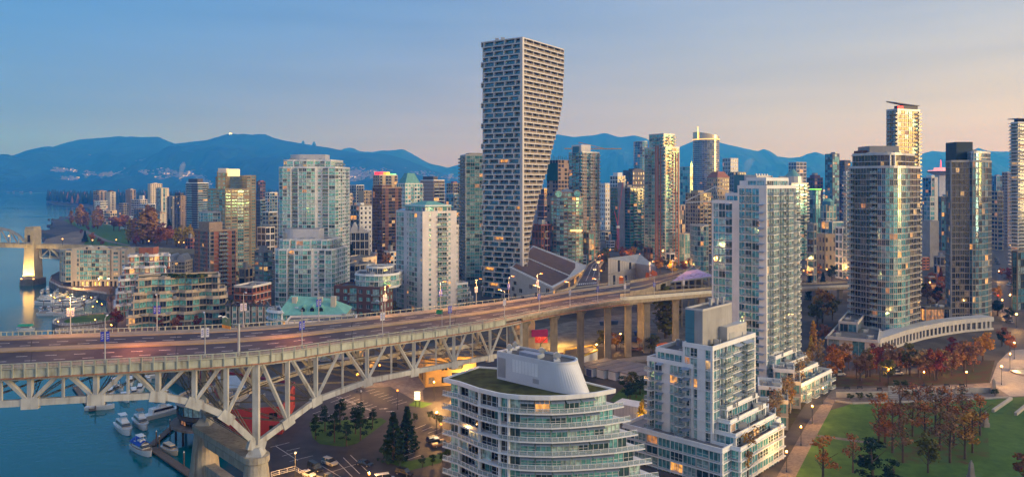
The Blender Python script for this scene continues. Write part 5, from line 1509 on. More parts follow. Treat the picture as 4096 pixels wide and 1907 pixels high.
bg('lit_block', 'narrow block with yellow lit floors beside the tan office', 2722, 900, 2712, 2742, 40, 822, 8, W_GREY, 'dark', ('g', 'g'), bay=3, lit=.8)
def teal_curve():
    Y = 520; c = (gx(2815, Y), Y + 9); w = gx(2846, Y) - c[0]
    b = Bld('curved_teal_block', 'curved teal glass mid-rise just left of the tall white tower', c)
    b.block(arc(c, w, 180, 360, 8, 9) + [(c[0] + w, Y + 18), (c[0] - w, Y + 18)], GZ, gz(905, Y), 12, wall=W_SILV, glass='teal', slab=W_SILV, pats='g', bay=2.6, lit=.04, detail=1)
    b.finish(200)
teal_curve()
bg('low_block', 'low pale green framed glass block at the glass tower foot', 2738, 640, 2716, 2762, 38, 938, 5, W_CREAM, 'mint', ('g', 'g'), bay=4, lit=.05)
# ---- between and behind the right towers
b, pl, zt = bg('domed_tower', 'dark glass tower with teal cone crown behind the white tower', 3165, 700, 3108, 3234, 44, 735, 24, W_DGREY, 'teal', ('gb', 'gb'), bay=4, slab=W_SILV, lit=.05, fin=False)
q = MB(); c = Vector(pl[0]).lerp(Vector(pl[2]), .5); q.tube((c.x, c.y, zt), (c.x, c.y, gz(705, 700)), 9, 8.5, W_SILV, 14); q.tube((c.x, c.y, gz(705, 700)), (c.x, c.y, gz(676, 700)), 7, 1.2, mat('teal_cone_roof', (.14, .33, .33), .5), 14); b.part('cone_crown', q); b.finish(200)
bg('office_block', 'pink granite office tower with flat top', 3185, 1500, 3154, 3226, 40, 650, 16, W_PINK, 'dark', ('w', 'w'), slab=W_PINK, bay=8)
bg('office_block', 'dark brown stepped tower with rounded top near blue tower', 3258, 1200, 3228, 3292, 40, 712, 14, W_BROWN, 'dark', ('w', 'w'), mech=[(.15, .8, .15, .8, 700, W_BROWN), (.3, .65, .3, .7, 692, W_GREY)], lit=.08)
bg('office_block', 'tall dark blue glass office tower left of the dark residential tower', 3330, 1100, 3300, 3358, 42, 617, 30, W_DGREY, 'blue', ('g', 'g'), bay=5, lit=.04, mech=[(.6, .9, .2, .8, 608, GALV)])
bg('office_block', 'charcoal office slab touching the dark residential tower', 3378, 1180, 3357, 3402, 40, 643, 26, W_DGREY, 'dark', ('w', 'w'), mech=[(.3, .8, .2, .8, 641, W_DGREY)])
b, pl, zt = bg('office_block', 'dark glass block with green-lit roof edge', 3262, 800, 3228, 3285, 42, 762, 13, W_DGREY, 'teal', ('g', 'g'), bay=4, lit=.05, fin=False)
b.boxpart('green_light_band', offset(pl, .3), zt + .95, zt + 1.7, mat('green_glow', (.25, .9, .1), emit=.6)); b.finish(200)
b, pl, zt = bg('low_block', 'cream round-cornered block with a teal dome beside the dark tower', 3305, 760, 3281, 3345, 40, 822, 7, W_CREAM, 'teal', ('w', 'w'), bay=4, fin=False)
q = MB(); c = Vector(pl[0]).lerp(Vector(pl[2]), .45); q.tube((c.x, c.y, zt), (c.x, c.y, zt + 4), 6, 5.5, TEALP, 12); q.tube((c.x, c.y, zt + 4), (c.x, c.y, zt + 7), 5.5, 2, COPPER, 12); b.part('dome', q); b.finish(200)
bg(T, 'white and blue slim tower hugging the dark tower left side', 3384, 560, 3374, 3402, 30, 690, 26, W_WHITE, 'blue', ('b', 'b'), bay=4, slab=W_WHITE)
bg('low_block', 'tan lit low block below the green-lit roof', 3300, 620, 3262, 3345, 40, 940, 4, W_TAN, 'dark', ('n', 'n'), bay=4, lit=.3)
bg('low_block', 'white low slab between tan block and the dark tower', 3370, 560, 3340, 3398, 40, 912, 7, W_WHITE, 'blue', ('b', 'w'), slab=W_WHITE)
bg('low_block', 'glass low block with pale roof behind white low slab', 3330, 720, 3285, 3385, 40, 890, 5, W_SILV, 'teal', ('g', 'g'))
bg('low_block', 'small teal flat block low behind the tall white tower', 3255, 540, 3228, 3268, 38, 900, 8, W_GREY, 'blue', ('w', 'b'))
def harbour():
    Y = 1500; x = gx(3763, Y)
    b = Bld('observation_tower', 'slender tower with a pink-lit round observation deck and mast', (x, Y))
    PK = mat('pink_lit_deck', (.75, .35, .35), .6, emit=.25, emitcol=(1, .35, .35))
    b.boxpart('shaft', [(x - 7, Y - 7), (x + 7, Y - 7), (x + 7, Y + 7), (x - 7, Y + 7)], GZ, gz(700, Y), W_PINK)
    q = MB(); q.tube((x, Y, gz(702, Y)), (x, Y, gz(690, Y)), 8, 24, W_PINK, 18); q.tube((x, Y, gz(690, Y)), (x, Y, gz(685, Y)), 24.5, 24.5, GL['dark'][0][0], 18); q.tube((x, Y, gz(685, Y)), (x, Y, gz(681, Y)), 24, 22, PK, 18); b.part('deck', q)
    q = MB(); q.tube((x, Y, gz(681, Y)), (x, Y, gz(671, Y)), 13, 12, PK, 14); b.part('upper_deck', q)
    q = MB(); q.tube((x, Y, gz(671, Y)), (x, Y, gz(640, Y)), 1.2, .4, REDL, 6); b.part('mast', q)
    b.finish()
harbour()
bg(T, 'pale blue glass tower with a brown edge right of dark tower', 3725, 900, 3690, 3752, 36, 712, 22, W_SILV, 'blue', ('gs', 'g'), bay=5, mech=[(.3, .8, .2, .8, 700, W_WHITE)])
bg(T, 'cream framed mid-rise under the pale blue glass tower', 3720, 760, 3695, 3740, 36, 790, 12, W_SILV, 'teal', ('w', 'w'), bay=4)
bg('low_block', 'blank grey boxy block at the street end right of dark tower', 3720, 640, 3688, 3756, 40, 888, 4, W_GREY, 'dark', ('s', 's'))
bg(T, 'dark teal block beside the observation tower', 3765, 800, 3752, 3790, 36, 790, 14, W_DGREY, 'blue', ('g', 'g'), bay=4)
bg(T, 'teal curved top of a tower behind the blue teal tower', 3800, 640, 3784, 3830, 36, 619, 32, W_DGREY, 'blue', ('b', 'g'), bay=4, slab=W_SILV)
bg(T, 'tan brick tower beyond the blue teal tower', 3990, 800, 3965, 4013, 30, 768, 14, W_TAN, 'dark', ('b', 'w'), slab=W_TAN)
bg(T, 'brown pink tower next to the striped white tower', 4030, 850, 4008, 4050, 30, 690, 24, W_BUFF, 'dark', ('sb', 'n'), slab=W_PINK)
bg(T, 'far blue glass tower seen over the tan brick tower', 3985, 1200, 3962, 4015, 30, 705, 20, W_SILV, 'blue', ('g', 'g'), mech=[(.3, .7, .3, .7, 698, GALV)])
bg('glass_office', 'low dark glass office with a sloping facade at the street corner', 4070, 420, 4046, 4180, 62, 1010, 8, W_DGREY, 'blue', ('g', 'g'), bay=3.5, lit=.04)
# ---- filler low-rise between the towers
def filler():
    r2 = random.Random(21)
    spots = [(1140, 860), (1400, 940), (1360, 985), (1440, 975), (1500, 1000), (1560, 960), (1390, 1040), (1480, 1055), (1560, 1060), (1600, 1010), (960, 1045), (1000, 1070), (700, 930), (760, 1000), (1700, 880), (1780, 900), (1640, 900),
             (2160, 1010), (2440, 1000), (2480, 985), (2540, 990), (2600, 1060), (2250, 1060), (2420, 960), (2560, 960), (2680, 1075), (2760, 1010), (3300, 1010), (3250, 1050), (3260, 960), (3340, 1060), (3720, 1000), (3740, 960), (3690, 1080), (3760, 1100), (3720, 1160),
             (3990, 960), (3240, 900), (2380, 900), (2410, 870), (2330, 1062), (1650, 1050), (1720, 1010), (1790, 1050), (1830, 1130), (3730, 860), (3700, 820), (3450, 1060), (2720, 900), (660, 880), (600, 900), (560, 885), (510, 890), (850, 850), (2120, 1050), (1340, 940), (1500, 940), (820, 1120), (980, 1150)]
    WL = [(W_CREAM, 'cream'), (W_WHITE, 'white'), (W_BUFF, 'buff brick'), (W_GREY, 'grey'), (W_PINK, 'pinkish'), (W_RED, 'red brick'), (W_BROWN, 'brown brick'), (W_TAN, 'tan')]
    for u, v in spots:
        Y = gy(v, GZ)
        if Y > 2500: continue
        w = r2.uniform(26, 46) * 700 / F * (0.6 + 0.4 * Y / 700)
        s_ = w / Y * F / 2
        wl = r2.choice(WL)
        bg('low_rise', wl[1] + ' flat-roofed low-rise ' + ('west of the round towers' if u < 1100 else 'left of the tallest tower' if u < 1900 else 'between the tallest and white towers' if u < 2850 else 'around the right towers'), u, Y, u - s_ * 1.1, u + s_ * 1.4, r2.uniform(30, 52), VH + (H - GZ - r2.uniform(7, 15)) * F / Y, r2.choice((2, 3, 4)), wl[0], 'dark', ('w', 'w'), bay=4.5, lit=.14, det=0, group='low-rise blocks between the towers', mech=[(.3, .6, .3, .7, VH + (H - GZ - 17) * F / Y, W_GREY)] if r2.random() < .4 else None)
filler()
_r = random.Random(8)
for u, Y in ((3060, 1250), (3130, 1100), (3236, 1350), (3290, 1250), (3420, 900), (3560, 1000), (3700, 1300), (3800, 950), (4140, 800), (4260, 900), (4380, 760), (4180, 620), (2960, 980), (3480, 1300)):
    wl = _r.choice(((W_CREAM, 'cream'), (W_GREY, 'grey'), (W_BUFF, 'buff'), (W_SILV, 'pale metal')))
    bg('mid_rise', wl[1] + ' mid-rise far behind the right-hand towers', u, Y, u - 30, u + 36, _r.uniform(32, 48), _r.uniform(768, 800), 12, wl[0], 'blue', ('w', 'b'), bay=6, det=0, lit=.08, group='mid-rises behind the right towers', cap=120)
# ---- cranes
def crane(label, u, Y, v0, v1, col, jib, name='tower_crane'):
    x = gx(u, Y); z0, z1 = gz(v0, Y), gz(v1, Y)
    r_ = root(name, (x, Y, z0), label, 'crane')
    s_ = .9
    q = MB()
    for a, b_ in ((-1, -1), (1, -1), (1, 1), (-1, 1)): q.beam((x + a * s_, Y + b_ * s_, z0), (x + a * s_, Y + b_ * s_, z1), .3, .3, col)
    n = int((z1 - z0) / 2.2)
    for k in range(n):
        za, zb = z0 + (z1 - z0) * k / n, z0 + (z1 - z0) * (k + 1) / n
        for a in (-1, 1):
            q.beam((x - s_, Y + a * s_, za), (x + s_, Y + a * s_, zb), .18, .18, col)
            q.beam((x + a * s_, Y - s_, za), (x + a * s_, Y + s_, zb), .18, .18, col)
    q.build('mast', r_)
    q = MB(); q.box(x - 1.6, x + 1.6, Y - 1.6, Y + 1.6, z1 - .5, z1 + 1.8, WHITE); q.build('cab', r_)
    for nm, (p0, p1, wd) in jib.items():
        P0, P1 = Q(p0[0], p0[1], Y), Q(p1[0], p1[1], Y)
        q = MB(); up = Vector((0, 0, wd)); dd = Vector((0, wd * .5, 0))
        for o in (dd, -dd, up): q.beam(P0 + o, P1 + o * .4, .3, .3, col)
        m_ = max(4, int((P1 - P0).length / 2.5))
        for k in range(m_):
            a, b_ = P0.lerp(P1, k / m_), P0.lerp(P1, (k + 1) / m_)
            q.beam(a + dd, b_ + up * (1 - .6 * k / m_), .2, .2, col); q.beam(a + up * (1 - .6 * k / m_), b_ - dd, .2, .2, col)
        q.build(nm, r_)
    return r_
CRED, CWHT, CYEL = mat('crane_red', (.55, .06, .08), .6), mat('crane_white', (.7, .7, .72), .6), mat('crane_yellow', (.6, .3, .03), .6)
crane('red luffing crane standing against the dark green glass tower', 2472, 760, 995, 910, CRED, {'jib': ((2470, 905), (2494, 700), 1.6), 'counter_jib': ((2470, 900), (2458, 845), 1.6)}, 'luffing_crane')
crane('orange tower crane with a long level jib above the tan glass tower', 2318, 690, 640, 600, CYEL, {'jib': ((2318, 598), (2486, 596), 1.1), 'counter_jib': ((2316, 598), (2258, 596), 1.2), 'peak': ((2316, 598), (2316, 570), .8), 'tie': ((2316, 570), (2420, 595), .15)})
crane('white crane with a bent jib on the tan office roof', 2868, 740, 812, 806, CWHT, {'jib': ((2868, 806), (2742, 812), 1.2), 'strut': ((2742, 806), (2860, 748), .9), 'mast_top': ((2862, 748), (2876, 806), .9), 'tie': ((2862, 748), (2932, 770), .3)}, 'bent_jib_crane')
# ================================================================ GROUND PLAN
def flat(name, uvs, k, m):
    o = ground(name, uvs, GZ + 0.012 * k, m); return o
flat('parking_lot', [(1100, 1950), (1080, 1820), (1130, 1700), (1260, 1610), (1400, 1555), (1560, 1545), (1660, 1600), (1860, 1640), (1960, 1950)], 2, ASPH)
flat('forecourt_paving', [(1440, 1560), (1500, 1520), (1700, 1440), (1900, 1430), (2080, 1440), (2080, 1700), (1780, 1730), (1690, 1640), (1560, 1560)], 1, PAVE)
flat('side_street', [(1690, 1560), (1760, 1500), (1880, 1455), (2100, 1405), (2350, 1385), (2600, 1400), (2760, 1430), (2760, 1480), (2560, 1440), (2330, 1420), (2100, 1450), (1920, 1505), (1800, 1600), (1780, 1720), (1700, 1650)], 3, ASPH)
flat('yard_under_viaduct', [(2040, 1420), (2080, 1330), (2300, 1280), (2700, 1230), (2850, 1240), (2850, 1400), (2500, 1390), (2300, 1380)], 2, two_tone('yard_gravel', (.13, .12, .115), (.22, .20, .185), .2, bump=.2))
flat('grass_island', [(1238, 1687), (1251, 1751), (1280, 1774), (1373, 1785), (1428, 1772), (1492, 1725), (1547, 1683), (1526, 1670)], 4, LAWN)
flat('grass_island', [(1520, 1800), (1560, 1850), (1640, 1880), (1760, 1850), (1800, 1800), (1700, 1830), (1620, 1845), (1580, 1790)], 4, LAWN)
flat('grass_island', [(1635, 1620), (1690, 1630), (1730, 1612), (1660, 1600)], 5, LAWN)
flat('garden_strip', [(2440, 1600), (2540, 1500), (2620, 1480), (2640, 1540), (2520, 1640)], 4, LAWN)
# right park
flat('park_lawn', [(3321, 1640), (3412, 1612), (3609, 1607), (3800, 1600), (4040, 1588), (4600, 1575), (4600, 2150), (3090, 2150), (3185, 1900), (3276, 1722)], 3, LAWN)
flat('leaf_litter', [(3520, 1640), (3700, 1625), (3880, 1640), (3950, 1720), (3960, 1830), (3850, 1860), (3600, 1850), (3510, 1760)], 4, two_tone('fallen_leaves', (.10, .065, .022), (.065, .125, .024), .22, .36, .52))
flat('brick_path', [(3306, 1588), (3340, 1600), (3321, 1640), (3276, 1722), (3185, 1900), (3090, 2150), (2960, 2150), (3110, 1900), (3230, 1690)], 4, mat('brick_paving', (.20, .15, .125), .85, var=.3, scale=1.2))
flat('gravel_path', [(3266, 1744), (3270, 1737), (3390, 1752), (3500, 1768), (3500, 1776), (3385, 1761)], 6, PAVE)
flat('park_terrace', [(3306, 1588), (3330, 1555), (3560, 1548), (3800, 1540), (3960, 1530), (4500, 1520), (4500, 1580), (4040, 1586), (3609, 1605), (3412, 1610), (3340, 1600)], 5, PAVE)
flat('plaza', [(3960, 1530), (3990, 1450), (4040, 1400), (4300, 1380), (4500, 1520), (4300, 1570), (4040, 1584)], 6, mat('plaza_paving', (.33, .29, .26), .8, var=.15, scale=.5))
flat('street', [(3250, 1470), (3420, 1500), (3620, 1495), (3800, 1455), (3900, 1415), (3990, 1370), (4080, 1350), (4060, 1320), (3960, 1340), (3830, 1395), (3640, 1440), (3430, 1450), (3290, 1430)], 3, ASPH)
flat('street', [(4020, 1480), (4140, 1460), (4180, 1340), (4110, 1180), (4030, 1050), (3990, 950), (3975, 880), (3966, 880), (3972, 960), (3985, 1100), (4000, 1240), (4020, 1360)], 4, ASPH)
flat('park_verge', [(3330, 1545), (3340, 1500), (3620, 1500), (3820, 1462), (3860, 1440), (3980, 1440), (3955, 1528), (3700, 1540)], 2, two_tone('leafy_verge', (.07, .03, .018), (.05, .06, .02), .4, .4, .6))
flat('planting_strip', [(3040, 1900), (3230, 1600), (3290, 1480), (3270, 1470), (3180, 1600), (2990, 1850), (2900, 2100), (2990, 2100)], 5, two_tone('shrub_bed', (.05, .03, .018), (.06, .065, .02), .5, .4, .6))
# left shore
flat('beach', [(170, 985), (182, 958), (232, 943), (300, 925), (350, 925), (345, 960), (330, 985), (330, 1010), (240, 1012), (200, 1000)], 2, SAND)
flat('beach_park_lawn', [(250, 878), (330, 872), (420, 880), (520, 905), (520, 985), (345, 1005), (330, 985), (350, 930), (300, 905)], 1, LAWN)
flat('park_path', [(300, 925), (350, 922), (430, 960), (520, 980), (520, 985), (425, 966), (345, 930)], 4, PAVE)
flat('quay_promenade', [(240, 1150), (196, 1126), (205, 1112), (250, 1135), (450, 1140), (450, 1178)], 3, mat('brick_promenade', (.22, .12, .085), .85, var=.2, scale=.8))
flat('quay_promenade', [(430, 1340), (440, 1316), (470, 1298), (478, 1250), (440, 1232), (425, 1200), (430, 1185), (520, 1180), (640, 1300), (520, 1395), (450, 1360)], 2, mat('brick_promenade', (.22, .12, .085)))
# round lawn bastion in the marina
c0 = P(352, 1275, GZ)
q = MB(); q.prism([(c0.x + 15 * math.cos(R(t)), c0.y + 19 * math.sin(R(t))) for t in range(0, 360, 12)], -1.5, GZ + .1, QUAYC, PAVE); tag(q.build('seawall_bastion'), kind='structure')
q = MB(); q.sheet([(c0.x + 1.5 + 11.5 * math.cos(R(t)), c0.y + 14 * math.sin(R(t)), GZ + .16) for t in range(0, 360, 15)], LAWN); tag(q.build('bastion_lawn'), kind='structure')
def railing(name, label, pts, group=None, m=WHITE, step=1.6, h=1.1):
    """posts and two rails along a line"""
    r_ = root(name, pts[0], label, 'railing', group)
    L_ = [Vector(p) for p in pts]
    q = MB()
    for a, b in zip(L_, L_[1:]):
        for z in (h, h * .5, .15): q.beam(a + Vector((0, 0, z)), b + Vector((0, 0, z)), .09, .09, m)
    q.build('rail', r_)
    me = None
    for a, b in zip(L_, L_[1:]):
        n = max(1, int((b - a).length / step))
        for k in range(n):
            p = a.lerp(b, k / n)
            if me is None:
                q = MB(); q.box(-.06, .06, -.06, .06, 0, h + .06, m); me = q.mesh('post')
            inst('post', me, r_, p - Vector(r_.location))
    return r_
railing('seawall_railing', 'white railing curving around the round lawn in the marina', [(c0.x + 14.6 * math.cos(R(t)), c0.y + 18.6 * math.sin(R(t)), GZ + .1) for t in range(120, 331, 10)])
railing('quay_railing', 'white railing along the promenade before the cream waterfront building', [P(u, v, GZ + .02) for u, v in ((206, 1110), (198, 1126), (241, 1148), (428, 1176))])
railing('pier_railing', 'white railing of the ramp at the far bridge edge by the marina', [P(u, v, GZ) for u, v in ((222, 1322), (300, 1316), (380, 1309), (440, 1302))])
railing('pier_railing', 'second lower white railing nearer the bridge deck by the marina', [P(u, v, GZ) for u, v in ((222, 1324), (224, 1330), (300, 1326), (395, 1318))])
q = MB(); q.prism([tuple(P(u, v, GZ).xy) for u, v in ((445, 1318), (445, 1306), (300, 1316), (222, 1322), (222, 1332), (300, 1328))], GZ - 1, GZ, QUAYC); tag(q.build('landing_pier'), 'low concrete landing pier beside the bridge over the marina water', 'pier')

# ================================================================ WATERFRONT
def old_bridge():
    STN = mat('art_deco_stone', (.50, .42, .28), .85, var=.15, scale=.3, stain=.4)
    Y = 560
    x0, x1 = gx(112, Y), gx(152, Y)
    cx, w = (x0 + x1) / 2, (x1 - x0) / 2
    r_ = root('stone_bridge_tower', (cx, Y, 0), 'tall cream stone bridge tower lit from below at the water edge', 'bridge tower')
    q = MB()
    def sq(w_, d_, z): return [(cx - w_, Y - d_, z), (cx + w_, Y - d_, z), (cx + w_, Y + d_, z), (cx - w_, Y + d_, z)]
    zt = gz(906, Y)
    q.loft([sq(w * 1.12, 5.2, 4.5), sq(w * .96, 4.6, zt * .62), sq(w * .92, 4.5, zt * .66)], STN); q.build('shaft', r_)
    q = MB(); q.loft([sq(w * .92, 4.5, zt * .66), sq(w * .92, 4.5, zt * .95), sq(w * .84, 4.1, zt * .97), sq(w * .84, 4.1, zt)], STN); q.build('upper_house', r_)
    q = MB(); q.box(cx - w * .36, cx + w * .36, Y - 4.75, Y - 4.45, zt * .72, zt * .9, STN); q.box(cx - 1, cx + 1, Y - 4.85, Y - 4.7, zt * .74, zt * .86, CORE); q.build('window_niche', r_)
    q = MB(); q.box(cx - w * .5, cx + w * .5, Y - 5.4, Y - 4.4, zt * .68, zt * .71, STN); q.build('balcony', r_)
    q = MB(); q.loft([sq(w * 1.35, 8, -1), sq(w * 1.3, 7.5, 4.6)], QUAYC); q.build('base', r_)
    for dx in (-1, 1):
        q = MB(); q.box(cx + dx * w * 1.2 - .5, cx + dx * w * 1.2 + .5, Y - 6.8, Y - 6.2, 4.6, 5.2, BULBW); q.build('floodlight', r_)
        l = bpy.data.lights.new('floodlight', 'SPOT'); l.energy = 9000; l.color = (1, .66, .22); l.spot_size = R(80); l.shadow_soft_size = .4
        o = bpy.data.objects.new('floodlight_lamp', l); COL.objects.link(o); o.location = (cx + dx * w * 1.1, Y - 11, 4.0); o.rotation_euler = (Vector((cx, Y - 3, 22)) - Vector(o.location)).to_track_quat('-Z', 'Y').to_euler()
    # deck
    r2 = root('old_steel_bridge', (cx, Y, 0), 'older low bridge with stone parapet running past the cream tower', 'bridge')
    zd = lambda u: gz(lerp([(-300, 972), (100, 980), (400, 990), (770, 1004)], u), lerp([(-300, 560), (100, 562), (770, 600)], u))
    def pt(u, t, dz): Yv = lerp([(-300, 560), (100, 562), (770, 600)], u) + t * 14 - 7; return Vector((gx(u, Yv), Yv, zd(u) + dz))
    UU = list(range(-300, 781, 40))
    q = MB(); strip(q, UU, 0, 1, -1.6, 0, STN, pt); q.build('deck', r2)
    for t in (0, .96):
        q = MB(); strip(q, UU, t, t + .03, 0, 1.2, STN, pt); q.build('parapet', r2)
    for a, b in zip(UU, UU[1:]):
        q = MB(); p = pt(a, -.02, 0); q.box(p.x - .5, p.x + .5, p.y - .15, p.y + .1, p.z, p.z + 1.5, STN); q.build('pilaster', r2)
    GS = mat('old_truss_steel', (.30, .32, .34), .6, stain=.3)
    for t in (.02, .96):
        q = MB()
        us = [-300, -220, -140, -60, 0, 40, 75, 104]; zz = [912, 905, 905, 909, 913, 922, 942, 972]
        pts = [Vector((pt(u, t, 0).x, pt(u, t, 0).y, gz(z, 560))) for u, z in zip(us, zz)]
        for a, b in zip(pts, pts[1:]): q.beam(a, b, .9, 1.1, GS)
        for i, (u, p) in enumerate(zip(us, pts)):
            q.beam(p, pt(u, t, 0), .5, .5, GS, (0, 1, 0))
            if i: q.beam(pts[i - 1], pt(u, t, 0), .45, .45, GS, (0, 1, 0))
        q.build('arch_truss', r2)
    q = MB()
    us = [160, 200, 240, 290, 340]
    for t in (.05, .93):
        for a, b in zip(us, us[1:]):
            A, B = pt(a, t, -1.6), pt(b, t, -1.6); lo = Vector((0, 0, -7))
            q.beam(A + lo, B + lo, .6, .7, GS); q.beam(A if (a // 40) % 2 else A + lo, B + lo if (a // 40) % 2 else B, .6, .6, GS, (0, 1, 0)); q.beam(A, A + lo, .5, .5, GS, (0, 1, 0))
    q.build('side_truss', r2)
    for u in (380, 480, 580, 680):
        q = MB(); p = pt(u, .5, 0); q.box(p.x - 1, p.x + 1, p.y - 6, p.y + 6, GZ - 1, p.z - 1.6, STN); q.build('pier', r2)
    for u in (35, 250, 370, 465, 595, 715, 735):
        p = pt(u, 1.0 if u % 2 else 0, 1.2)
        L_ = root('bridge_lantern', p, 'small lit lantern post on the parapet of the older low bridge', 'lamp', 'lanterns on the older bridge')
        q = MB(); q.tube(p, p + Vector((0, 0, 4.5)), .14, .1, DARK, 6); q.build('post', L_)
        q = MB(); q.box(p.x - .3, p.x + .3, p.y - .3, p.y + .3, p.z + 4.5, p.z + 5.3, BULBW); q.build('lantern', L_)
old_bridge()

def waterfront():
    Y = 520
    b = Bld('cream_waterfront_building', 'cream concrete waterfront apartments with a curved glass corner and lit ground floor', (gx(360, Y), Y))
    zt = gz(998, Y)
    S_ = dict(wall=W_CREAM, glass='mint', slab=W_CREAM, frame=W_CREAM, band=.5, pier=1.2, bay=6.0, lit=.03, detail=1, slab_t=.35)
    cg = [(gx(238, Y + 10), Y + 10), (gx(245, Y + 2), Y + 2), (gx(262, Y - 1), Y - 1), (gx(287, Y), Y), (gx(287, Y + 16), Y + 16)]
    b.block(cg, GZ + 4, zt - 1.5, 7, **{**S_, 'pats': 'g', 'bay': 3, 'glass': 'teal'})
    m = box1(288, 442, Y, 16, 1)
    b.block(m, GZ + 4.5, zt, 7, pats=['swgggggggws', 'w', '-', '-'], **{**S_, 'bay': 2.6})
    m2 = box1(443, 482, Y + 1, 14, 1)
    b.block(m2, GZ + 4.5, zt - 1, 7, pats=['nbb', 'w', '-', '-'], **S_)
    m3 = box1(483, 503, Y, 14, 1)
    b.block(m3, GZ + 4.5, zt - .4, 7, pats=['n', '-', '-', '-'], **S_)
    # lit arcade at the quay
    A, d, nr, Ln = edge(box1(288, 503, Y, 16, 1), 0)
    q = MB()
    for k in range(14): q.fbox(A, d, nr, Ln * k / 13 - .5, Ln * k / 13 + .5, -1.2, .2, GZ, GZ + 4.5, W_CREAM)
    q.fbox(A, d, nr, 0, Ln, -1.3, .15, GZ + 3.7, GZ + 4.5, W_CREAM)
    b.part('arcade', q)
    LITA = mat('lit_arcade', (.8, .5, .2), emit=.45, emitcol=(1, .58, .12))
    for k in range(13):
        p = A + d * (Ln * (k + .5) / 13) - nr * 1.35
        b.win.append((window_mesh(Ln / 13 - 1.1, 3.4, LITA if k in (2, 3, 5, 6, 8, 11, 12) else GL['dark'][1][0], W_CREAM, 1), Vector((p.x, p.y, GZ + .1)), math.atan2(d.y, d.x), 0))
    for k, x in enumerate((.28, .5)):
        q = MB(); p = A + d * (Ln * x); q.loft([[(p.x - 4, p.y + o, zt), (p.x + 4, p.y + o, zt), (p.x + 4, p.y + o, zt + 1.0), (p.x, p.y + o, zt + 2.6), (p.x - 4, p.y + o, zt + 1.0)] for o in (-.1, 5)], W_CREAM); q.tube((p.x, p.y - .4, zt + 1.0), (p.x, p.y - .1, zt + 1.0), .7, .7, DARK, 12); b.part('clock_gable', q)
    b.finish(250)
    b = Bld('gabled_quay_building', 'long grey and cream quay building with curved gable roofs behind the brick terraces', (gx(620, 540), 540))
    m = box1(504, 742, 532, 14, 3)
    zt = gz(1040, 545)
    b.block(m, GZ, zt, 6, pats=['wgggwggg', 'w', '-', '-'], **{**S_, 'wall': W_CREAM, 'bay': 3.4, 'glass': 'dark'})
    A, d, nr, Ln = edge(m, 0)
    for k in range(6):
        q = MB(); s0, s1 = Ln * (k + .08) / 6, Ln * (k + .92) / 6
        pr = [(s0 + (s1 - s0) * t, 5.2 * math.sin(math.pi * t) ** .8) for t in [i / 8 for i in range(9)]]
        q.loft([[(A.x + d.x * s + nr.x * o, A.y + d.y * s + nr.y * o, zt + z) for s, z in pr] for o in (.3, -13)], mat('grey_barrel_roof', (.33, .34, .36), .5, .2)); b.part('gable', q)
    b.finish(200)
waterfront()

def wavy(u0, u1, Y0, Y1, n, amp, depth, ph=0.0):
    pts = []
    for k in range(n + 1):
        t = k / n
        Y = Y0 + (Y1 - Y0) * t + (amp if (k // 2) % 2 else 0) + ph
        pts.append((gx(u0 + (u1 - u0) * t, Y), Y))
    pts += [(gx(u1, Y1 + depth), Y1 + depth), (gx(u0, Y0 + depth), Y0 + depth)]
    return pts
def terraces():
    b = Bld('wavy_terraced_apartments', 'cream terraced apartments with wavy balcony bands and a roof garden by the marina', (gx(700, 370), 372))
    TANC = mat('warm_tan_concrete', (.52, .42, .31), .8, var=.12, stain=.2)
    S_ = dict(wall=TANC, glass=GL['mint'][:2] + GL['dark'] + GL['mint'][:1], slab=TANC, frame=TANC, band=.35, pier=.5, bay=3.0, lit=.03, detail=1, slab_t=.55, slab_out=.8, roof=ROOFL)
    zb = GZ - 1; fh = (gz(1118, 372) - zb) / 7
    b.block(wavy(512, 905, 366, 384, 14, 2.6, 18), zb, zb + 2 * fh, 2, pats='g', **S_)
    b.block(wavy(532, 905, 369, 384, 14, 2.6, 17), zb + 2 * fh, zb + 4 * fh, 2, pats='g', **S_)
    b.block(wavy(534, 900, 370, 385, 14, 2.4, 15), zb + 4 * fh, zb + 5 * fh, 1, pats='g', **S_)
    b.block(wavy(552, 875, 372, 386, 12, 2.2, 13), zb + 5 * fh, zb + 7 * fh, 2, pats='g', **{**S_, 'roof': GREENRF})
    q = MB()
    r3 = random.Random(5)
    for k in range(120):
        t = r3.random(); p = Vector((gx(640 + 170 * t, 378), 378 + r3.random() * 5)); s_ = .5 + r3.random()
        q.loft([[(p.x + s_ * math.cos(a), p.y + s_ * math.sin(a), zb + 7 * fh + z * s_) for a in (0, 1.2, 2.5, 3.8, 5)] for z, s_ in ((.2, s_), (1.6, s_ * .8), (2.4, s_ * .2))], rnd.choice((TREEM['conifer'], TREEM['olive'])))
    tag(b.part('roof_garden', q), kind='stuff')
    b.finish(260)
    b = Bld('brick_terraced_apartments', 'red brick terraced apartments with mint balconies stepping up behind the wavy building', (gx(560, 410), 412))
    S2 = dict(wall=W_RED, glass='mint', slab=W_PINK, frame=W_WHITE, band=.5, pier=.7, bay=3.2, lit=.03, detail=1, slab_t=.4, slab_out=.9, roof=ROOFL)
    zb = GZ; fh = 3.1
    for k, (u0, u1, Y0) in enumerate(((462, 600, 398), (470, 620, 402), (480, 640, 406), (498, 660, 410), (518, 676, 413))):
        b.block(wavy(u0, u1, Y0, Y0 + 6, 8, 2.5, 22 - 3 * k), zb + k * 2 * fh, zb + (k + 1) * 2 * fh, 2, pats=['w', 'g'], **S2)
    z = zb + 10 * fh
    b.boxpart('penthouse', box1(555, 612, 418, 8, 4), z, z + 4.5, W_RED, ROOFM)
    b.finish(200)
TREEM = {}
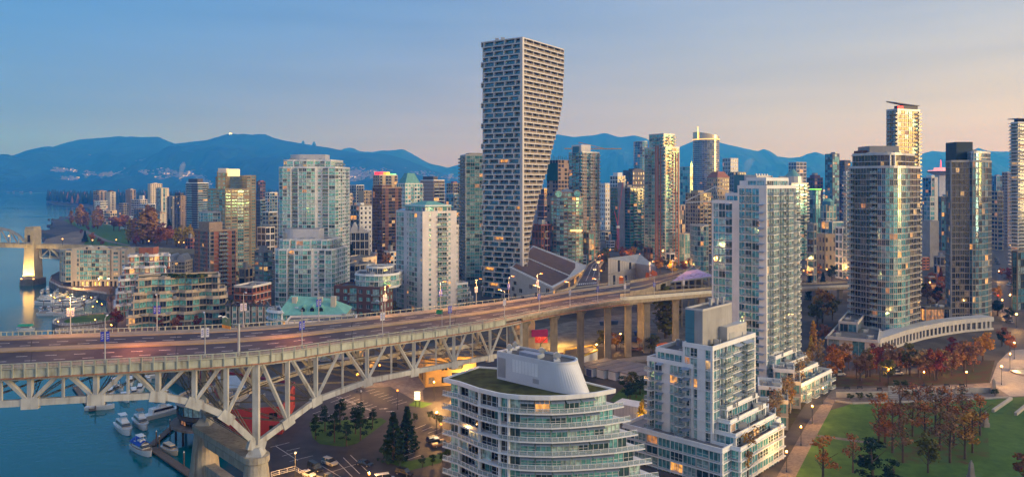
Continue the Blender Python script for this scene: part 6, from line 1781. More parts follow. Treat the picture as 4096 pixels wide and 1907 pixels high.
for nm, c in (('gold', (.40, .21, .04)), ('yellow', (.48, .32, .04)), ('orange', (.40, .15, .035)), ('rust', (.26, .10, .045)), ('wine', (.15, .035, .03)), ('olive', (.10, .10, .025)), ('green', (.035, .06, .018)), ('conifer', (.018, .042, .022)), ('brown', (.22, .12, .06)), ('pale', (.26, .19, .10))):
    TREEM[nm] = mat('foliage_' + nm, c, .9, var=.45, scale=.6, spec=.15)
BARK = mat('bark', (.085, .062, .045), .95, var=.3, scale=2)
PBARK = mat('pale_birch_bark', (.34, .30, .25), .9, var=.3, scale=2)
terraces()

def copper_house():
    Y = 340
    b = Bld('copper_roofed_house', 'low apartment house with a large mint copper roof and dormers beside the bridge', (gx(1230, Y), Y + 8))
    pl = box1(1112, 1380, Y + 2, 20, 4)
    zt = gz(1262, Y)
    b.block(pl, GZ, zt, 4, wall=W_CREAM, glass='mint', slab=W_WHITE, pats='gb', bay=4, lit=.05, detail=1, parapet=0)
    A, d, nr, Ln = edge(pl, 0); n_ = -nr
    q = MB()
    def pt(s, o, z): return (A.x + d.x * Ln * s - nr.x * o, A.y + d.y * Ln * s - nr.y * o, z)
    zr = gz(1185, Y + 10)
    q.loft([[pt(-.02, -1, zt), pt(1.02, -1, zt), pt(1.02, 21, zt), pt(-.02, 21, zt)], [pt(.12, 10, zr), pt(.72, 10, zr - 1.5), pt(.72, 11, zr - 1.5), pt(.12, 11, zr)]], COPPER)
    b.part('roof', q)
    for s in (.36, .5, .63):
        q = MB(); q.loft([[pt(s - .045, o, zt + 1.0), pt(s + .045, o, zt + 1.0), pt(s + .045, o, zt + 2.4), pt(s, o, zt + 3.9), pt(s - .045, o, zt + 2.4)] for o in (1.2, 8)], COPPER); dm = b.part('dormer', q); q = MB()
        q.add([pt(s - .032, 1.15, zt + 1.2), pt(s + .032, 1.15, zt + 1.2), pt(s + .032, 1.15, zt + 2.4), pt(s, 1.15, zt + 3.2), pt(s - .032, 1.15, zt + 2.4)], [(0, 1, 2, 3, 4)], GL['dark'][0][0]); q.build('dormer_window', dm)
    for s, o in ((.2, 7), (.58, 8), (.8, 5)):
        q = MB(); x, y, z = pt(s, o, 0); q.box(x - 1.1, x + 1.1, y - 1, y + 1, zt + 2, zt + 8.5 - o * .2, W_CREAM); b.part('chimney', q)
    cr = arc((gx(1112, Y) + 1, Y + 10), 8.5, 150, 275, 8, 9) + [(gx(1118, Y + 16), Y + 16)]
    b.block(cr, GZ, zt + 1.2, 4, wall=W_WHITE, glass='mint', slab=W_WHITE, pats='g', bay=3, lit=.02, detail=1, slab_out=.7)
    b.finish(200)
copper_house()
def brick_low():
    b = Bld('brown_brick_lowrise', 'brown brick low-rise with a round white glass top storey beside the green-roofed tower', (gx(1500, 400), 405))
    m = box3(1520, 395, 1336, 1572, 62)
    b.block(m, GZ, gz(1150, 400), 4, wall=W_BROWN, glass='mint', slab=W_BROWN, frame=W_WHITE, pats=['n', '-', '-', 'nnbnnb'], bay=3.6, band=.9, lit=.03, detail=1)
    c = (gx(1500, 405), 412)
    r1 = arc(c, 12, 180, 360, 8, 10) + [(c[0] + 12, 424), (c[0] - 12, 424)]
    z = gz(1150, 400)
    b.block(r1, z, z + 6, 2, wall=W_WHITE, glass='mint', slab=W_WHITE, pats='g', bay=3, lit=.03, detail=1, slab_out=.5)
    b.block([tuple(Vector(p).lerp(Vector((c[0] + 2, 416)), .4)) for p in r1], z + 6, z + 9.5, 1, wall=W_WHITE, glass='silver', slab=W_WHITE, pats='g', bay=3, lit=0, detail=1)
    b.finish(200)
brick_low()
def row_houses():
    for k in range(7):
        u = 912 + 26 * k; Y = 372 + 2.0 * k
        b = Bld('row_house', 'small pale row house with a glazed gable roof beside the bridge railing', (gx(u, Y), Y), group='row houses by the bridge')
        pl = box1(u - 11, u + 11, Y, 9, 20)
        z = gz(1225, Y)
        b.block(pl, GZ, z, 3, wall=W_SILV if k % 2 else W_GREY, glass='teal', pats='w', bay=3, lit=.03, detail=1, slabs=False, parapet=0)
        A, d, nr, Ln = edge(pl, 0); q = MB()
        q.loft([[(A.x + d.x * s - nr.x * o, A.y + d.y * s - nr.y * o, z + h) for s, h in ((-.2, 0), (Ln + .2, 0), (Ln / 2, 2.2))] for o in (-.3, 9.2)], GL['silver'][0][0]); b.part('roof', q)
        b.finish()
row_houses()
bg('low_block', 'brick and concrete low terrace with roof plants left of copper roof', 1010, 400, 935, 1085, 55, 1150, 4, W_RED, 'dark', ('w', 'w'), bay=3.6, lit=.04, slab=W_PINK)
bg('low_block', 'grey low podium with tiny windows behind the brick low-rise', 1420, 520, 1350, 1500, 50, 1065, 3, W_GREY, 'dark', ('w', 'w'), lit=.05)
bg('low_block', 'white commercial shed with lit windows above the brick low-rise', 1450, 600, 1372, 1508, 48, 1035, 2, W_CREAM, 'dark', ('n', 'n'), lit=.2)

def restaurant():
    # glass restaurant on piles over the water and the red building next to it
    c = P(800, 1700, 6); b = Bld('round_glass_restaurant', 'dark round-ended glass restaurant on piles over the water under the bridge', (c.x, c.y + 6), 0, 'restaurant')
    x, y = c.x, c.y
    def ov(r_, ry, n=18): return [(x + r_ * math.cos(R(t)), y + 9 + ry * math.sin(R(t))) for t in range(0, 360, 360 // n)]
    q = MB(); q.prism(ov(11.5, 12), 4.6, 5.2, QUAYC); b.part('deck', q)
    for t in range(0, 360, 40):
        q = MB(); px, py = x + 10 * math.cos(R(t)), y + 9 + 10 * math.sin(R(t)); q.tube((px, py, -1), (px, py, 4.6), .35, .35, DARK, 8); b.part('pile', q)
    b.block(ov(9.0, 9.5, 18), 5.2, 8.2, 1, wall=W_DGREY, glass='dark', pats='g', bay=2.4, lit=.3, detail=1, slab=W_DGREY, slab_out=.8)
    b.block(ov(9.8, 10.2, 18), 8.2, 11.6, 1, wall=W_DGREY, glass='teal', pats='g', bay=2.4, lit=.0, detail=1, slab=W_GREY, slab_out=.6, roof=ROOFM)
    b.finish()
    b = Bld('red_quay_building', 'long red painted quay building with grey roof behind the truss legs', P(960, 1640, GZ).xy)
    pl = [tuple(P(u, v, GZ).xy) for u, v in ((905, 1752), (1130, 1735), (1180, 1625), (800, 1560))]
    REDW = mat('red_painted_wall', (.32, .03, .035), .7, var=.15)
    b.block(pl, GZ, GZ + 7, 2, wall=REDW, glass='dark', pats='ssn', bay=5, lit=.2, detail=1, slabs=False, roof=ROOFM)
    q = MB(); q.prism(inner(pl, .2, .6, .4, .7), GZ + 7, GZ + 8.4, GALV); b.part('roof_plant', q)
    b.finish()
    pl = box1(1700, 1905, 262, 16, 16)
    b = Bld('yellow_lit_hall', 'long ochre hall with lit shopfronts beneath the far truss', pl[0])
    OC = mat('ochre_wall', (.42, .26, .09), .8, var=.15)
    b.block(pl, GZ, GZ + 9, 2, wall=OC, glass='dark', pats='nnwsn', bay=4.5, lit=.55, detail=1, slabs=False); b.finish()
    pl = box1(1420, 1690, 285, 14, 10)
    b = Bld('blue_side_hall', 'dark blue and brown hall seen through the middle of the truss', pl[0])
    b.block(pl, GZ, GZ + 13, 3, wall=mat('navy_wall', (.03, .06, .15), .7), glass='dark', pats='nns', bay=5, lit=.12, detail=1, slabs=False); b.finish()
    pl = box1(1140, 1420, 300, 14, 8)
    b = Bld('pink_apartment_row', 'pinkish apartment row with white balconies behind the main truss span', pl[0])
    b.block(pl, GZ, GZ + 15, 5, wall=W_PINK, glass='mint', slab=W_PINK, pats='bnw', bay=4, lit=.06, detail=1); b.finish()
    pl = box1(2056, 2140, 318, 14, 10)
    b = Bld('construction_hall', 'tan hall behind the first viaduct columns with a magenta hoarding', pl[0])
    b.block(pl, GZ, GZ + 16, 4, wall=W_TAN, glass='dark', pats='ns', bay=5, lit=.4, detail=1, slabs=False)
    A, d, nr, Ln = edge(pl, 0)
    MAG = mat('magenta_panel', (.35, .02, .17), .6)
    q = MB(); q.fbox(A, d, nr, Ln * .82, Ln * 1.6, .5, .8, GZ + 6, GZ + 9, MAG); b.part('magenta_panel', q)
    b.finish()
    p = P(2158, 1370, GZ)
    r_ = root('crimson_hoarding', p, 'crimson site hoarding painted with pale curving marks between viaduct columns', 'hoarding')
    q = MB(); q.box(p.x - 3.6, p.x + 3.6, p.y, p.y + .2, GZ, GZ + 4.2, mat('crimson_board', (.33, .02, .06), .6)); q.build('board', r_)
    PK = mat('pale_paint', (.75, .5, .42), .6)
    def mark(pts):
        q = MB()
        for a, c_ in zip(pts, pts[1:]): q.beam((p.x + a[0], p.y - .03, GZ + a[1]), (p.x + c_[0], p.y - .03, GZ + c_[1]), .05, .3, PK, (0, 1, 0))
        q.build('painted_mark', r_)
    mark([(-2.4, 3.7), (-2.9, 3.4), (-1.9, .5)]); mark([(2.0, 3.4), (2.7, 2.9), (1.7, .6)])
    mark([(-.9, 3.7), (0, 3.0), (.6, 2.0), (.3, 1.0), (-.4, .8), (-.9, 1.4), (-.6, 2.2), (.1, 3.0), (.5, 3.6)])
restaurant()

def odd_buildings():
    # unfinished triangular glass building right of the street ramp
    z0 = GZ
    A, B, C_, D = Vector((gx(2432, 430), 430)), Vector((gx(2542, 460), 460)), Vector((gx(2622, 440), 440)), Vector((gx(2560, 520), 520))
    b = Bld('leaning_glass_shed', 'unfinished wedge building with leaning metal grid walls and orange tarps beside the road', A)
    zA, zB, zC = gz(1032, 430), gz(1052, 460), gz(1065, 440)
    q = MB(); q.loft([[(p.x, p.y, z0) for p in (A, B, C_, D)], [(A.x, A.y, zA), (B.x, B.y, zB), (C_.x, C_.y, zC), (D.x, D.y, zB)]], W_GREY); b.part('wall', q)
    d = (B - A); n_ = Vector((d.y, -d.x)).normalized()
    for k in range(12):
        for j in range(3):
            q = MB(); a0, a1 = A.lerp(B, (k + .06) / 12), A.lerp(B, (k + .94) / 12)
            h0 = z0 + (zA - z0) * (j + .05) / 3 + (zB - zA) * 0; h1 = z0 + (zA + (zB - zA) * k / 12 - z0) * (j + .95) / 3
            q.add([(a0.x + n_.x * .1, a0.y + n_.y * .1, h0), (a1.x + n_.x * .1, a1.y + n_.y * .1, h0), (a1.x + n_.x * .1, a1.y + n_.y * .1, h1), (a0.x + n_.x * .1, a0.y + n_.y * .1, h1)], [(0, 1, 2, 3)], W_SILV if (k * 7 + j) % 5 else GL['silver'][1][0]); b.part('panel', q)
    TARP = mat('orange_tarp', (.65, .16, .03), .7)
    for t, w, h in ((.72, 6, 5), (.85, 5, 6), (.95, 4, 7)):
        p = B.lerp(C_, t); q = MB(); q.loft([[(p.x - w / 2, p.y - 1.0, zC - 9), (p.x + w / 2, p.y - 1.2, zC - 9), (p.x + w / 2, p.y - .8, zC - 9), (p.x - w / 2, p.y - .6, zC - 9)], [(p.x - w / 2.6, p.y - 1.3, zC - 9 + h), (p.x + w / 3, p.y - 1.0, zC - 9 + h * .8), (p.x + w / 3, p.y - .6, zC - 9 + h * .8), (p.x - w / 2.6, p.y - .6, zC - 9 + h)]], TARP); b.part('tarp', q)
    p = A.lerp(B, .42); q = MB(); q.box(p.x - 2, p.x + 2, p.y - 1.2, p.y - .4, z0 + 8, z0 + 16, TARP); b.part('tarp', q)
    b.finish()
    # triangular site roof with lilac membrane near the white tower
    Y = 380
    b = Bld('lilac_roofed_site', 'unfinished concrete frame with a triangular lilac roof membrane beside the white tower', (gx(2770, Y), Y))
    P0, P1, P2 = Q(2675, 1132, 372), Q(2770, 1070, 420), Q(2862, 1108, 372)
    LIL = two_tone('lilac_membrane', (.42, .30, .52), (.55, .45, .66), .4, bump=.1)
    q = MB(); q.loft([[P0, P2, P1], [v + Vector((0, 0, .5)) for v in (P0, P2, P1)]], W_GREY); b.part('roof', q)
    q = MB(); c = (P0 + P1 + P2) / 3; q.add([v.lerp(c, .12) + Vector((0, 0, .54)) for v in (P0, P2, P1.lerp(P2, .25), P1.lerp(P0, .3))], [(0, 1, 2, 3)], LIL); b.part('membrane', q)
    q = MB(); q.add([v.lerp(c, .06) + Vector((0, 0, .6)) for v in (P1.lerp(P0, .28), P1.lerp(P2, .24), P1)], [(0, 1, 2)], W_DGREY); b.part('roof_tip', q)
    for k in range(16):
        a = P0.lerp(P2, .12 + .05 * k).lerp(P1, .06 + .3 * rnd.random() * (1 - abs(k / 16 - .5))); q = MB(); q.beam(a + Vector((0, 0, .62)), a + Vector((1.5 + rnd.random() * 2, rnd.random() * 4, .62)), .7, .08, W_DGREY); b.part('membrane_strip', q)
    for z in (gz(1140, 372), gz(1165, 372), gz(1190, 372)):
        q = MB(); q.prism([(P0.x, P0.y), (P2.x, P2.y), (P1.x, P1.y)], z - .5, z, APC); b.part('floor_slab', q)
    for k in range(8):
        p = P0.lerp(P2, k / 7); q = MB(); q.box(p.x - .4, p.x + .4, p.y + .2, p.y + 1, GZ, P0.lerp(P2, k / 7).z, APC); b.part('column', q)
    b.finish()
    # storage sheds with long pale roofs
    SH = mat('shed_roof', (.22, .205, .21), .7, var=.15); SW = mat('shed_wall', (.62, .64, .68), .6, var=.1)
    for k in range(6):
        a = R(40); d = Vector((math.cos(a), math.sin(a))); n_ = Vector((-d.y, d.x)); A = Vector(P(2325, 1500, GZ).xy) - n_ * (4.5 * k) + d * (1.3 * k)
        r_ = Bld('storage_shed', 'long grey-roofed storage shed in the row behind curved block', (A.x, A.y), group='storage sheds in a row')
        pl = [tuple(A), tuple(A + d * 17), tuple(A + d * 17 + n_ * 3.6), tuple(A + n_ * 3.6)]
        r_.boxpart('wall', pl, GZ, GZ + 3.0, SW); q = MB(); q.prism(offset(pl, .25), GZ + 3.0, GZ + 3.25, SH); r_.part('roof', q)
        q = MB(); A2, d2, n2, L2 = edge(pl, 3); q.fbox(A2, d2, n2, .5, L2 - .5, .01, .06, GZ + .1, GZ + 2.6, mat('blue_door', (.03, .05, .16), .6) if k == 1 else SW); r_.part('door', q)
    for k in range(5):
        p = P(2330 + 60 * k, 1475 - 8 * k, GZ)
        r_ = Bld('timber_stack', 'flat dark stack of decking boards in the yard beyond the sheds', (p.x, p.y), group='board stacks in the yard')
        for j in range(7):
            q = MB(); q.beam((p.x - 4, p.y + j * .8 - 3, GZ + .6 + .02 * j), (p.x + 4, p.y + j * .8, GZ + .6 + .02 * j), .7, .9, SH); r_.part('board', q)
    # low yellow-edged roof and red wall
    pl = [tuple(P(u, v, GZ).xy) for u, v in ((2245, 1500), (2390, 1440), (2370, 1420), (2260, 1440))]
    b = Bld('yellow_edged_shop', 'low shop with dark flat roof and bright yellow fascia behind the white penthouse', pl[0])
    b.boxpart('wall', pl, GZ, GZ + 4, W_WHITE, ROOFM); q = MB()
    for i in range(4): A, d, nr, Ln = edge(pl, i) if True else 0; q.fbox(A, d, nr, 0, Ln, -.1, .25, GZ + 3.7, GZ + 4.4, mat('yellow_fascia', (.6, .42, .03), .6))
    b.part('fascia', q)
    p = P(2270, 1440, GZ); q = MB()
    for a_, c_ in (((-7, 0), (2, 4)), ((2, 4), (8, 1))): q.beam((p.x + a_[0], p.y + a_[1], GZ + 1.2), (p.x + c_[0], p.y + c_[1], GZ + 1.2), .3, 2.4, mat('red_hoarding', (.45, .02, .02), .6))
    tag(q.build('red_wall'), 'bright red low site wall beside the yellow-edged shop', 'wall')
    # colonnaded curved podium on the right
    COLS = mat('colonnade_stone', (.46, .45, .44), .8, var=.1, stain=.2)
    b = Bld('curved_colonnade', 'curved white colonnaded low wall building at the foot of the right towers', P(3750, 1370, GZ).xy)
    vs_ = [(3510, 1418), (3560, 1400), (3620, 1378), (3700, 1356), (3780, 1340), (3860, 1328), (3925, 1322), (3975, 1318)]
    pts = [P(u, v, GZ) for u, v in vs_]
    h = 5.8
    for a, c_ in zip(pts, pts[1:]):
        A = Vector(a.xy); d = Vector(c_.xy) - A; Ln = d.length; d /= Ln; nr = Vector((d.y, -d.x))
        q = MB(); q.fbox(A, d, nr, 0, Ln, -6, -.6, GZ, GZ + h, CORE); q.fbox(A, d, nr, 0, Ln, -6.2, .1, GZ + h - 1.6, GZ + h + .5, COLS); q.fbox(A, d, nr, 0, Ln, -1, .05, GZ, GZ + 1.0, COLS); b.part('wall', q)
        n = max(2, round(Ln / 3.2))
        for k in range(n):
            q = MB(); q.fbox(A, d, nr, Ln * k / n - .05, Ln * k / n + 1.1, -.6, 0, GZ + 1, GZ + h - 1.6, COLS); b.part('pier', q)
            p = A + d * (Ln * (k + .62) / n) - nr * .35
            b.win.append((window_mesh(Ln / n - 1.3, h - 2.7, pick(GL['dark']), W_GREY, 1), Vector((p.x, p.y, GZ + 1.0)), math.atan2(d.y, d.x), 0))
    pv = [tuple(P(u, v, GZ).xy) for u, v in ((3308, 1412), (3512, 1432), (3520, 1380), (3360, 1350))]
    b.block(pv, GZ, GZ + 6.5, 1, wall=COLS, glass='blue', slab=COLS, pats='gs', bay=5, lit=.15, detail=1, roof=ROOFM, slab_out=.8)
    b.block(inner(pv, .1, .5, .5, 1.5), GZ + 2, GZ + 10, 2, wall=COLS, glass='blue', slab=COLS, pats='g', bay=5, lit=0, detail=1)
    b.finish()
    pl = box1(3700, 3802, 372, 10, 0)
    b = Bld('lit_pavilion', 'small brightly lit yellow pavilion between the two right towers', pl[0])
    b.block(pl, GZ + 3, GZ + 9, 1, wall=W_GREY, glass='dark', slab=W_DGREY, pats='g', bay=3, lit=1.0, detail=1); b.finish()
odd_buildings()
def garage():
    A, B = P(2455, 1665, GZ), P(2640, 1700, GZ); b = Bld('lit_garage_entrance', 'pale wall with a bright yellow lit garage entrance between the two foreground blocks', A.xy)
    A = Vector(A.xy); d = Vector(B.xy) - A; Ln = d.length; d /= Ln; nr = Vector((d.y, -d.x)); q = MB()
    q.fbox(A, d, nr, 0, Ln * .62, -6, 0, GZ, GZ + 4.2, W_PINK); q.fbox(A, d, nr, Ln * .62, Ln, -6, 0, GZ + 3.2, GZ + 4.2, W_PINK); q.fbox(A, d, nr, Ln * .97, Ln, -6, 0, GZ, GZ + 3.2, W_PINK); b.part('wall', q)
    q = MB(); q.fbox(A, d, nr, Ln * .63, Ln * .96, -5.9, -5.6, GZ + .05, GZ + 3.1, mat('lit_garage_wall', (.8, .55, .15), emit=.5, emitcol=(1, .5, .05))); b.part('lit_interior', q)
    for k in range(9): q = MB(); q.fbox(A, d, nr, Ln * .62 * k / 9, Ln * .62 * k / 9 + .06, 0, .04, GZ + .2, GZ + 4.1, W_GREY); b.part('wall_joint', q)
garage()
# ================================================================ TREES
def leaf_cloud(q, m, cx, cy, cz, rx, ry, rz, n, s, r3):
    for _ in range(n):
        while True:
            a, b, c = r3.uniform(-1, 1), r3.uniform(-1, 1), r3.uniform(-1, 1)
            if a * a + b * b + c * c <= 1: break
        p = Vector((cx + a * rx, cy + b * ry, cz + c * rz))
        n_ = Vector((a + r3.uniform(-.7, .7), b + r3.uniform(-.7, .7), c + r3.uniform(-.4, .9))).normalized()
        t = n_.orthogonal().normalized(); t = Matrix.Rotation(r3.uniform(0, 6.3), 3, n_) @ t
        w = n_.cross(t); k = s * r3.uniform(.6, 1.3)
        q.add([p - t * k - w * k * .7, p + t * k - w * k * .7, p + t * k * .8 + w * k * .7, p - t * k * .8 + w * k * .7], [(0, 1, 2, 3)], m)
_tm = {}
def tree_mesh(kind, colr, var):
    key = (kind, colr, var)
    if key in _tm: return _tm[key]
    r3 = random.Random(hash((kind, var)) % 1000 + 17 * var + len(kind))
    m = TREEM[colr]; q = MB(); t = MB()
    bark = PBARK if kind in ('birch',) else BARK
    if kind == 'round':
        for _ in range(16):
            a = r3.uniform(0, 6.3); e = r3.uniform(0, 1); rr = 2.6 * math.sqrt(1 - (e - .35) ** 2) * r3.uniform(.4, 1)
            s_ = r3.uniform(.9, 1.5); leaf_cloud(q, m, rr * math.cos(a), rr * math.sin(a), 3.4 + 5.4 * e, s_, s_, s_ * .8, 40, .29, r3)
        ht, nb = 5.5, 6
    elif kind == 'poplar':
        for k in range(16):
            z = 1.6 + 8.2 * k / 15; rr = 1.25 * math.sin(math.pi * min(1, .18 + .8 * k / 15)) ** .7
            leaf_cloud(q, m, r3.uniform(-.3, .3), r3.uniform(-.3, .3), z, rr, rr, .75, 30, .27, r3)
        ht, nb = 8, 4
    elif kind == 'conifer':
        for k in range(15):
            z = 1.0 + 8.6 * k / 14; rr = 2.3 * (1 - k / 15) + .15
            for j in range(5):
                a = j * 1.257 + k * .6 + r3.uniform(-.3, .3)
                leaf_cloud(q, m, rr * .6 * math.cos(a), rr * .6 * math.sin(a), z - .15 * rr, rr * .45, rr * .45, .38, 11, .22 + .03 * rr, r3)
        ht, nb = 9.3, 0
    elif kind == 'pine':
        for _ in range(18):
            a = r3.uniform(0, 6.3); e = r3.uniform(0, 1); rr = 2.4 * (1 - e * .7) * r3.uniform(.5, 1)
            leaf_cloud(q, m, rr * math.cos(a), rr * math.sin(a), 2.6 + 6.8 * e, 1.1, 1.1, .5, 40, .23, r3)
        ht, nb = 8.5, 5
    else:                                # sparse autumn tree or birch
        n_ = 10 if kind == 'sparse' else 9
        for k in range(n_):
            a = r3.uniform(0, 6.3); e = r3.uniform(0, 1); rr = (1.7 if kind == 'sparse' else 1.0) * r3.uniform(.2, 1) * (1.1 - .5 * e)
            leaf_cloud(q, m, rr * math.cos(a), rr * math.sin(a), 3.2 + 6.4 * e, .9, .9, .9, 34 if kind == 'sparse' else 24, .17, r3)
        ht, nb = 8.6, 10
    r0 = .2 if kind not in ('round', 'pine', 'conifer') else .28
    t.tube((0, 0, -.3), (0, 0, ht * .45), r0, r0 * .7, bark, 7); t.tube((0, 0, ht * .45), (r3.uniform(-.2, .2), r3.uniform(-.2, .2), ht), r0 * .7, r0 * .15, bark, 6)
    for k in range(nb):
        z = ht * (.3 + .55 * k / max(1, nb)); a = r3.uniform(0, 6.3); l_ = r3.uniform(1.2, 2.3) * (1 if kind != 'birch' else .6)
        t.tube((0, 0, z), (l_ * math.cos(a), l_ * math.sin(a), z + l_ * 1.1), r0 * .35, .03, bark, 5)
    _tm[key] = (t.mesh('trunk'), q.mesh('crown'))
    return _tm[key]
LEAFW = {'gold': 'golden', 'yellow': 'yellow', 'orange': 'orange', 'rust': 'rust-brown', 'wine': 'crimson', 'olive': 'olive', 'green': 'dark green', 'conifer': 'deep evergreen', 'brown': 'brown', 'pale': 'straw-coloured'}
def tree(label, kind, colr, u, v, h, group=None, z=GZ, name='tree', wx=1.0):
    p = P(u, v, z)
    if group: label = LEAFW[colr] + ' ' + label
    o = root(name, p, label, 'tree', group)
    s_ = h / 10
    o.scale = (s_ * wx, s_ * wx, s_)
    tm, cm = tree_mesh(kind, colr, rnd.randrange(4))
    a = rnd.uniform(0, 6.3)
    inst('trunk', tm, o, (0, 0, 0), a); inst('crown', cm, o, (0, 0, 0), a)
    return o
# beach park, left
for k, (u, v, h) in enumerate(((286, 898, 24), (312, 902, 32), (322, 906, 36), (333, 905, 30), (346, 908, 25), (378, 912, 28), (392, 915, 36), (404, 905, 26))):
    tree('poplar in the clump at the beach end of the park', 'poplar', ('brown', 'gold', 'gold', 'brown')[k % 4], u, v, h, 'poplars at the beach end of the park', wx=1.7)
for k, (u, v, h, c) in enumerate(((455, 922, 24, 'rust'), (478, 925, 27, 'orange'), (500, 922, 25, 'rust'), (528, 925, 22, 'brown'))):
    tree('broad tree behind the beach park lawn', 'round', c, u, v, h, 'broad rust trees behind the lawn', wx=1.25)
tree('narrow yellow poplar left of a pair on the lawn edge', 'poplar', 'yellow', 514, 972, 27, wx=1.2)
tree('narrow yellow poplar right of a pair on the lawn edge', 'poplar', 'gold', 533, 972, 26, wx=1.1)
for u, h in ((572, 38), (590, 44), (606, 42), (618, 30)): tree('tall poplar of the great clump left of the teal block', 'poplar', 'gold', u, 975, h, 'great golden poplar clump', wx=1.6)
for k, (u, v, h) in enumerate(((560, 975, 18), (640, 975, 22), (655, 960, 24), (668, 978, 20), (685, 975, 18), (632, 985, 14), (545, 985, 12))): tree('broad tree below the grey west end towers', 'round', ('orange', 'rust', 'wine', 'orange')[k % 4], u, v, h, 'orange trees below the grey towers', wx=1.2)
for u, h in ((705, 20), (722, 23), (742, 22), (758, 24), (768, 20)): tree('poplar in the row before the striped tower', 'poplar', 'yellow', u, 985, h, 'yellow poplars before the striped tower', wx=1.5)
tree('dark green bush-like conifer on the beach park lawn', 'conifer', 'conifer', 340, 968, 14, wx=1.3)
tree('orange round tree beside the dark conifer on the beach', 'round', 'orange', 366, 972, 14)
tree('wine red small tree by the beach path', 'round', 'wine', 325, 938, 8)
for u, v in ((395, 975), (352, 925), (372, 918), (410, 985)): tree('low shrub tree at the beach park edge', 'round', 'wine', u, v, 8, 'crimson shrubs of the beach park')
tree('dark conifer between orange trees and grey tower', 'conifer', 'conifer', 676, 955, 26, wx=1.2)
# marina and bridge edge
tree('crimson round tree by the quay lamp in the marina', 'round', 'wine', 466, 1312, 10, wx=1.2)
tree('bare dark tree before the wavy apartments', 'sparse', 'brown', 445, 1235, 12)
for u, v, c in ((640, 1318, 'wine'), (716, 1315, 'wine'), (700, 1325, 'rust'), (790, 1315, 'wine')): tree('small tree at the foot of the wavy apartments', 'round', c, u, v, 7.5, 'crimson trees at the wavy apartments')
for k, (u, v) in enumerate(((918, 1265), (950, 1258), (985, 1262), (935, 1285), (1005, 1240), (960, 1215), (900, 1245), (1030, 1150), (905, 1180), (868, 1180), (955, 1120))): tree('garden tree among the row houses by the bridge', 'round', ('green', 'wine', 'olive', 'conifer')[k % 4], u, v, 9, 'garden trees by the row houses')
for k, (u, v) in enumerate(((1395, 1215), (1430, 1225), (1460, 1232), (1480, 1222), (1550, 1250), (1575, 1245), (1380, 1200), (1412, 1245))): tree('shrubby garden tree in front of the brown brick low-rise', 'round', ('green', 'olive', 'wine', 'rust')[k % 4], u, v, 7, 'garden trees by the brick low-rise')
# centre
for k, (u, v, h, kd, c) in enumerate(((1365, 1080, 22, 'round', 'brown'), (1385, 1060, 24, 'round', 'rust'), (1400, 1035, 22, 'conifer', 'conifer'), (1405, 1070, 20, 'conifer', 'conifer'), (1440, 1020, 14, 'round', 'brown'), (1465, 1000, 16, 'round', 'conifer'), (1350, 1110, 16, 'round', 'olive'), (1420, 1115, 13, 'round', 'brown'), (1470, 1125, 13, 'round', 'gold'), (1510, 1110, 12, 'round', 'rust'), (1545, 1075, 14, 'round', 'brown'), (1560, 1045, 18, 'conifer', 'conifer'), (1530, 1030, 14, 'round', 'olive'), (1340, 1050, 18, 'poplar', 'olive'))):
    tree('street tree in the gap between round and green-roofed towers', kd, c, u, v, h, 'trees between the round and green-roofed towers')
r4 = random.Random(99)
for k in range(70):
    zone = r4.choice(((1020, 1110, 900, 1000), (2110, 2210, 1000, 1060), (2400, 2580, 990, 1070), (2600, 2830, 1050, 1090), (3240, 3400, 960, 1160), (3685, 3780, 1020, 1260), (1560, 1840, 880, 1010), (2340, 2440, 980, 1050), (1500, 1600, 940, 1000), (560, 830, 880, 960)))
    u, v = r4.uniform(*zone[:2]), r4.uniform(*zone[2:])
    tree('small city street tree between low-rise roofs', r4.choice(('round', 'round', 'round', 'conifer')), r4.choice(('brown', 'rust', 'green', 'olive', 'gold', 'conifer', 'wine')), u, v, r4.uniform(7, 13), 'street trees between the low-rises')
tree('dark spreading cedar beside the red brick apartments', 'pine', 'conifer', 2170, 1052, 22, wx=1.3)
for k, (u, v, h, c) in enumerate(((2418, 1080, 20, 'olive'), (2495, 1050, 16, 'rust'), (2520, 1060, 15, 'orange'), (2560, 1075, 12, 'olive'), (2690, 1100, 13, 'yellow'), (2640, 1092, 12, 'gold'))): tree('roadside tree behind the leaning glass shed', 'round', c, u, v, h, 'roadside trees by the leaning shed')
tree('tall dark olive tree rising past the viaduct edge', 'poplar', 'olive', 2664, 1352, 24, wx=1.9)
for u, v, h, c in ((2415, 1400, 9.5, 'olive'), (2465, 1402, 8, 'gold'), (2612, 1412, 8.5, 'olive'), (2500, 1395, 7, 'green')): tree('round tree in the row along the side street', 'round', c, u, v, h, 'olive trees along the side street', wx=1.25)
tree('bare reddish tree between the olive trees by the side street', 'sparse', 'rust', 2557, 1432, 9)
tree('bare thin tree beside the storage sheds', 'sparse', 'pale', 2510, 1590, 8)
tree('yellow slim tree by the lit garage entrance', 'poplar', 'yellow', 2572, 1745, 10, wx=1.3)
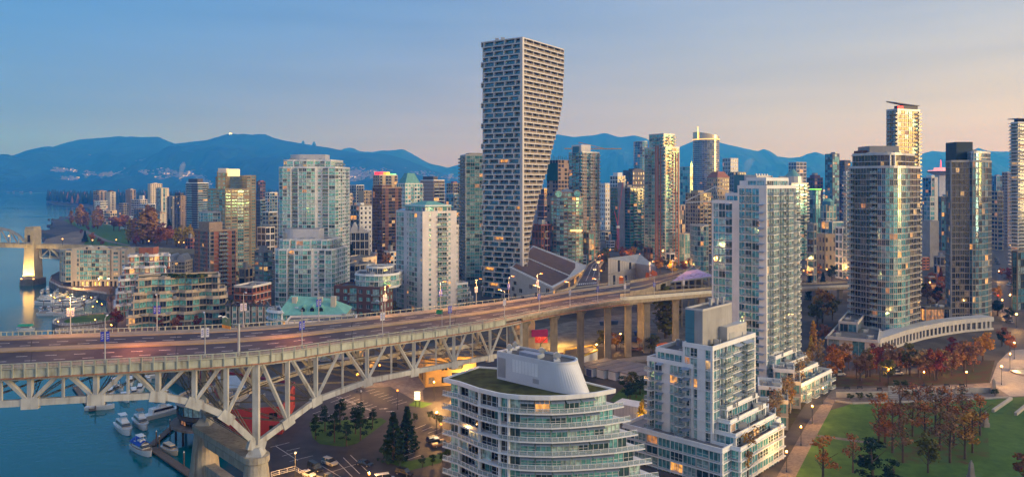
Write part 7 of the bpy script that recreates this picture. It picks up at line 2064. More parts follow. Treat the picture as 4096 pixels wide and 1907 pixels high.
# car park island pines
for u, v, h in ((1262, 1755, 7), (1338, 1768, 8), (1386, 1783, 7), (1300, 1725, 7.5), (1360, 1715, 9), (1422, 1735, 8), (1442, 1760, 10.5), (1490, 1715, 6)): tree('small pine on the grass island in the car park', 'pine', 'conifer', u, v, h, 'pines on the car park island')
tree('large dark spruce in front of the marked parking bays', 'conifer', 'conifer', 1574, 1838, 12.5, wx=1.35)
tree('second large dark spruce behind the first at the bays', 'conifer', 'conifer', 1628, 1802, 12, wx=1.3)
for k, (u, v) in enumerate(((1545, 1835), (1600, 1862), (1690, 1868), (1730, 1860), (1770, 1850), (1790, 1835), (1745, 1690), (1720, 1680), (1765, 1700), (1660, 1690))): tree('clipped hedge bush at the car park edge', 'round', 'green', u, v, 3.2, 'hedge bushes of the car park', name='bush')
for k, (u, v) in enumerate(((2500, 1560), (2530, 1545), (2560, 1570), (2545, 1590), (2585, 1560), (2520, 1600), (2600, 1585))): tree('hedge bush on the bank between the foreground blocks', 'round', ('green', 'olive', 'conifer')[k % 3], u, v, 5.5, 'hedge between the foreground blocks', name='bush', wx=1.5)
# right: birches along the brick path
for k in range(30):
    t = k / 29
    tree('slender half-bare birch in the row left of brick path', 'birch' if k % 3 else 'sparse', ('gold', 'pale', 'brown', 'pale')[k % 4], 3000 + 285 * t + r4.uniform(-12, 12), 1925 - 440 * t ** .8, 12 + r4.uniform(-1, 2), 'birches left of the brick path')
for u, v, h, c in ((2710, 1880, 6, 'gold'), (2830, 1900, 8, 'yellow'), (2760, 1905, 5, 'pale'), (2900, 1905, 9, 'gold'), (2950, 1890, 9, 'pale')): tree('bare young tree before the podium of the terraced block', 'birch', c, u, v, h, 'young trees at the terraced podium')
# lawn trees
for k, (u, v, c) in enumerate(((3515, 1790, 'rust'), (3540, 1770, 'orange'), (3570, 1810, 'rust'), (3600, 1725, 'brown'), (3612, 1850, 'brown'), (3650, 1745, 'brown'), (3672, 1700, 'rust'), (3700, 1770, 'orange'), (3742, 1730, 'brown'), (3760, 1800, 'brown'), (3790, 1720, 'orange'), (3815, 1780, 'rust'), (3850, 1700, 'brown'), (3875, 1760, 'rust'), (3890, 1810, 'gold'), (3920, 1740, 'orange'), (3860, 1835, 'gold'), (3800, 1850, 'brown'))):
    tree('slender tree of the grove on the park lawn', 'sparse', c, u, v, 12 + r4.uniform(-1, 2), 'rust grove on the park lawn', wx=1.35)
tree('bright rust tree at the lower left of the lawn', 'sparse', 'orange', 3292, 1935, 12, wx=1.4)
tree('small rust tree right of the bright rust one', 'sparse', 'rust', 3412, 1890, 10, wx=1.2)
tree('large dark evergreen at the bottom of the lawn', 'pine', 'conifer', 3490, 1955, 12, wx=1.4)
tree('dark evergreen shrub beside the large evergreen', 'pine', 'conifer', 3575, 1955, 7, wx=1.6)
tree('olive weeping tree at the bottom middle of lawn', 'round', 'olive', 3712, 1890, 10, wx=1.0)
tree('rust tree at the bottom right corner', 'round', 'rust', 4095, 1935, 8)
# verge trees between street and terrace
for k in range(34):
    t = k / 33
    u = 3325 + 600 * t + r4.uniform(-14, 14); v = lerp([(3300, 1500), (3600, 1520), (3800, 1495), (3950, 1470)], u) + r4.uniform(-35, 22)
    c = r4.choice(('orange', 'rust', 'brown', 'olive', 'brown', 'gold', 'wine', 'pale'))
    tree('tree in the autumn belt between the street and park terrace', r4.choice(('round', 'round', 'sparse')), c, u, v, r4.uniform(9, 13.5), 'autumn belt along the park street')
for u, v, h, c, kd in ((3290, 1290, 19, 'gold', 'round'), (3268, 1310, 15, 'olive', 'round'), (3330, 1280, 13, 'olive', 'round'), (3240, 1200, 15, 'conifer', 'conifer'), (3292, 1180, 15, 'conifer', 'conifer'), (3255, 1420, 14, 'gold', 'poplar'), (3245, 1460, 11, 'yellow', 'poplar'), (3300, 1370, 9, 'rust', 'round'), (3330, 1390, 8, 'wine', 'round')): tree('garden tree between the white tower and the dark tower', kd, c, u, v, h, 'garden trees left of the dark tower')
for u, v, h, c in ((3725, 1260, 9, 'gold'), (3700, 1275, 9, 'olive'), (3745, 1225, 10, 'rust'), (3710, 1215, 12, 'brown'), (3760, 1190, 10, 'wine')): tree('tree in the gap between the two right towers', 'round', c, u, v, h, 'trees between the right towers')
for k in range(12):
    u, v = r4.choice(((3988, 1210), (3996, 1230), (3990, 1180), (4005, 1110), (4015, 1085), (4030, 1120), (4025, 1060), (4040, 1290), (4012, 1380), (4035, 1400), (4060, 1160), (3992, 1260)))
    tree('street tree along the avenue at the right edge', 'round', r4.choice(('conifer', 'brown', 'gold', 'rust', 'wine')), u + r4.uniform(-8, 8), v + r4.uniform(-10, 10), r4.uniform(7, 10), 'trees along the right avenue')
for k, (u, v) in enumerate(((3400, 1600), (3440, 1598), (3480, 1600), (3520, 1597), (3625, 1590), (3660, 1588), (3720, 1585), (3765, 1586), (3850, 1580), (3980, 1582), (3585, 1545), (3620, 1548))): tree('low shrub along the park terrace wall', 'round', 'green', u, v, 2.6, 'shrubs along the terrace wall', name='bush', wx=1.6)
# forest on the far point
def forest():
    q = MB(); r3 = random.Random(3)
    for k in range(1900):
        u = r3.uniform(190, 1250); vb = lerp([(185, 806), (300, 818), (380, 824), (600, 815), (1250, 805)], u) - r3.random() ** 1.4 * 34
        p = P(u, max(vb, 778), GZ)
        h = r3.uniform(26, 44); w = h * r3.uniform(.13, .2); z0 = GZ - 1
        n = 5
        q.add([(p.x + w * math.cos(6.283 * j / n), p.y + w * math.sin(6.283 * j / n), z0 + h * .15) for j in range(n)] + [(p.x + w * .6 * math.cos(6.283 * j / n + .6), p.y + w * .6 * math.sin(6.283 * j / n + .6), z0 + h * .55) for j in range(n)] + [(p.x, p.y, z0 + h)], [(j, (j + 1) % n, (j + 1) % n + n, j + n) for j in range(n)] + [(j + n, (j + 1) % n + n, 2 * n) for j in range(n)], TREEM['conifer'] if r3.random() < .93 else TREEM['brown'])
    tag(q.build('forest'), 'dark evergreen forest covering the far wooded point', 'forest', kind='stuff')
    q = MB()
    for k in range(500):
        t = r3.random(); seg = SHORE[r3.randrange(21, 38)]
        p = P(seg[0] + r3.uniform(-12, 22), seg[1] + r3.uniform(-6, 4), .6); s_ = r3.uniform(.5, 1.8)
        q.loft([[(p.x + s_ * math.cos(a) * r3.uniform(.7, 1.2), p.y + s_ * math.sin(a), z) for a in (0, 1.3, 2.4, 3.6, 5)] for z, s_ in ((-.5, s_), (.8, s_ * .9), (1.9, s_ * .4))], ROCK)
    tag(q.build('shore_rocks'), 'dark boulders scattered along the beach shoreline', 'rocks', kind='stuff')
forest()
# ================================================================ LAMPS, SIGNS, VEHICLES, BOATS
def warm_light(p, e, col=(1.0, .50, .14), r_=.25):
    l = bpy.data.lights.new('street_and_glow_light', 'POINT'); l.energy = e * 2.6; l.color = col; l.shadow_soft_size = r_
    o = bpy.data.objects.new('street_and_glow_source', l); COL.objects.link(o); o.location = p
_lm = {}
def lamp(label, group, u, v, z=GZ, h=6.0, e=0, lit=True, globe=.32, col=BULB):
    """post lamp; u, v is the photographed lamp head"""
    Y = (H - z - h) * F / (v - VH)
    p = Vector((gx(u, Y), Y, z))
    r_ = root('street_lamp', p, label, 'street lamp', group)
    k = (round(h, 1), lit, globe, col.name)
    if k not in _lm:
        q = MB(); q.tube((0, 0, 0), (0, 0, .6), .16, .12, DARK, 8); q.tube((0, 0, .6), (0, 0, h - .25), .08, .06, DARK, 8)
        g = MB(); g.loft([[(r2 * math.cos(R(t)), r2 * math.sin(R(t)), h - globe + z2) for t in range(0, 360, 45)] for z2, r2 in ((0, globe * .4), (globe * .4, globe * .9), (globe, globe), (globe * 1.6, globe * .7), (globe * 1.9, .05))], col if lit else W_WHITE)
        _lm[k] = (q.mesh('post'), g.mesh('lamp_globe'))
    inst('post', _lm[k][0], r_, (0, 0, 0)); inst('lamp_globe', _lm[k][1], r_, (0, 0, 0))
    if e: warm_light(p + Vector((0, -.1, h + .35)), e)
for u, v in ((3146, 1806), (3204, 1707), (3249, 1624), (3291, 1552)): lamp('lit orange lamp in the row beside the brick path', 'lamps along the brick path', u, v, h=5.0, e=420)
for u, v in ((3366, 1427), (3554, 1480), (3696, 1488), (3866, 1488), (3780, 1440), (3460, 1440), (3640, 1420)): lamp('lit lamp among the autumn trees of the park street', 'lamps of the park street', u, v, h=5.0, e=320)
for u, v in ((4006, 1465), (4040, 1415), (4057, 1371), (4066, 1257), (4010, 1200), (4040, 1180), (3995, 1085)): lamp('lit lamp by the plaza or avenue at the right edge', 'lamps of the right avenue', u, v, h=6.5, e=800)
for u, v, e in ((1747, 1650, 800), (1736, 1528, 700), (1590, 1560, 0), (2386, 1378, 700), (2482, 1336, 600), (2222, 1340, 900), (1428, 1497, 500), (1518, 1460, 500), (1640, 1420, 0)): lamp('lit orange lamp by the forecourt and side street below the bridge', 'lamps below the bridge', u, v, h=6.0, e=e)
for u, v in ((366, 1190), (388, 1205), (407, 1216), (371, 1226), (468, 1250), (381, 1278), (446, 1300), (233, 1285), (218, 1190), (240, 1200)): lamp('small lit globe lamp along the marina promenade', 'marina promenade lamps', u, v, h=4.0, e=110, globe=.3)
for u, v in ((2395, 1024), (2405, 1082), (2452, 1090), (2520, 1030), (2590, 1062), (2640, 1025), (2700, 1035), (2745, 1050), (2780, 1020), (2672, 1062), (2310, 1090), (2275, 1110), (3308, 1078), (3385, 1075), (3215, 1082), (3272, 1062), (3760, 1057), (3720, 1130), (3700, 960), (3735, 965), (2440, 1000), (2500, 1005), (2560, 1015), (1440, 1092), (1500, 960), (1470, 962), (1560, 1044), (1430, 980), (3390, 1110)):
    lamp('distant lit street lamp in the orange glow between towers', 'distant city street lamps', u, v, h=8.0, e=1500, globe=.5)
lamp('unlit tall twin-head lamp in the car park', None, 1181, 1808, h=7.0, lit=False)
lamp('dark car park lamp post near the painted bays', None, 1444, 1563, h=7.0, lit=False)
lamp('lamp post with blue notice at the right parking bays', None, 1764, 1695, h=6.0, e=0)
lamp('bright globe lamp at the bottom car park edge', None, 1477, 1893, h=3.0, e=300)
warm_light(P(1215, 1880, GZ + 4), 900); warm_light(P(2600, 1725, GZ + 3), 700, (1, .6, .12)); warm_light(P(2245, 1330, GZ + 6), 1200, (1, .6, .12)); warm_light(P(1870, 1500, GZ + 4), 700, (1, .55, .15))
warm_light(P(1760, 1555, GZ + 5), 900); warm_light(P(330, 1140, GZ + 3), 500, (1, .6, .2)); warm_light(P(290, 1140, GZ + 3), 400, (1, .6, .2))
# bridge lamp posts with banners
BLUEB, WHITEB = mat('blue_banner', (.02, .04, .42), .7, var=.1), mat('white_banner', (.5, .5, .58), .7, var=.1)
HEADW = mat('cool_lamp_head', (.55, .62, .75), .4)
def bridge_post(u, t, blue, side, lit, f=bt, h=8.6, z=0.2):
    p = f(u, t, z)
    r_ = root('bridge_lamp_post', p, ('blue' if blue else 'white') + '-bannered lamp post on the ' + ('near' if side > 0 else 'far') + ' bridge railing', 'lamp post', ('blue' if blue else 'white') + '-bannered posts, ' + ('near' if side > 0 else 'far') + ' side')
    q = MB(); q.tube(p, p + Vector((0, 0, h)), .13, .08, GALV, 8); q.box(p.x - .22, p.x + .22, p.y - .22, p.y + .22, p.z, p.z + .7, GALV); q.build('post', r_)
    d = (f(u + 6, t) - f(u - 6, t)); d.z = 0; d.normalize(); n_ = Vector((-d.y, d.x, 0)) * side
    e_ = p + Vector((0, 0, h + .3)) + n_ * 1.6
    q = MB(); q.tube(p + Vector((0, 0, h - .1)), e_, .06, .05, GALV, 6); q.build('arm', r_)
    q = MB(); q.beam(e_ - n_ * .2, e_ + n_ * .7, .3, .16, BULB if lit else HEADW); q.build('lamp_head', r_)
    if lit: warm_light(e_ + Vector((0, 0, -.4)), 380, (1, .42, .12))
    if blue is not None:
        for s_ in (-1, 1):
            a = p + Vector((0, 0, h * .48)) + d * (.16 * s_); b_ = a + d * (.62 * s_); up = Vector((0, 0, 1.9)); th = n_ * .03
            q = MB(); q.hexa([a - th, b_ - th, b_ + th, a + th, a - th + up, b_ - th + up, b_ + th + up, a + th + up], BLUEB if blue else WHITEB); bn_ = q.build('banner', r_)
            m_ = WHITEB if blue else BLUEB
            q = MB()
            for k in range(3): c = a.lerp(b_, .5) + Vector((0, 0, .5 + .4 * k)) - (n_ * side) * .05; q.beam(c - d * .18, c + d * .18 + Vector((0, 0, .12)), .02, .14, m_)
            q.build('print', bn_)
for k, u in enumerate((420, 820, 1208, 1530, 1800, 2018, 2157, 2280, 2391, 2500)): bridge_post(u, .012, k % 2 == 0, 1, u > 2000)
for k, u in enumerate((282, 628, 974, 1275, 1540, 1762, 1905, 2035, 2150)): bridge_post(u, .985, k % 2 == 1, -1, u > 1500 or u < 400)
for k, u in enumerate((2617, 2735)): bridge_post(u, .02, k % 2 == 0, 1, False, rp2)
for k, u in enumerate((2600, 2690)): bridge_post(u, .95, k % 2 == 1, -1, True, mp2)
for k, x in enumerate((.45, .7)):
    bridge_post(x, .97, True, -1, True, lambda u, t, dz=0: lp(max(.01, min(.99, u if abs(u) < 2 else x + (.01 if u > 0 else -.01))), t, dz))
warm_light(bt(540, .35, 5.5), 500, (1, .28, .12)); warm_light(bt(1180, .35, 5.5), 350, (1, .3, .12))  # lights without posts, added for the red tail-light glow on the deck
# overhead exit sign
def gantry():
    p = bt(955, .01, .18)
    r_ = root('overhead_sign', p, 'green and yellow overhead exit sign on a grey cantilever post', 'road sign')
    q = MB(); q.tube(p, p + Vector((0, 0, 6.6)), .3, .26, GALV, 10); q.build('post', r_)
    a, b_ = Q(889, 1290, 160), Q(922, 1297, 153)
    e_ = p + Vector((0, 0, 6.2))
    q = MB(); q.tube(e_, a.lerp(b_, .5) + Vector((0, .3, 0)), .2, .16, GALV, 8); q.build('arm', r_)
    d = (b_ - a).normalized(); n_ = Vector((d.y, -d.x, 0)).normalized(); n_ = n_ if n_.y < 0 else -n_
    GR, YE = mat('sign_green', (.01, .20, .09), .5), mat('sign_yellow', (.75, .36, .02), .5)
    def pan(z0, z1, m_, nm):
        q = MB(); q.hexa([a + n_ * .05 + Vector((0, 0, z0)), b_ + n_ * .05 + Vector((0, 0, z0)), b_ - n_ * .05 + Vector((0, 0, z0)), a - n_ * .05 + Vector((0, 0, z0)), a + n_ * .05 + Vector((0, 0, z1)), b_ + n_ * .05 + Vector((0, 0, z1)), b_ - n_ * .05 + Vector((0, 0, z1)), a - n_ * .05 + Vector((0, 0, z1))], m_); return q.build(nm, r_)
    pan(-.35, 1.15, GR, 'green_panel'); pan(-1.0, -.37, YE, 'yellow_panel')
    def txt(body, size, s, z, m_):
        c = bpy.data.curves.new('lettering', 'FONT'); c.body = body; c.size = size; c.align_x = 'CENTER'
        tmp = bpy.data.objects.new('lettering', c); me = bpy.data.meshes.new_from_object(tmp); bpy.data.objects.remove(tmp)
        me.materials.clear(); me.materials.append(m_)
        o = bpy.data.objects.new('lettering', me); COL.objects.link(o); o.parent = r_
        X = d; Zv = Vector((0, 0, 1)); pos = a.lerp(b_, s) + n_ * .08 + Vector((0, 0, z)) - p
        o.matrix_local = Matrix(((X.x, Zv.x, n_.x, pos.x), (X.y, Zv.y, n_.y, pos.y), (X.z, Zv.z, n_.z, pos.z), (0, 0, 0, 1)))
    txt('Seymour St', .62, .5, .45, WHITE); txt('EXIT ONLY', .42, .5, -.85, DARK)
    for s in (.2, .7):
        q = MB(); c = a.lerp(b_, s); q.tube(c + Vector((0, 0, 1.15)), c + Vector((0, 0, 1.6)) + n_ * .5, .04, .04, WHITE, 5); q.tube(c + Vector((0, 0, 1.6)) + n_ * .5, c + Vector((0, 0, 1.5)) + n_ * 1.1, .14, .18, WHITE, 6); q.build('sign_light', r_)
gantry()
p = bt(1768, .03, .2)
r_ = root('small_green_sign', p, 'small green street sign on a post at the near bridge rail', 'road sign')
q = MB(); q.tube(p, p + Vector((0, 0, 5)), .07, .07, GALV, 6); q.build('post', r_)
q = MB(); q.box(p.x - 1.6, p.x + .2, p.y - .05, p.y - .0, p.z + 4.0, p.z + 5.2, mat('sign_green', (.01, .2, .09))); q.build('panel', r_)
def parking_sign():
    p = P(1669, 1628, GZ); r_ = root('lit_parking_sign', p, 'bright lit white car park sign on two dark posts', 'sign')
    for s in (-.6, .6):
        q = MB(); q.tube(p + Vector((s, 0, 0)), p + Vector((s, 0, 5.2)), .08, .08, DARK, 6); q.build('post', r_)
    for z0, z1 in ((2.4, 3.2), (3.4, 4.3), (4.5, 5.0)):
        q = MB(); q.box(p.x - .9, p.x + .9, p.y - .14, p.y + .1, p.z + z0, p.z + z1, mat('sign_glow', (1, .85, .55), emit=.8, emitcol=(1, .78, .4))); q.build('panel', r_)
parking_sign()
# painted parking bays and arrows
lot = bpy.data.objects['parking_lot']
def line(u0, v0, u1, v1, w=.09, z=GZ + .034):
    a, b_ = P(u0, v0, z), P(u1, v1, z); q = MB(); n_ = (b_ - a).cross(Vector((0, 0, 1))).normalized() * w
    q.add([a - n_, b_ - n_, b_ + n_, a + n_], [(0, 1, 2, 3)], MARK); q.build('bay_line', lot)
def L6(x0, y0, x1, y1): line(900 + x0 / 2.365, 1400 + y0 / 2.365, 900 + x1 / 2.365, 1400 + y1 / 2.365)
for k in range(7): L6(1000 + 41 * k, 492 + 15 * k, 1190 + 41 * k, 425 + 17 * k)
L6(1055, 440, 1380, 570); L6(1085, 440, 1385, 565)
for k in range(8): L6(1330 + 41 * k, 390 + 18 * k, 1420 + 43 * k, 366 + 17 * k)
for k in range(4): L6(1800 + 60 * k, 740 + 22 * k, 1900 + 62 * k, 700 + 22 * k)
for k in range(4): L6(1660 + 60 * k, 1010 + 26 * k, 1790 + 60 * k, 965 + 26 * k)
for x0, y0, x1, y1 in ((910, 1088, 1100, 1199), (1050, 1040, 1205, 1195), (1118, 1012, 1275, 1166), (1185, 988, 1345, 1140), (1000, 1150, 1260, 1068), (540, 1000, 690, 955), (610, 1050, 830, 995), (580, 950, 710, 920), (430, 915, 610, 870), (480, 905, 690, 1040), (830, 600, 940, 560), (880, 625, 980, 580), (930, 650, 1020, 600)): L6(x0, y0, x1, y1)
for k in range(3):
    a = P((1535, 1562, 1485)[k], (1634, 1645, 1668)[k], GZ + .034); q = MB(); q.add([a + Vector(w_) for w_ in ((-1.4, -.12, 0), (.2, .1, 0), (.2, -.25, 0), (1.3, .45, 0), (.1, .8, 0), (.15, .45, 0), (-1.4, .2, 0))], [tuple(range(7))], MARK); q.build('arrow_mark', lot)
# cars
_cm = {}
TYRE, CHROME = mat('tyre', (.02, .02, .02), .8), mat('wheel_rim', (.45, .45, .47), .3, .8)
CGL = glass_mat('car_glass', (.015, .02, .025))
HEADL, TAILL = mat('headlight', (.9, .9, .85), .2), mat('taillight', (.45, .02, .02), .3)
def car_parts(kind, col):
    if (kind, col) in _cm: return _cm[(kind, col)]
    paint = mat('car_paint_' + col, {'silver': (.42, .40, .37), 'navy': (.02, .03, .05), 'black': (.018, .018, .02), 'white': (.68, .67, .64), 'red': (.35, .02, .02), 'grey': (.16, .17, .18), 'brown': (.20, .10, .05)}[col], .28, .1, var=.04)
    tall = kind in ('suv', 'van', 'pickup'); Lh = {'van': 2.55, 'suv': 2.35, 'pickup': 2.7}.get(kind, 2.25); hz_ = .98 if tall else .82
    def sec(x, z0, z1, w): return [(x, -w, z0), (x, w, z0), (x, w, z1 * .8), (x, w * .9, z1), (x, -w * .9, z1), (x, -w, z1 * .8)]
    b = MB(); b.loft([sec(-Lh, .38, hz_ * .82, .78), sec(-Lh + .15, .28, hz_, .88), sec(-.6, .26, hz_ * 1.02, .92), sec(Lh * .45, .26, hz_, .92), sec(Lh - .2, .28, hz_ * .84, .86), sec(Lh, .36, hz_ * .68, .74)], paint)
    x0, x1, x2, x3, zr = {'sedan': (-1.9, -1.2, .35, 1.25, 1.42), 'suv': (-2.25, -1.95, .45, 1.25, 1.72), 'van': (-2.45, -2.3, 1.0, 1.75, 2.05), 'pickup': (-.5, -.3, .9, 1.6, 1.72), 'sports': (-1.5, -.8, .3, 1.1, 1.25)}[kind]
    g = MB(); g.loft([[(x0, -.84, hz_ - .03), (x3, -.84, hz_ - .03), (x3, .84, hz_ - .03), (x0, .84, hz_ - .03)], [(x1, -.66, zr - .06), (x2, -.66, zr - .06), (x2, .66, zr - .06), (x1, .66, zr - .06)]], CGL)
    rf = MB(); rf.loft([[(x1 - .06, -.68, zr - .07), (x2 + .06, -.68, zr - .07), (x2 + .06, .68, zr - .07), (x1 - .06, .68, zr - .07)], [(x1 + .1, -.6, zr), (x2 - .05, -.6, zr), (x2 - .05, .6, zr), (x1 + .1, .6, zr)]], paint)
    for x in (x1 * .5 + x2 * .5,):
        for s in (-1, 1): rf.beam((x, s * .845, hz_), (x, s * .68, zr - .05), .1, .05, paint)
    if kind == 'pickup': b.box(-2.6, -.6, -.8, .8, hz_ * .95, hz_ * 1.0 + .02, DARK)
    w = MB(); w.tube((0, -.12, 0), (0, .12, 0), .34, .34, TYRE, 14); rm = MB(); rm.tube((0, -.13, 0), (0, .13, 0), .2, .2, CHROME, 10)
    h = MB(); h.box(-.04, .04, -.16, .16, -.07, .07, HEADL); t = MB(); t.box(-.04, .04, -.16, .16, -.07, .07, TAILL)
    _cm[(kind, col)] = (b.mesh('body'), g.mesh('glazing'), rf.mesh('roof'), w.mesh('wheel'), h.mesh('headlight'), t.mesh('taillight'), Lh, hz_, rm.mesh('rim'))
    return _cm[(kind, col)]
def car(label, kind, col, u, v, head, z=GZ + .03, group=None, on=False):
    p = P(u, v, z) if not isinstance(u, Vector) else u
    o = root('parked_car', p, label, 'car', group); o.rotation_euler = (0, 0, R(head))
    b, g, rf, w, h, t, Lh, hz_, rm = car_parts(kind, col)
    inst('body', b, o, (0, 0, 0)); inst('glazing', g, o, (0, 0, 0)); inst('roof', rf, o, (0, 0, 0))
    for sx_ in (-.62, .62):
        for sy in (-.82, .82): inst('rim', rm, inst('wheel', w, o, (sx_ * Lh, sy, .34)), (0, 0, 0))
    for sy in (-.6, .6): inst('headlight', h, o, (Lh - .08, sy, hz_ * .62)); inst('taillight', t, o, (-Lh + .04, sy, hz_ * .72))
    return o
car('silver SUV parked alone in the bays near the bottom', 'suv', 'silver', 1318, 1856, -38)
car('dark navy sedan parked right of the silver SUV', 'sedan', 'navy', 1459, 1860, -28)
car('black van with pale roof near the bottom white fence', 'van', 'black', 1260, 1880, -45)
car('white sports car at the bottom left of the car park', 'sports', 'white', 1232, 1900, -35)
car('grey pickup at the bottom edge of the car park', 'pickup', 'grey', 1306, 1918, -30)
car('black sedan under the large spruces', 'sedan', 'black', 1615, 1812, 32)
car('black jeep-like SUV by the right parking bays', 'suv', 'black', 1738, 1765, 35)
car('orange brown pickup beside the black SUV', 'pickup', 'brown', 1762, 1782, 32)
car('black SUV at the hedge, bottom right of the car park', 'suv', 'black', 1617, 1898, -30)
car('white van roof at the bottom middle of the car park', 'van', 'white', 1538, 1925, 20)
car('tan sedan parked left on the side street', 'sedan', 'brown', 2535, 1401, 172)
car('white SUV parked right on the side street', 'suv', 'white', 2578, 1404, 172)
for k, (u, v) in enumerate(((3600, 1468), (3640, 1465), (3690, 1460), (3735, 1453), (3480, 1475), (3440, 1470), (3700, 1478), (3770, 1452))): car('dark car parked under the autumn trees of the park street', 'sedan', ('black', 'navy', 'red', 'grey', 'red', 'black', 'red', 'black')[k], u, v, 15 + 5 * (k % 3), group='cars under the park street trees')
car('white van parked left under the autumn trees', 'van', 'white', 3352, 1500, 5)
car('silver SUV parked right of the white van by the verge', 'suv', 'silver', 3588, 1497, 8)
car('white car between red trees on the park street', 'sedan', 'white', 3738, 1448, 25)
car('black SUV crossing near the colonnade', 'suv', 'black', 3858, 1408, 30)
car('dark sedan ahead of the black SUV near colonnade', 'sedan', 'navy', 3795, 1425, 28)
for k, (u, v) in enumerate(((4030, 1270), (4038, 1290), (3986, 1048), (3992, 1058), (3985, 1038), (4022, 1118))): car('dark car parked along the right avenue', 'sedan', ('black', 'grey', 'navy')[k % 3], u, v, 100, group='dark cars on the right avenue')
car('white delivery van driving on the right avenue', 'van', 'white', 4040, 1142, 98)
car('red car waiting on the right avenue', 'sedan', 'red', 4052, 1162, 98)
for k in range(9): car('small car in the row on the lot behind the viaduct', 'sedan', ('white', 'grey', 'black', 'silver')[k % 4], 2690 + 19 * k, 1062 + 3 * (k % 2), 20, group='cars on the lot behind the viaduct')
# headlights descending the ramp
for k, (x, t) in enumerate(((.62, .62), (.82, .6))):
    p = lp(x, t, .02); o = car('car with bright headlights descending the street ramp', 'sedan', 'white', p, 0, -80, group='cars with headlights on the ramp')
    for s in (-.6, .6): q = MB(); q.box(p.x + s - .25, p.x + s + .25, p.y - 2.4, p.y - 2.3, p.z + .5, p.z + .8, mat('bright_headlight', (1, .8, .5), emit=2, emitcol=(1, .7, .3))); o2 = q.build('headlight_beam', None); o2.parent = o; o2.matrix_parent_inverse = (Matrix.Translation(p) @ Matrix.Rotation(R(-80), 4, 'Z')).inverted()
# traffic lights
for u, v, m_, nm in ((3991, 1180, REDL, 'red'), (4079, 1186, REDL, 'red'), (2302, 1058, GREENL, 'green')):
    Y = (H - GZ - 5) * F / (v - VH); p = Vector((gx(u, Y), Y, GZ)); o = root('traffic_light', p, 'traffic light showing ' + nm + (' at the right avenue corner' if u == 3991 else ' at the far right kerb' if u > 4000 else ' by the angular low building'), 'traffic light')
    q = MB(); q.tube((p.x, p.y, GZ), (p.x, p.y, GZ + 5.6), .1, .08, DARK, 6); q.build('post', o)
    q = MB(); q.box(p.x - .3, p.x + .3, p.y - .2, p.y + .2, GZ + 4.4, GZ + 5.6, DARK); q.build('housing', o)
    q = MB(); q.tube((p.x, p.y - .35, GZ + 5), (p.x, p.y - .2, GZ + 5), .3, .3, m_, 10); q.build('lens', o)
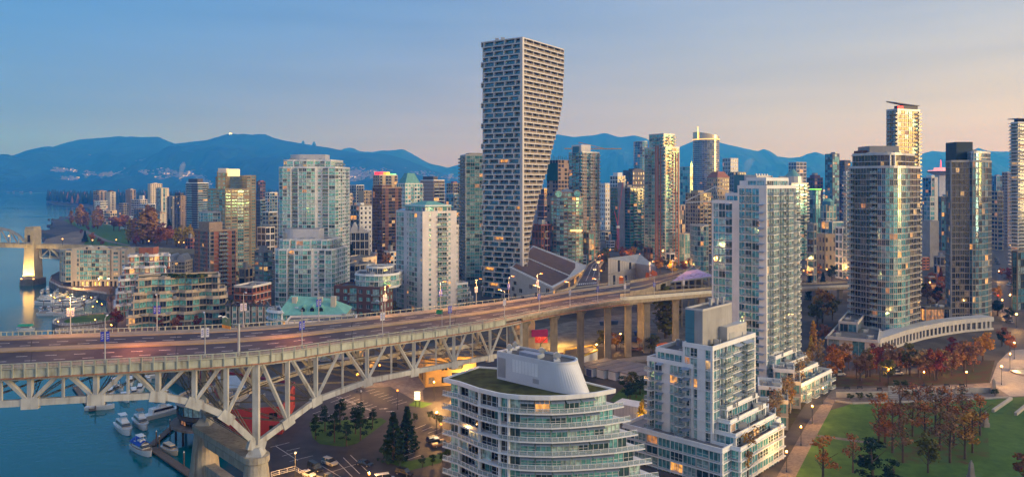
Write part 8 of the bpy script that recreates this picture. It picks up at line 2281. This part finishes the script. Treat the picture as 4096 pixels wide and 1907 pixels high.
# boats
HULLW, TEAK = mat('boat_gelcoat', (.74, .74, .73), .25, var=.05), mat('teak_deck', (.30, .20, .11), .7)
BLUEC = mat('blue_canvas', (.01, .08, .42), .8, var=.12)
def boat(label, u, v, head, L_, style='cruiser', group=None, hull=None, trim=None, name='motor_boat'):
    p = P(u, v, 0); o = root(name, p, label, 'boat', group); o.rotation_euler = (0, 0, R(head))
    hull = hull or HULLW; b = L_ * (.15 if style != 'sail' else .13); fb = L_ * .085 + .35
    def mk(nm, q, pa=None): oo = bpy.data.objects.new(nm, q.mesh(nm)); COL.objects.link(oo); oo.parent = pa or o; return oo
    q = MB(); secs = []
    for t, w, z, k in ((-.5, .86, fb, -.25), (-.3, 1, fb, -.3), (0, 1, fb * 1.03, -.3), (.25, .82, fb * 1.12, -.25), (.4, .45, fb * 1.25, -.1), (.5, .04, fb * 1.4, .25)):
        x = t * L_; secs.append([(x, -b * w * .72, k), (x, b * w * .72, k), (x, b * w, z), (x, -b * w, z)])
    q.loft(secs, hull); mk('hull', q)
    q = MB(); q.loft([[(s[3][0] * .97, s[3][1] * .9, s[3][2] + .03), (s[2][0] * .97, s[2][1] * .9, s[2][2] + .03), (s[2][0] * .97, s[2][1] * .9, s[2][2] + .06), (s[3][0] * .97, s[3][1] * .9, s[3][2] + .06)] for s in secs], TEAK if style in ('wood', 'sail') else HULLW); mk('deck', q)
    def house(x0, x1, w, z0, z1, rake, m_, nm, pa=None):
        q = MB(); q.loft([[(x0 * L_, -b * w, z0), (x1 * L_, -b * w * .8, z0), (x1 * L_, b * w * .8, z0), (x0 * L_, b * w, z0)], [(x0 * L_ + rake * .2, -b * w * .88, z1), (x1 * L_ - rake, -b * w * .68, z1), (x1 * L_ - rake, b * w * .68, z1), (x0 * L_ + rake * .2, b * w * .88, z1)]], m_); return mk(nm, q, pa)
    if style == 'sail':
        house(-.15, .2, .6, fb, fb + .5, .3, HULLW, 'cabin')
        q = MB(); q.tube((.08 * L_, 0, fb), (.08 * L_, 0, fb + L_ * 1.25), .09, .06, DARK, 6); mk('mast', q)
        q = MB(); q.tube((.08 * L_, 0, fb + 1.3), (-.38 * L_, 0, fb + 1.4), .1, .1, BLUEC if trim else HULLW, 6); mk('boom', q)
    else:
        h1 = L_ * .085 + .5
        cb = house(-.34, .22, .78, fb, fb + h1, .7, hull, 'cabin')
        house(-.3, .235, .795, fb + h1 * .42, fb + h1 * .82, .66, CGL, 'cabin_windows', cb)
        if L_ > 9:
            house(-.3, .08, .7, fb + h1, fb + h1 + .12, .1, HULLW, 'cabin_roof')
            house(-.12, .06, .55, fb + h1 + .12, fb + h1 + .8, .5, hull, 'flybridge')
            house(-.24, .03, .6, fb + h1 + 1.7, fb + h1 + 1.8, .1, trim or HULLW, 'bimini')
            q = MB()
            for sx_ in (-.22, .02):
                for sy in (-1, 1): q.tube((sx_ * L_, sy * b * .5, fb + h1), (sx_ * L_, sy * b * .5, fb + h1 + 1.7), .04, .04, GALV, 5)
            mk('bimini_frame', q)
        if style == 'wood':
            q = MB(); r3 = random.Random(4); rows = []
            for i in range(9):
                x = -.42 * L_ + .6 * L_ * i / 8; rows.append([(x, -b * 1.02, fb + 1.15 + .1 * math.sin(i * 2)), (x, -b * .5, fb + 1.75 + .15 * math.sin(i * 1.7)), (x, 0, fb + 2.15 + .12 * math.sin(i)), (x, b * .5, fb + 1.75 + .1 * math.cos(i * 2)), (x, b * 1.02, fb + 1.15)])
            q.loft(rows, BLUEC, close=False, caps=False); mk('cover', q)
            q = MB(); q.tube((.05 * L_, 0, fb + 1), (.05 * L_, 0, fb + 4.2), .06, .04, WHITE, 6); mk('mast', q)
        q = MB()
        for k in range(8):
            t = .05 + .4 * k / 7; w = lerp([(0, 1), (.25, .82), (.4, .45), (.5, .04)], t)
            for sy in (-1, 1): q.tube((t * L_, sy * b * w * .93, fb * 1.1), (t * L_, sy * b * w * .93, fb * 1.1 + .7), .025, .025, GALV, 4)
        mk('bow_rail', q)
    return o
boat('white classic motor yacht leftmost of the moored foreground boats', 496, 1722, -50, 13, trim=HULLW)
boat('white flybridge cruiser beside the classic motor yacht', 565, 1702, -52, 12.5, trim=mat('tan_canvas', (.22, .17, .12)))
boat('white motor yacht with dark canopy moored towards the bridge pier', 655, 1660, 52, 13, trim=DARK)
boat('wooden white boat under a bright blue cover', 570, 1808, -42, 11.5, 'wood')
boat('cream houseboat with flags at the foreground dock', 682, 1808, -42, 8.8, hull=mat('cream_gelcoat', (.62, .52, .36), .4), trim=mat('cream_gelcoat', (.62, .52, .36)))
for k, (u, v, hd, L_, s) in enumerate(((169, 1172, -70, 9, 'cruiser'), (191, 1171, -60, 9.5, 'cruiser'), (218, 1176, -65, 8, 'sail'), (252, 1170, 10, 11, 'cruiser'), (268, 1178, -70, 9, 'cruiser'), (289, 1176, -75, 8, 'cruiser'), (317, 1178, -80, 8.5, 'cruiser'), (366, 1180, -75, 8, 'cruiser'), (395, 1168, 5, 12, 'cruiser'), (229, 1205, -60, 10, 'cruiser'), (270, 1216, 8, 12, 'cruiser'), (291, 1203, 60, 10, 'cruiser'), (319, 1208, 65, 9, 'cruiser'), (381, 1200, -70, 8, 'cruiser'), (165, 1244, -50, 8, 'cruiser'), (194, 1240, -60, 8, 'cruiser'), (225, 1243, 60, 8, 'cruiser'), (267, 1252, 20, 8, 'cruiser'), (245, 1185, 80, 9, 'sail'), (340, 1195, 80, 8, 'cruiser'), (360, 1210, 75, 7.5, 'cruiser'), (180, 1196, 10, 9, 'cruiser'), (205, 1190, 75, 9, 'cruiser'), (300, 1222, 15, 9, 'cruiser'), (335, 1168, 70, 9, 'sail'), (410, 1172, 60, 8, 'cruiser'), (240, 1222, 10, 9, 'cruiser'), (178, 1256, 20, 8, 'cruiser'), (245, 1262, 15, 8, 'sail'), (400, 1188, 70, 8, 'cruiser'), (310, 1240, 70, 8, 'cruiser'))): boat(('white sailboat' if s == 'sail' else 'white motor boat') + ' moored in the ' + ('back row' if v < 1190 else 'middle row' if v < 1230 else 'near row') + ' of the marina', u, v, hd, L_, s, 'marina boats', name='moored_boat')
boat('largest white motor yacht at the back of the marina', 352, 1168, 8, 18)
boat('long white motor yacht with raked bow at the marina entrance', 182, 1219, 175, 15)
boat('white sailing yacht broadside at the near end of the marina', 203, 1261, 2, 14, 'sail', trim=1)
r_ = boat('small ferry with a green roof on the open water left', 101, 1322, 185, 8.5, trim=mat('green_canopy', (.02, .32, .16), .7)); 
q = MB(); q.loft([[(-3.6, -1.5, 2.5), (3.4, -1.5, 2.5), (3.4, 1.5, 2.5), (-3.6, 1.5, 2.5)], [(-3.0, -.9, 3.3), (2.8, -.9, 3.3), (2.8, .9, 3.3), (-3.0, .9, 3.3)]], mat('green_canopy', (.02, .32, .16))); oo = bpy.data.objects.new('canopy', q.mesh('canopy')); COL.objects.link(oo); oo.parent = r_
for k, (u, v, hd, s) in enumerate(((455, 1540, -60, 'cruiser'), (480, 1558, -55, 'sail'), (520, 1535, -60, 'cruiser'), (560, 1565, -70, 'cruiser'), (535, 1580, -60, 'cruiser'), (400, 1635, 10, 'cruiser'), (615, 1510, 20, 'cruiser'), (660, 1500, 30, 'cruiser'), (590, 1520, -50, 'sail'), (440, 1580, -60, 'cruiser'), (500, 1600, -50, 'cruiser'), (655, 1585, -30, 'cruiser'))): boat(('sailboat' if s == 'sail' else 'motor boat') + ' moored behind the bridge truss', u, v, hd, 9, s, 'boats behind the truss', name='moored_boat')
DOCK = mat('dock_planks', (.15, .115, .085), .85, var=.25, scale=1.5)
def dock(label, pts, w, group=None):
    A, B = P(*pts[0], .5), P(*pts[1], .5); o = root('floating_dock', A, label, 'dock', group)
    d = (B - A); n = max(2, int(d.length / 1.1)); 
    for k in range(n):
        q = MB(); q.beam(A.lerp(B, (k + .03) / n), A.lerp(B, (k + .97) / n), w, .35 + .01 * (k % 3), DOCK); q.build('plank', o)
    for k in (0.05, .5, .95):
        p = A.lerp(B, k); q = MB(); q.tube((p.x + w * .6, p.y, -1), (p.x + w * .6, p.y, 4.2), .2, .2, DOCK, 8); q.tube((p.x + w * .6, p.y, 4.2), (p.x + w * .6, p.y, 4.7), .22, .02, WHITE, 8); q.build('pile', o)
dock('timber dock in front of the houseboat running to the bottom edge', ((608, 1790), (840, 1950)), 2.2)
dock('timber dock branch behind the flybridge cruiser', ((602, 1782), (720, 1680)), 2.0)
dock('dark dock finger beyond the truss', ((372, 1640), (300, 1545)), 1.8)
for k, pts in enumerate((((150, 1188), (420, 1190)), ((160, 1226), (330, 1226)), ((160, 1250), (245, 1252)), ((330, 1225), (345, 1190)))): dock('grey floating dock between the marina boats', pts, 1.6, 'marina docks')
# park furniture
def obelisk(label, u, v, h):
    p = P(u, v, GZ + .04); o = root('stone_obelisk', p, label, 'obelisk'); st = mat('weathered_stone', (.26, .23, .20), .9, var=.2, stain=.3)
    q = MB(); q.box(p.x - .8, p.x + .8, p.y - .8, p.y + .8, GZ, GZ + 1.3, st); q.build('plinth', o)
    q = MB(); q.loft([[(p.x + a * s, p.y + b * s, z) for a, b in ((-1, -1), (1, -1), (1, 1), (-1, 1))] for s, z in ((.62, GZ + 1.3), (.34, GZ + h * .85), (.03, GZ + h))], st); q.build('shaft', o)
obelisk('stone obelisk standing on the lawn right of the grove', 3942, 1705, 4.8); obelisk('stone obelisk cut by the bottom edge', 3885, 1925, 5.2); obelisk('dark stone obelisk at the plaza edge', 3974, 1572, 5.2)
st = mat('pale_stone', (.38, .35, .31), .85, var=.15)
def wall(label, pts, h, w, name='low_wall', cat='wall'):
    o = root(name, P(*pts[0], GZ), label, cat)
    for a, b_ in zip(pts, pts[1:]):
        A, B = P(*a, GZ + h / 2), P(*b_, GZ + h / 2); n = max(1, int((B - A).length / 2.0))
        for k in range(n): q = MB(); q.beam(A.lerp(B, (k + .01) / n), A.lerp(B, (k + .99) / n), w, h - .01 * (k % 2), st); q.build('stone_block', o)
wall('pale stone wing wall stepping down onto the lawn', ((3972, 1642), (4045, 1592)), .9, .8); wall('second stone wing wall at the right edge of the lawn', ((4062, 1655), (4130, 1600)), .9, .8)
wall('long low stone kerb between terrace and lawn', ((3340, 1602), (3410, 1612), (3609, 1607), (3800, 1600), (4040, 1588)), .5, .5)
wall('brick retaining wall behind the terrace shrubs', ((3345, 1578), (3550, 1575)), 1.8, .5); wall('right brick retaining wall behind the terrace shrubs', ((3610, 1570), (3960, 1558)), 1.8, .5)
o = root('park_steps', P(3580, 1585, GZ), 'short flight of pale steps from terrace to lawn', 'steps')
for k in range(7):
    p = P(3572, 1590 - 5 * k, GZ); q = MB(); q.box(p.x - 1.6, p.x + 1.6, p.y - .3, p.y + .3, GZ, GZ + .2 + .22 * k, st); q.build('step', o)
c = P(4115, 1492, GZ + .1); o = root('round_fountain_basin', c, 'round grey basin with a stone rim on the plaza', 'fountain')
q = MB(); rg = [(c.x + 6 * math.cos(R(t)), c.y + 6 * math.sin(R(t))) for t in range(0, 360, 12)]; ri = [(c.x + 5.2 * math.cos(R(t)), c.y + 5.2 * math.sin(R(t))) for t in range(0, 360, 12)]
q.loft([[p + (GZ,) for p in rg], [p + (GZ + .7,) for p in rg], [p + (GZ + .7,) for p in ri], [p + (GZ + .2,) for p in ri]], st, caps=False); q.build('rim', o)
q = MB(); q.sheet([p + (GZ + .35,) for p in ri], mat('basin_floor', (.2, .22, .25), .3)); q.build('basin', o)
for k, (u, v) in enumerate(((3390, 1556), (3440, 1554), (3520, 1560), (3640, 1552), (3700, 1548), (3790, 1546), (3850, 1545))):
    p = P(u, v, GZ + .08); o = root('park_bench', p, 'dark park bench on the terrace walk', 'bench', 'terrace benches')
    for y in (0, .16, .32): q = MB(); q.box(p.x - .9, p.x + .9, p.y + y, p.y + y + .13, GZ + .5, GZ + .56, DARK); q.build('slat', o)
    q = MB(); q.box(p.x - .9, p.x + .9, p.y + .45, p.y + .5, GZ + .6, GZ + .95, DARK); q.build('backrest', o)
    for s in (-.8, .8): q = MB(); q.box(p.x + s - .05, p.x + s + .05, p.y, p.y + .45, GZ + .05, GZ + .5, DARK); q.build('leg', o)
# yard things under the viaduct
for k, (u, v, c_) in enumerate(((2420, 1300, (.02, .05, .16)), (2450, 1296, (.02, .06, .18)), (2560, 1340, (.03, .07, .25)), (2600, 1350, (.02, .10, .20)), (2585, 1372, (.35, .03, .03)), (2540, 1366, (.03, .05, .2)))):
    p = P(u, v, GZ); o = root('waste_container', p, 'painted steel waste container in the yard below the viaduct', 'container', 'containers in the viaduct yard'); m_ = mat('container_paint_%d' % k, c_, .6)
    q = MB(); q.loft([[(p.x - 2.4, p.y - 1, GZ + .1), (p.x + 2.4, p.y - 1, GZ + .1), (p.x + 2.4, p.y + 1, GZ + .1), (p.x - 2.4, p.y + 1, GZ + .1)], [(p.x - 2.9, p.y - 1.1, GZ + 1.9), (p.x + 2.9, p.y - 1.1, GZ + 1.9), (p.x + 2.9, p.y + 1.1, GZ + 1.9), (p.x - 2.9, p.y + 1.1, GZ + 1.9)]], m_); q.build('bin', o)
    for s in (-1.6, 0, 1.6): q = MB(); q.beam((p.x + s, p.y - 1.12, GZ + .2), (p.x + s * 1.15, p.y - 1.2, GZ + 1.85), .16, .1, m_); q.build('rib', o)
p = P(2665, 1385, GZ); q = MB(); q.loft([[(p.x + r2 * math.cos(R(t)) * 1.5, p.y + r2 * math.sin(R(t)), GZ + z2 + .15 * math.sin(t)) for t in range(0, 360, 30)] for z2, r2 in ((0, 3.2), (1.0, 2.7), (1.5, 1.0))], mat('orange_tarp', (.65, .16, .03))); tag(q.build('tarp_heap'), 'heap under an orange tarp at the yard edge', 'heap')
p = P(2172, 1415, GZ); o = root('boom_lift', p, 'green boom lift with a raised jointed arm by the columns', 'boom lift'); GB = mat('lift_green', (.02, .16, .06), .6)
q = MB(); q.box(p.x - 1.4, p.x + 1.4, p.y - 1, p.y + 1, GZ + .5, GZ + 1.5, GB); q.build('chassis', o)
for a in (-1.1, 1.1):
    for b_ in (-1, 1): q = MB(); q.tube((p.x + a, p.y + b_ - .15, GZ + .5), (p.x + a, p.y + b_ + .15, GZ + .5), .5, .5, TYRE, 12); q.build('wheel', o)
q = MB(); q.beam((p.x - .6, p.y, GZ + 1.4), (p.x - 1.2, p.y, GZ + 4.2), .35, .35, GB); q.beam((p.x - 1.2, p.y, GZ + 4.2), (p.x + 3.0, p.y, GZ + 8), .3, .3, GB); q.beam((p.x + 3, p.y, GZ + 8), (p.x + 3.4, p.y, GZ + 6.4), .2, .2, GB); q.build('arm', o)
q = MB(); q.box(p.x + 2.9, p.x + 4.0, p.y - .5, p.y + .5, GZ + 5.6, GZ + 6.4, GB); q.build('basket', o)
railing('car_park_fence', 'white fence along the bottom of the car park', [P(u, v, GZ) for u, v in ((1085, 1905), (1180, 1880), (1225, 1910))])
# steam plumes over roofs
def steam(label, u, v, Y, w, hgt):
    q = MB(); c = Q(u, v, Y); r3 = random.Random(int(u))
    sm = bpy.data.materials.get('steam')
    if not sm:
        sm = bpy.data.materials.new('steam'); sm.use_nodes = True; sm.node_tree.nodes.clear(); a = sm.node_tree.nodes.new('ShaderNodeOutputMaterial'); vv = sm.node_tree.nodes.new('ShaderNodeVolumePrincipled'); vv.inputs['Color'].default_value = (.9, .9, .92, 1); vv.inputs['Density'].default_value = .05; sm.node_tree.links.new(vv.outputs['Volume'], a.inputs['Volume'])
    rings = []
    for k in range(7):
        t = k / 6; s_ = w * (.25 + .75 * t) * (1 if k < 6 else .3); off = w * .9 * t * t
        rings.append([(c.x + off + s_ * math.cos(R(a)) * r3.uniform(.75, 1.2), c.y + s_ * math.sin(R(a)), c.z + hgt * t) for a in range(0, 360, 40)])
    q.loft(rings, sm); tag(q.build('steam'), label, 'steam', kind='stuff')
steam('white steam plume rising beside the striped tower', 722, 725, 1010, 5, 26)
steam('faint steam over the roof of the tall white tower', 2985, 700, 262, 2.2, 6)
steam('faint steam over the dark tower roof box', 3502, 585, 366, 1.2, 4)
steam('thin steam plume far behind the pyramid tower', 1795, 725, 1150, 6, 12)
# ---- things that share a label are told apart by their order in the picture
_by = {}
_w = 'first second third fourth fifth sixth seventh eighth ninth tenth eleventh twelfth thirteenth fourteenth fifteenth sixteenth seventeenth eighteenth nineteenth twentieth'.split()
_w += ['twenty-' + t for t in _w[:9]] + ['thirtieth'] + ['thirty-' + t for t in _w[:9]]
for o_ in COL.objects:
    if o_.parent is None and 'label' in o_: _by.setdefault(o_['label'], []).append(o_)
for lab_, obs_ in _by.items():
    if len(obs_) < 2: continue
    obs_.sort(key=lambda t: t.location.x / max(1.0, t.location.y))
    for k_, o_ in enumerate(obs_):
        n_ = k_ + 1
        o_['label'] = lab_ + ', %s from left' % _w[k_]
        if len(o_['label'].replace(',', '').split()) > 16: print('LONG', o_['label'])
SC.collection.children.link(COL)
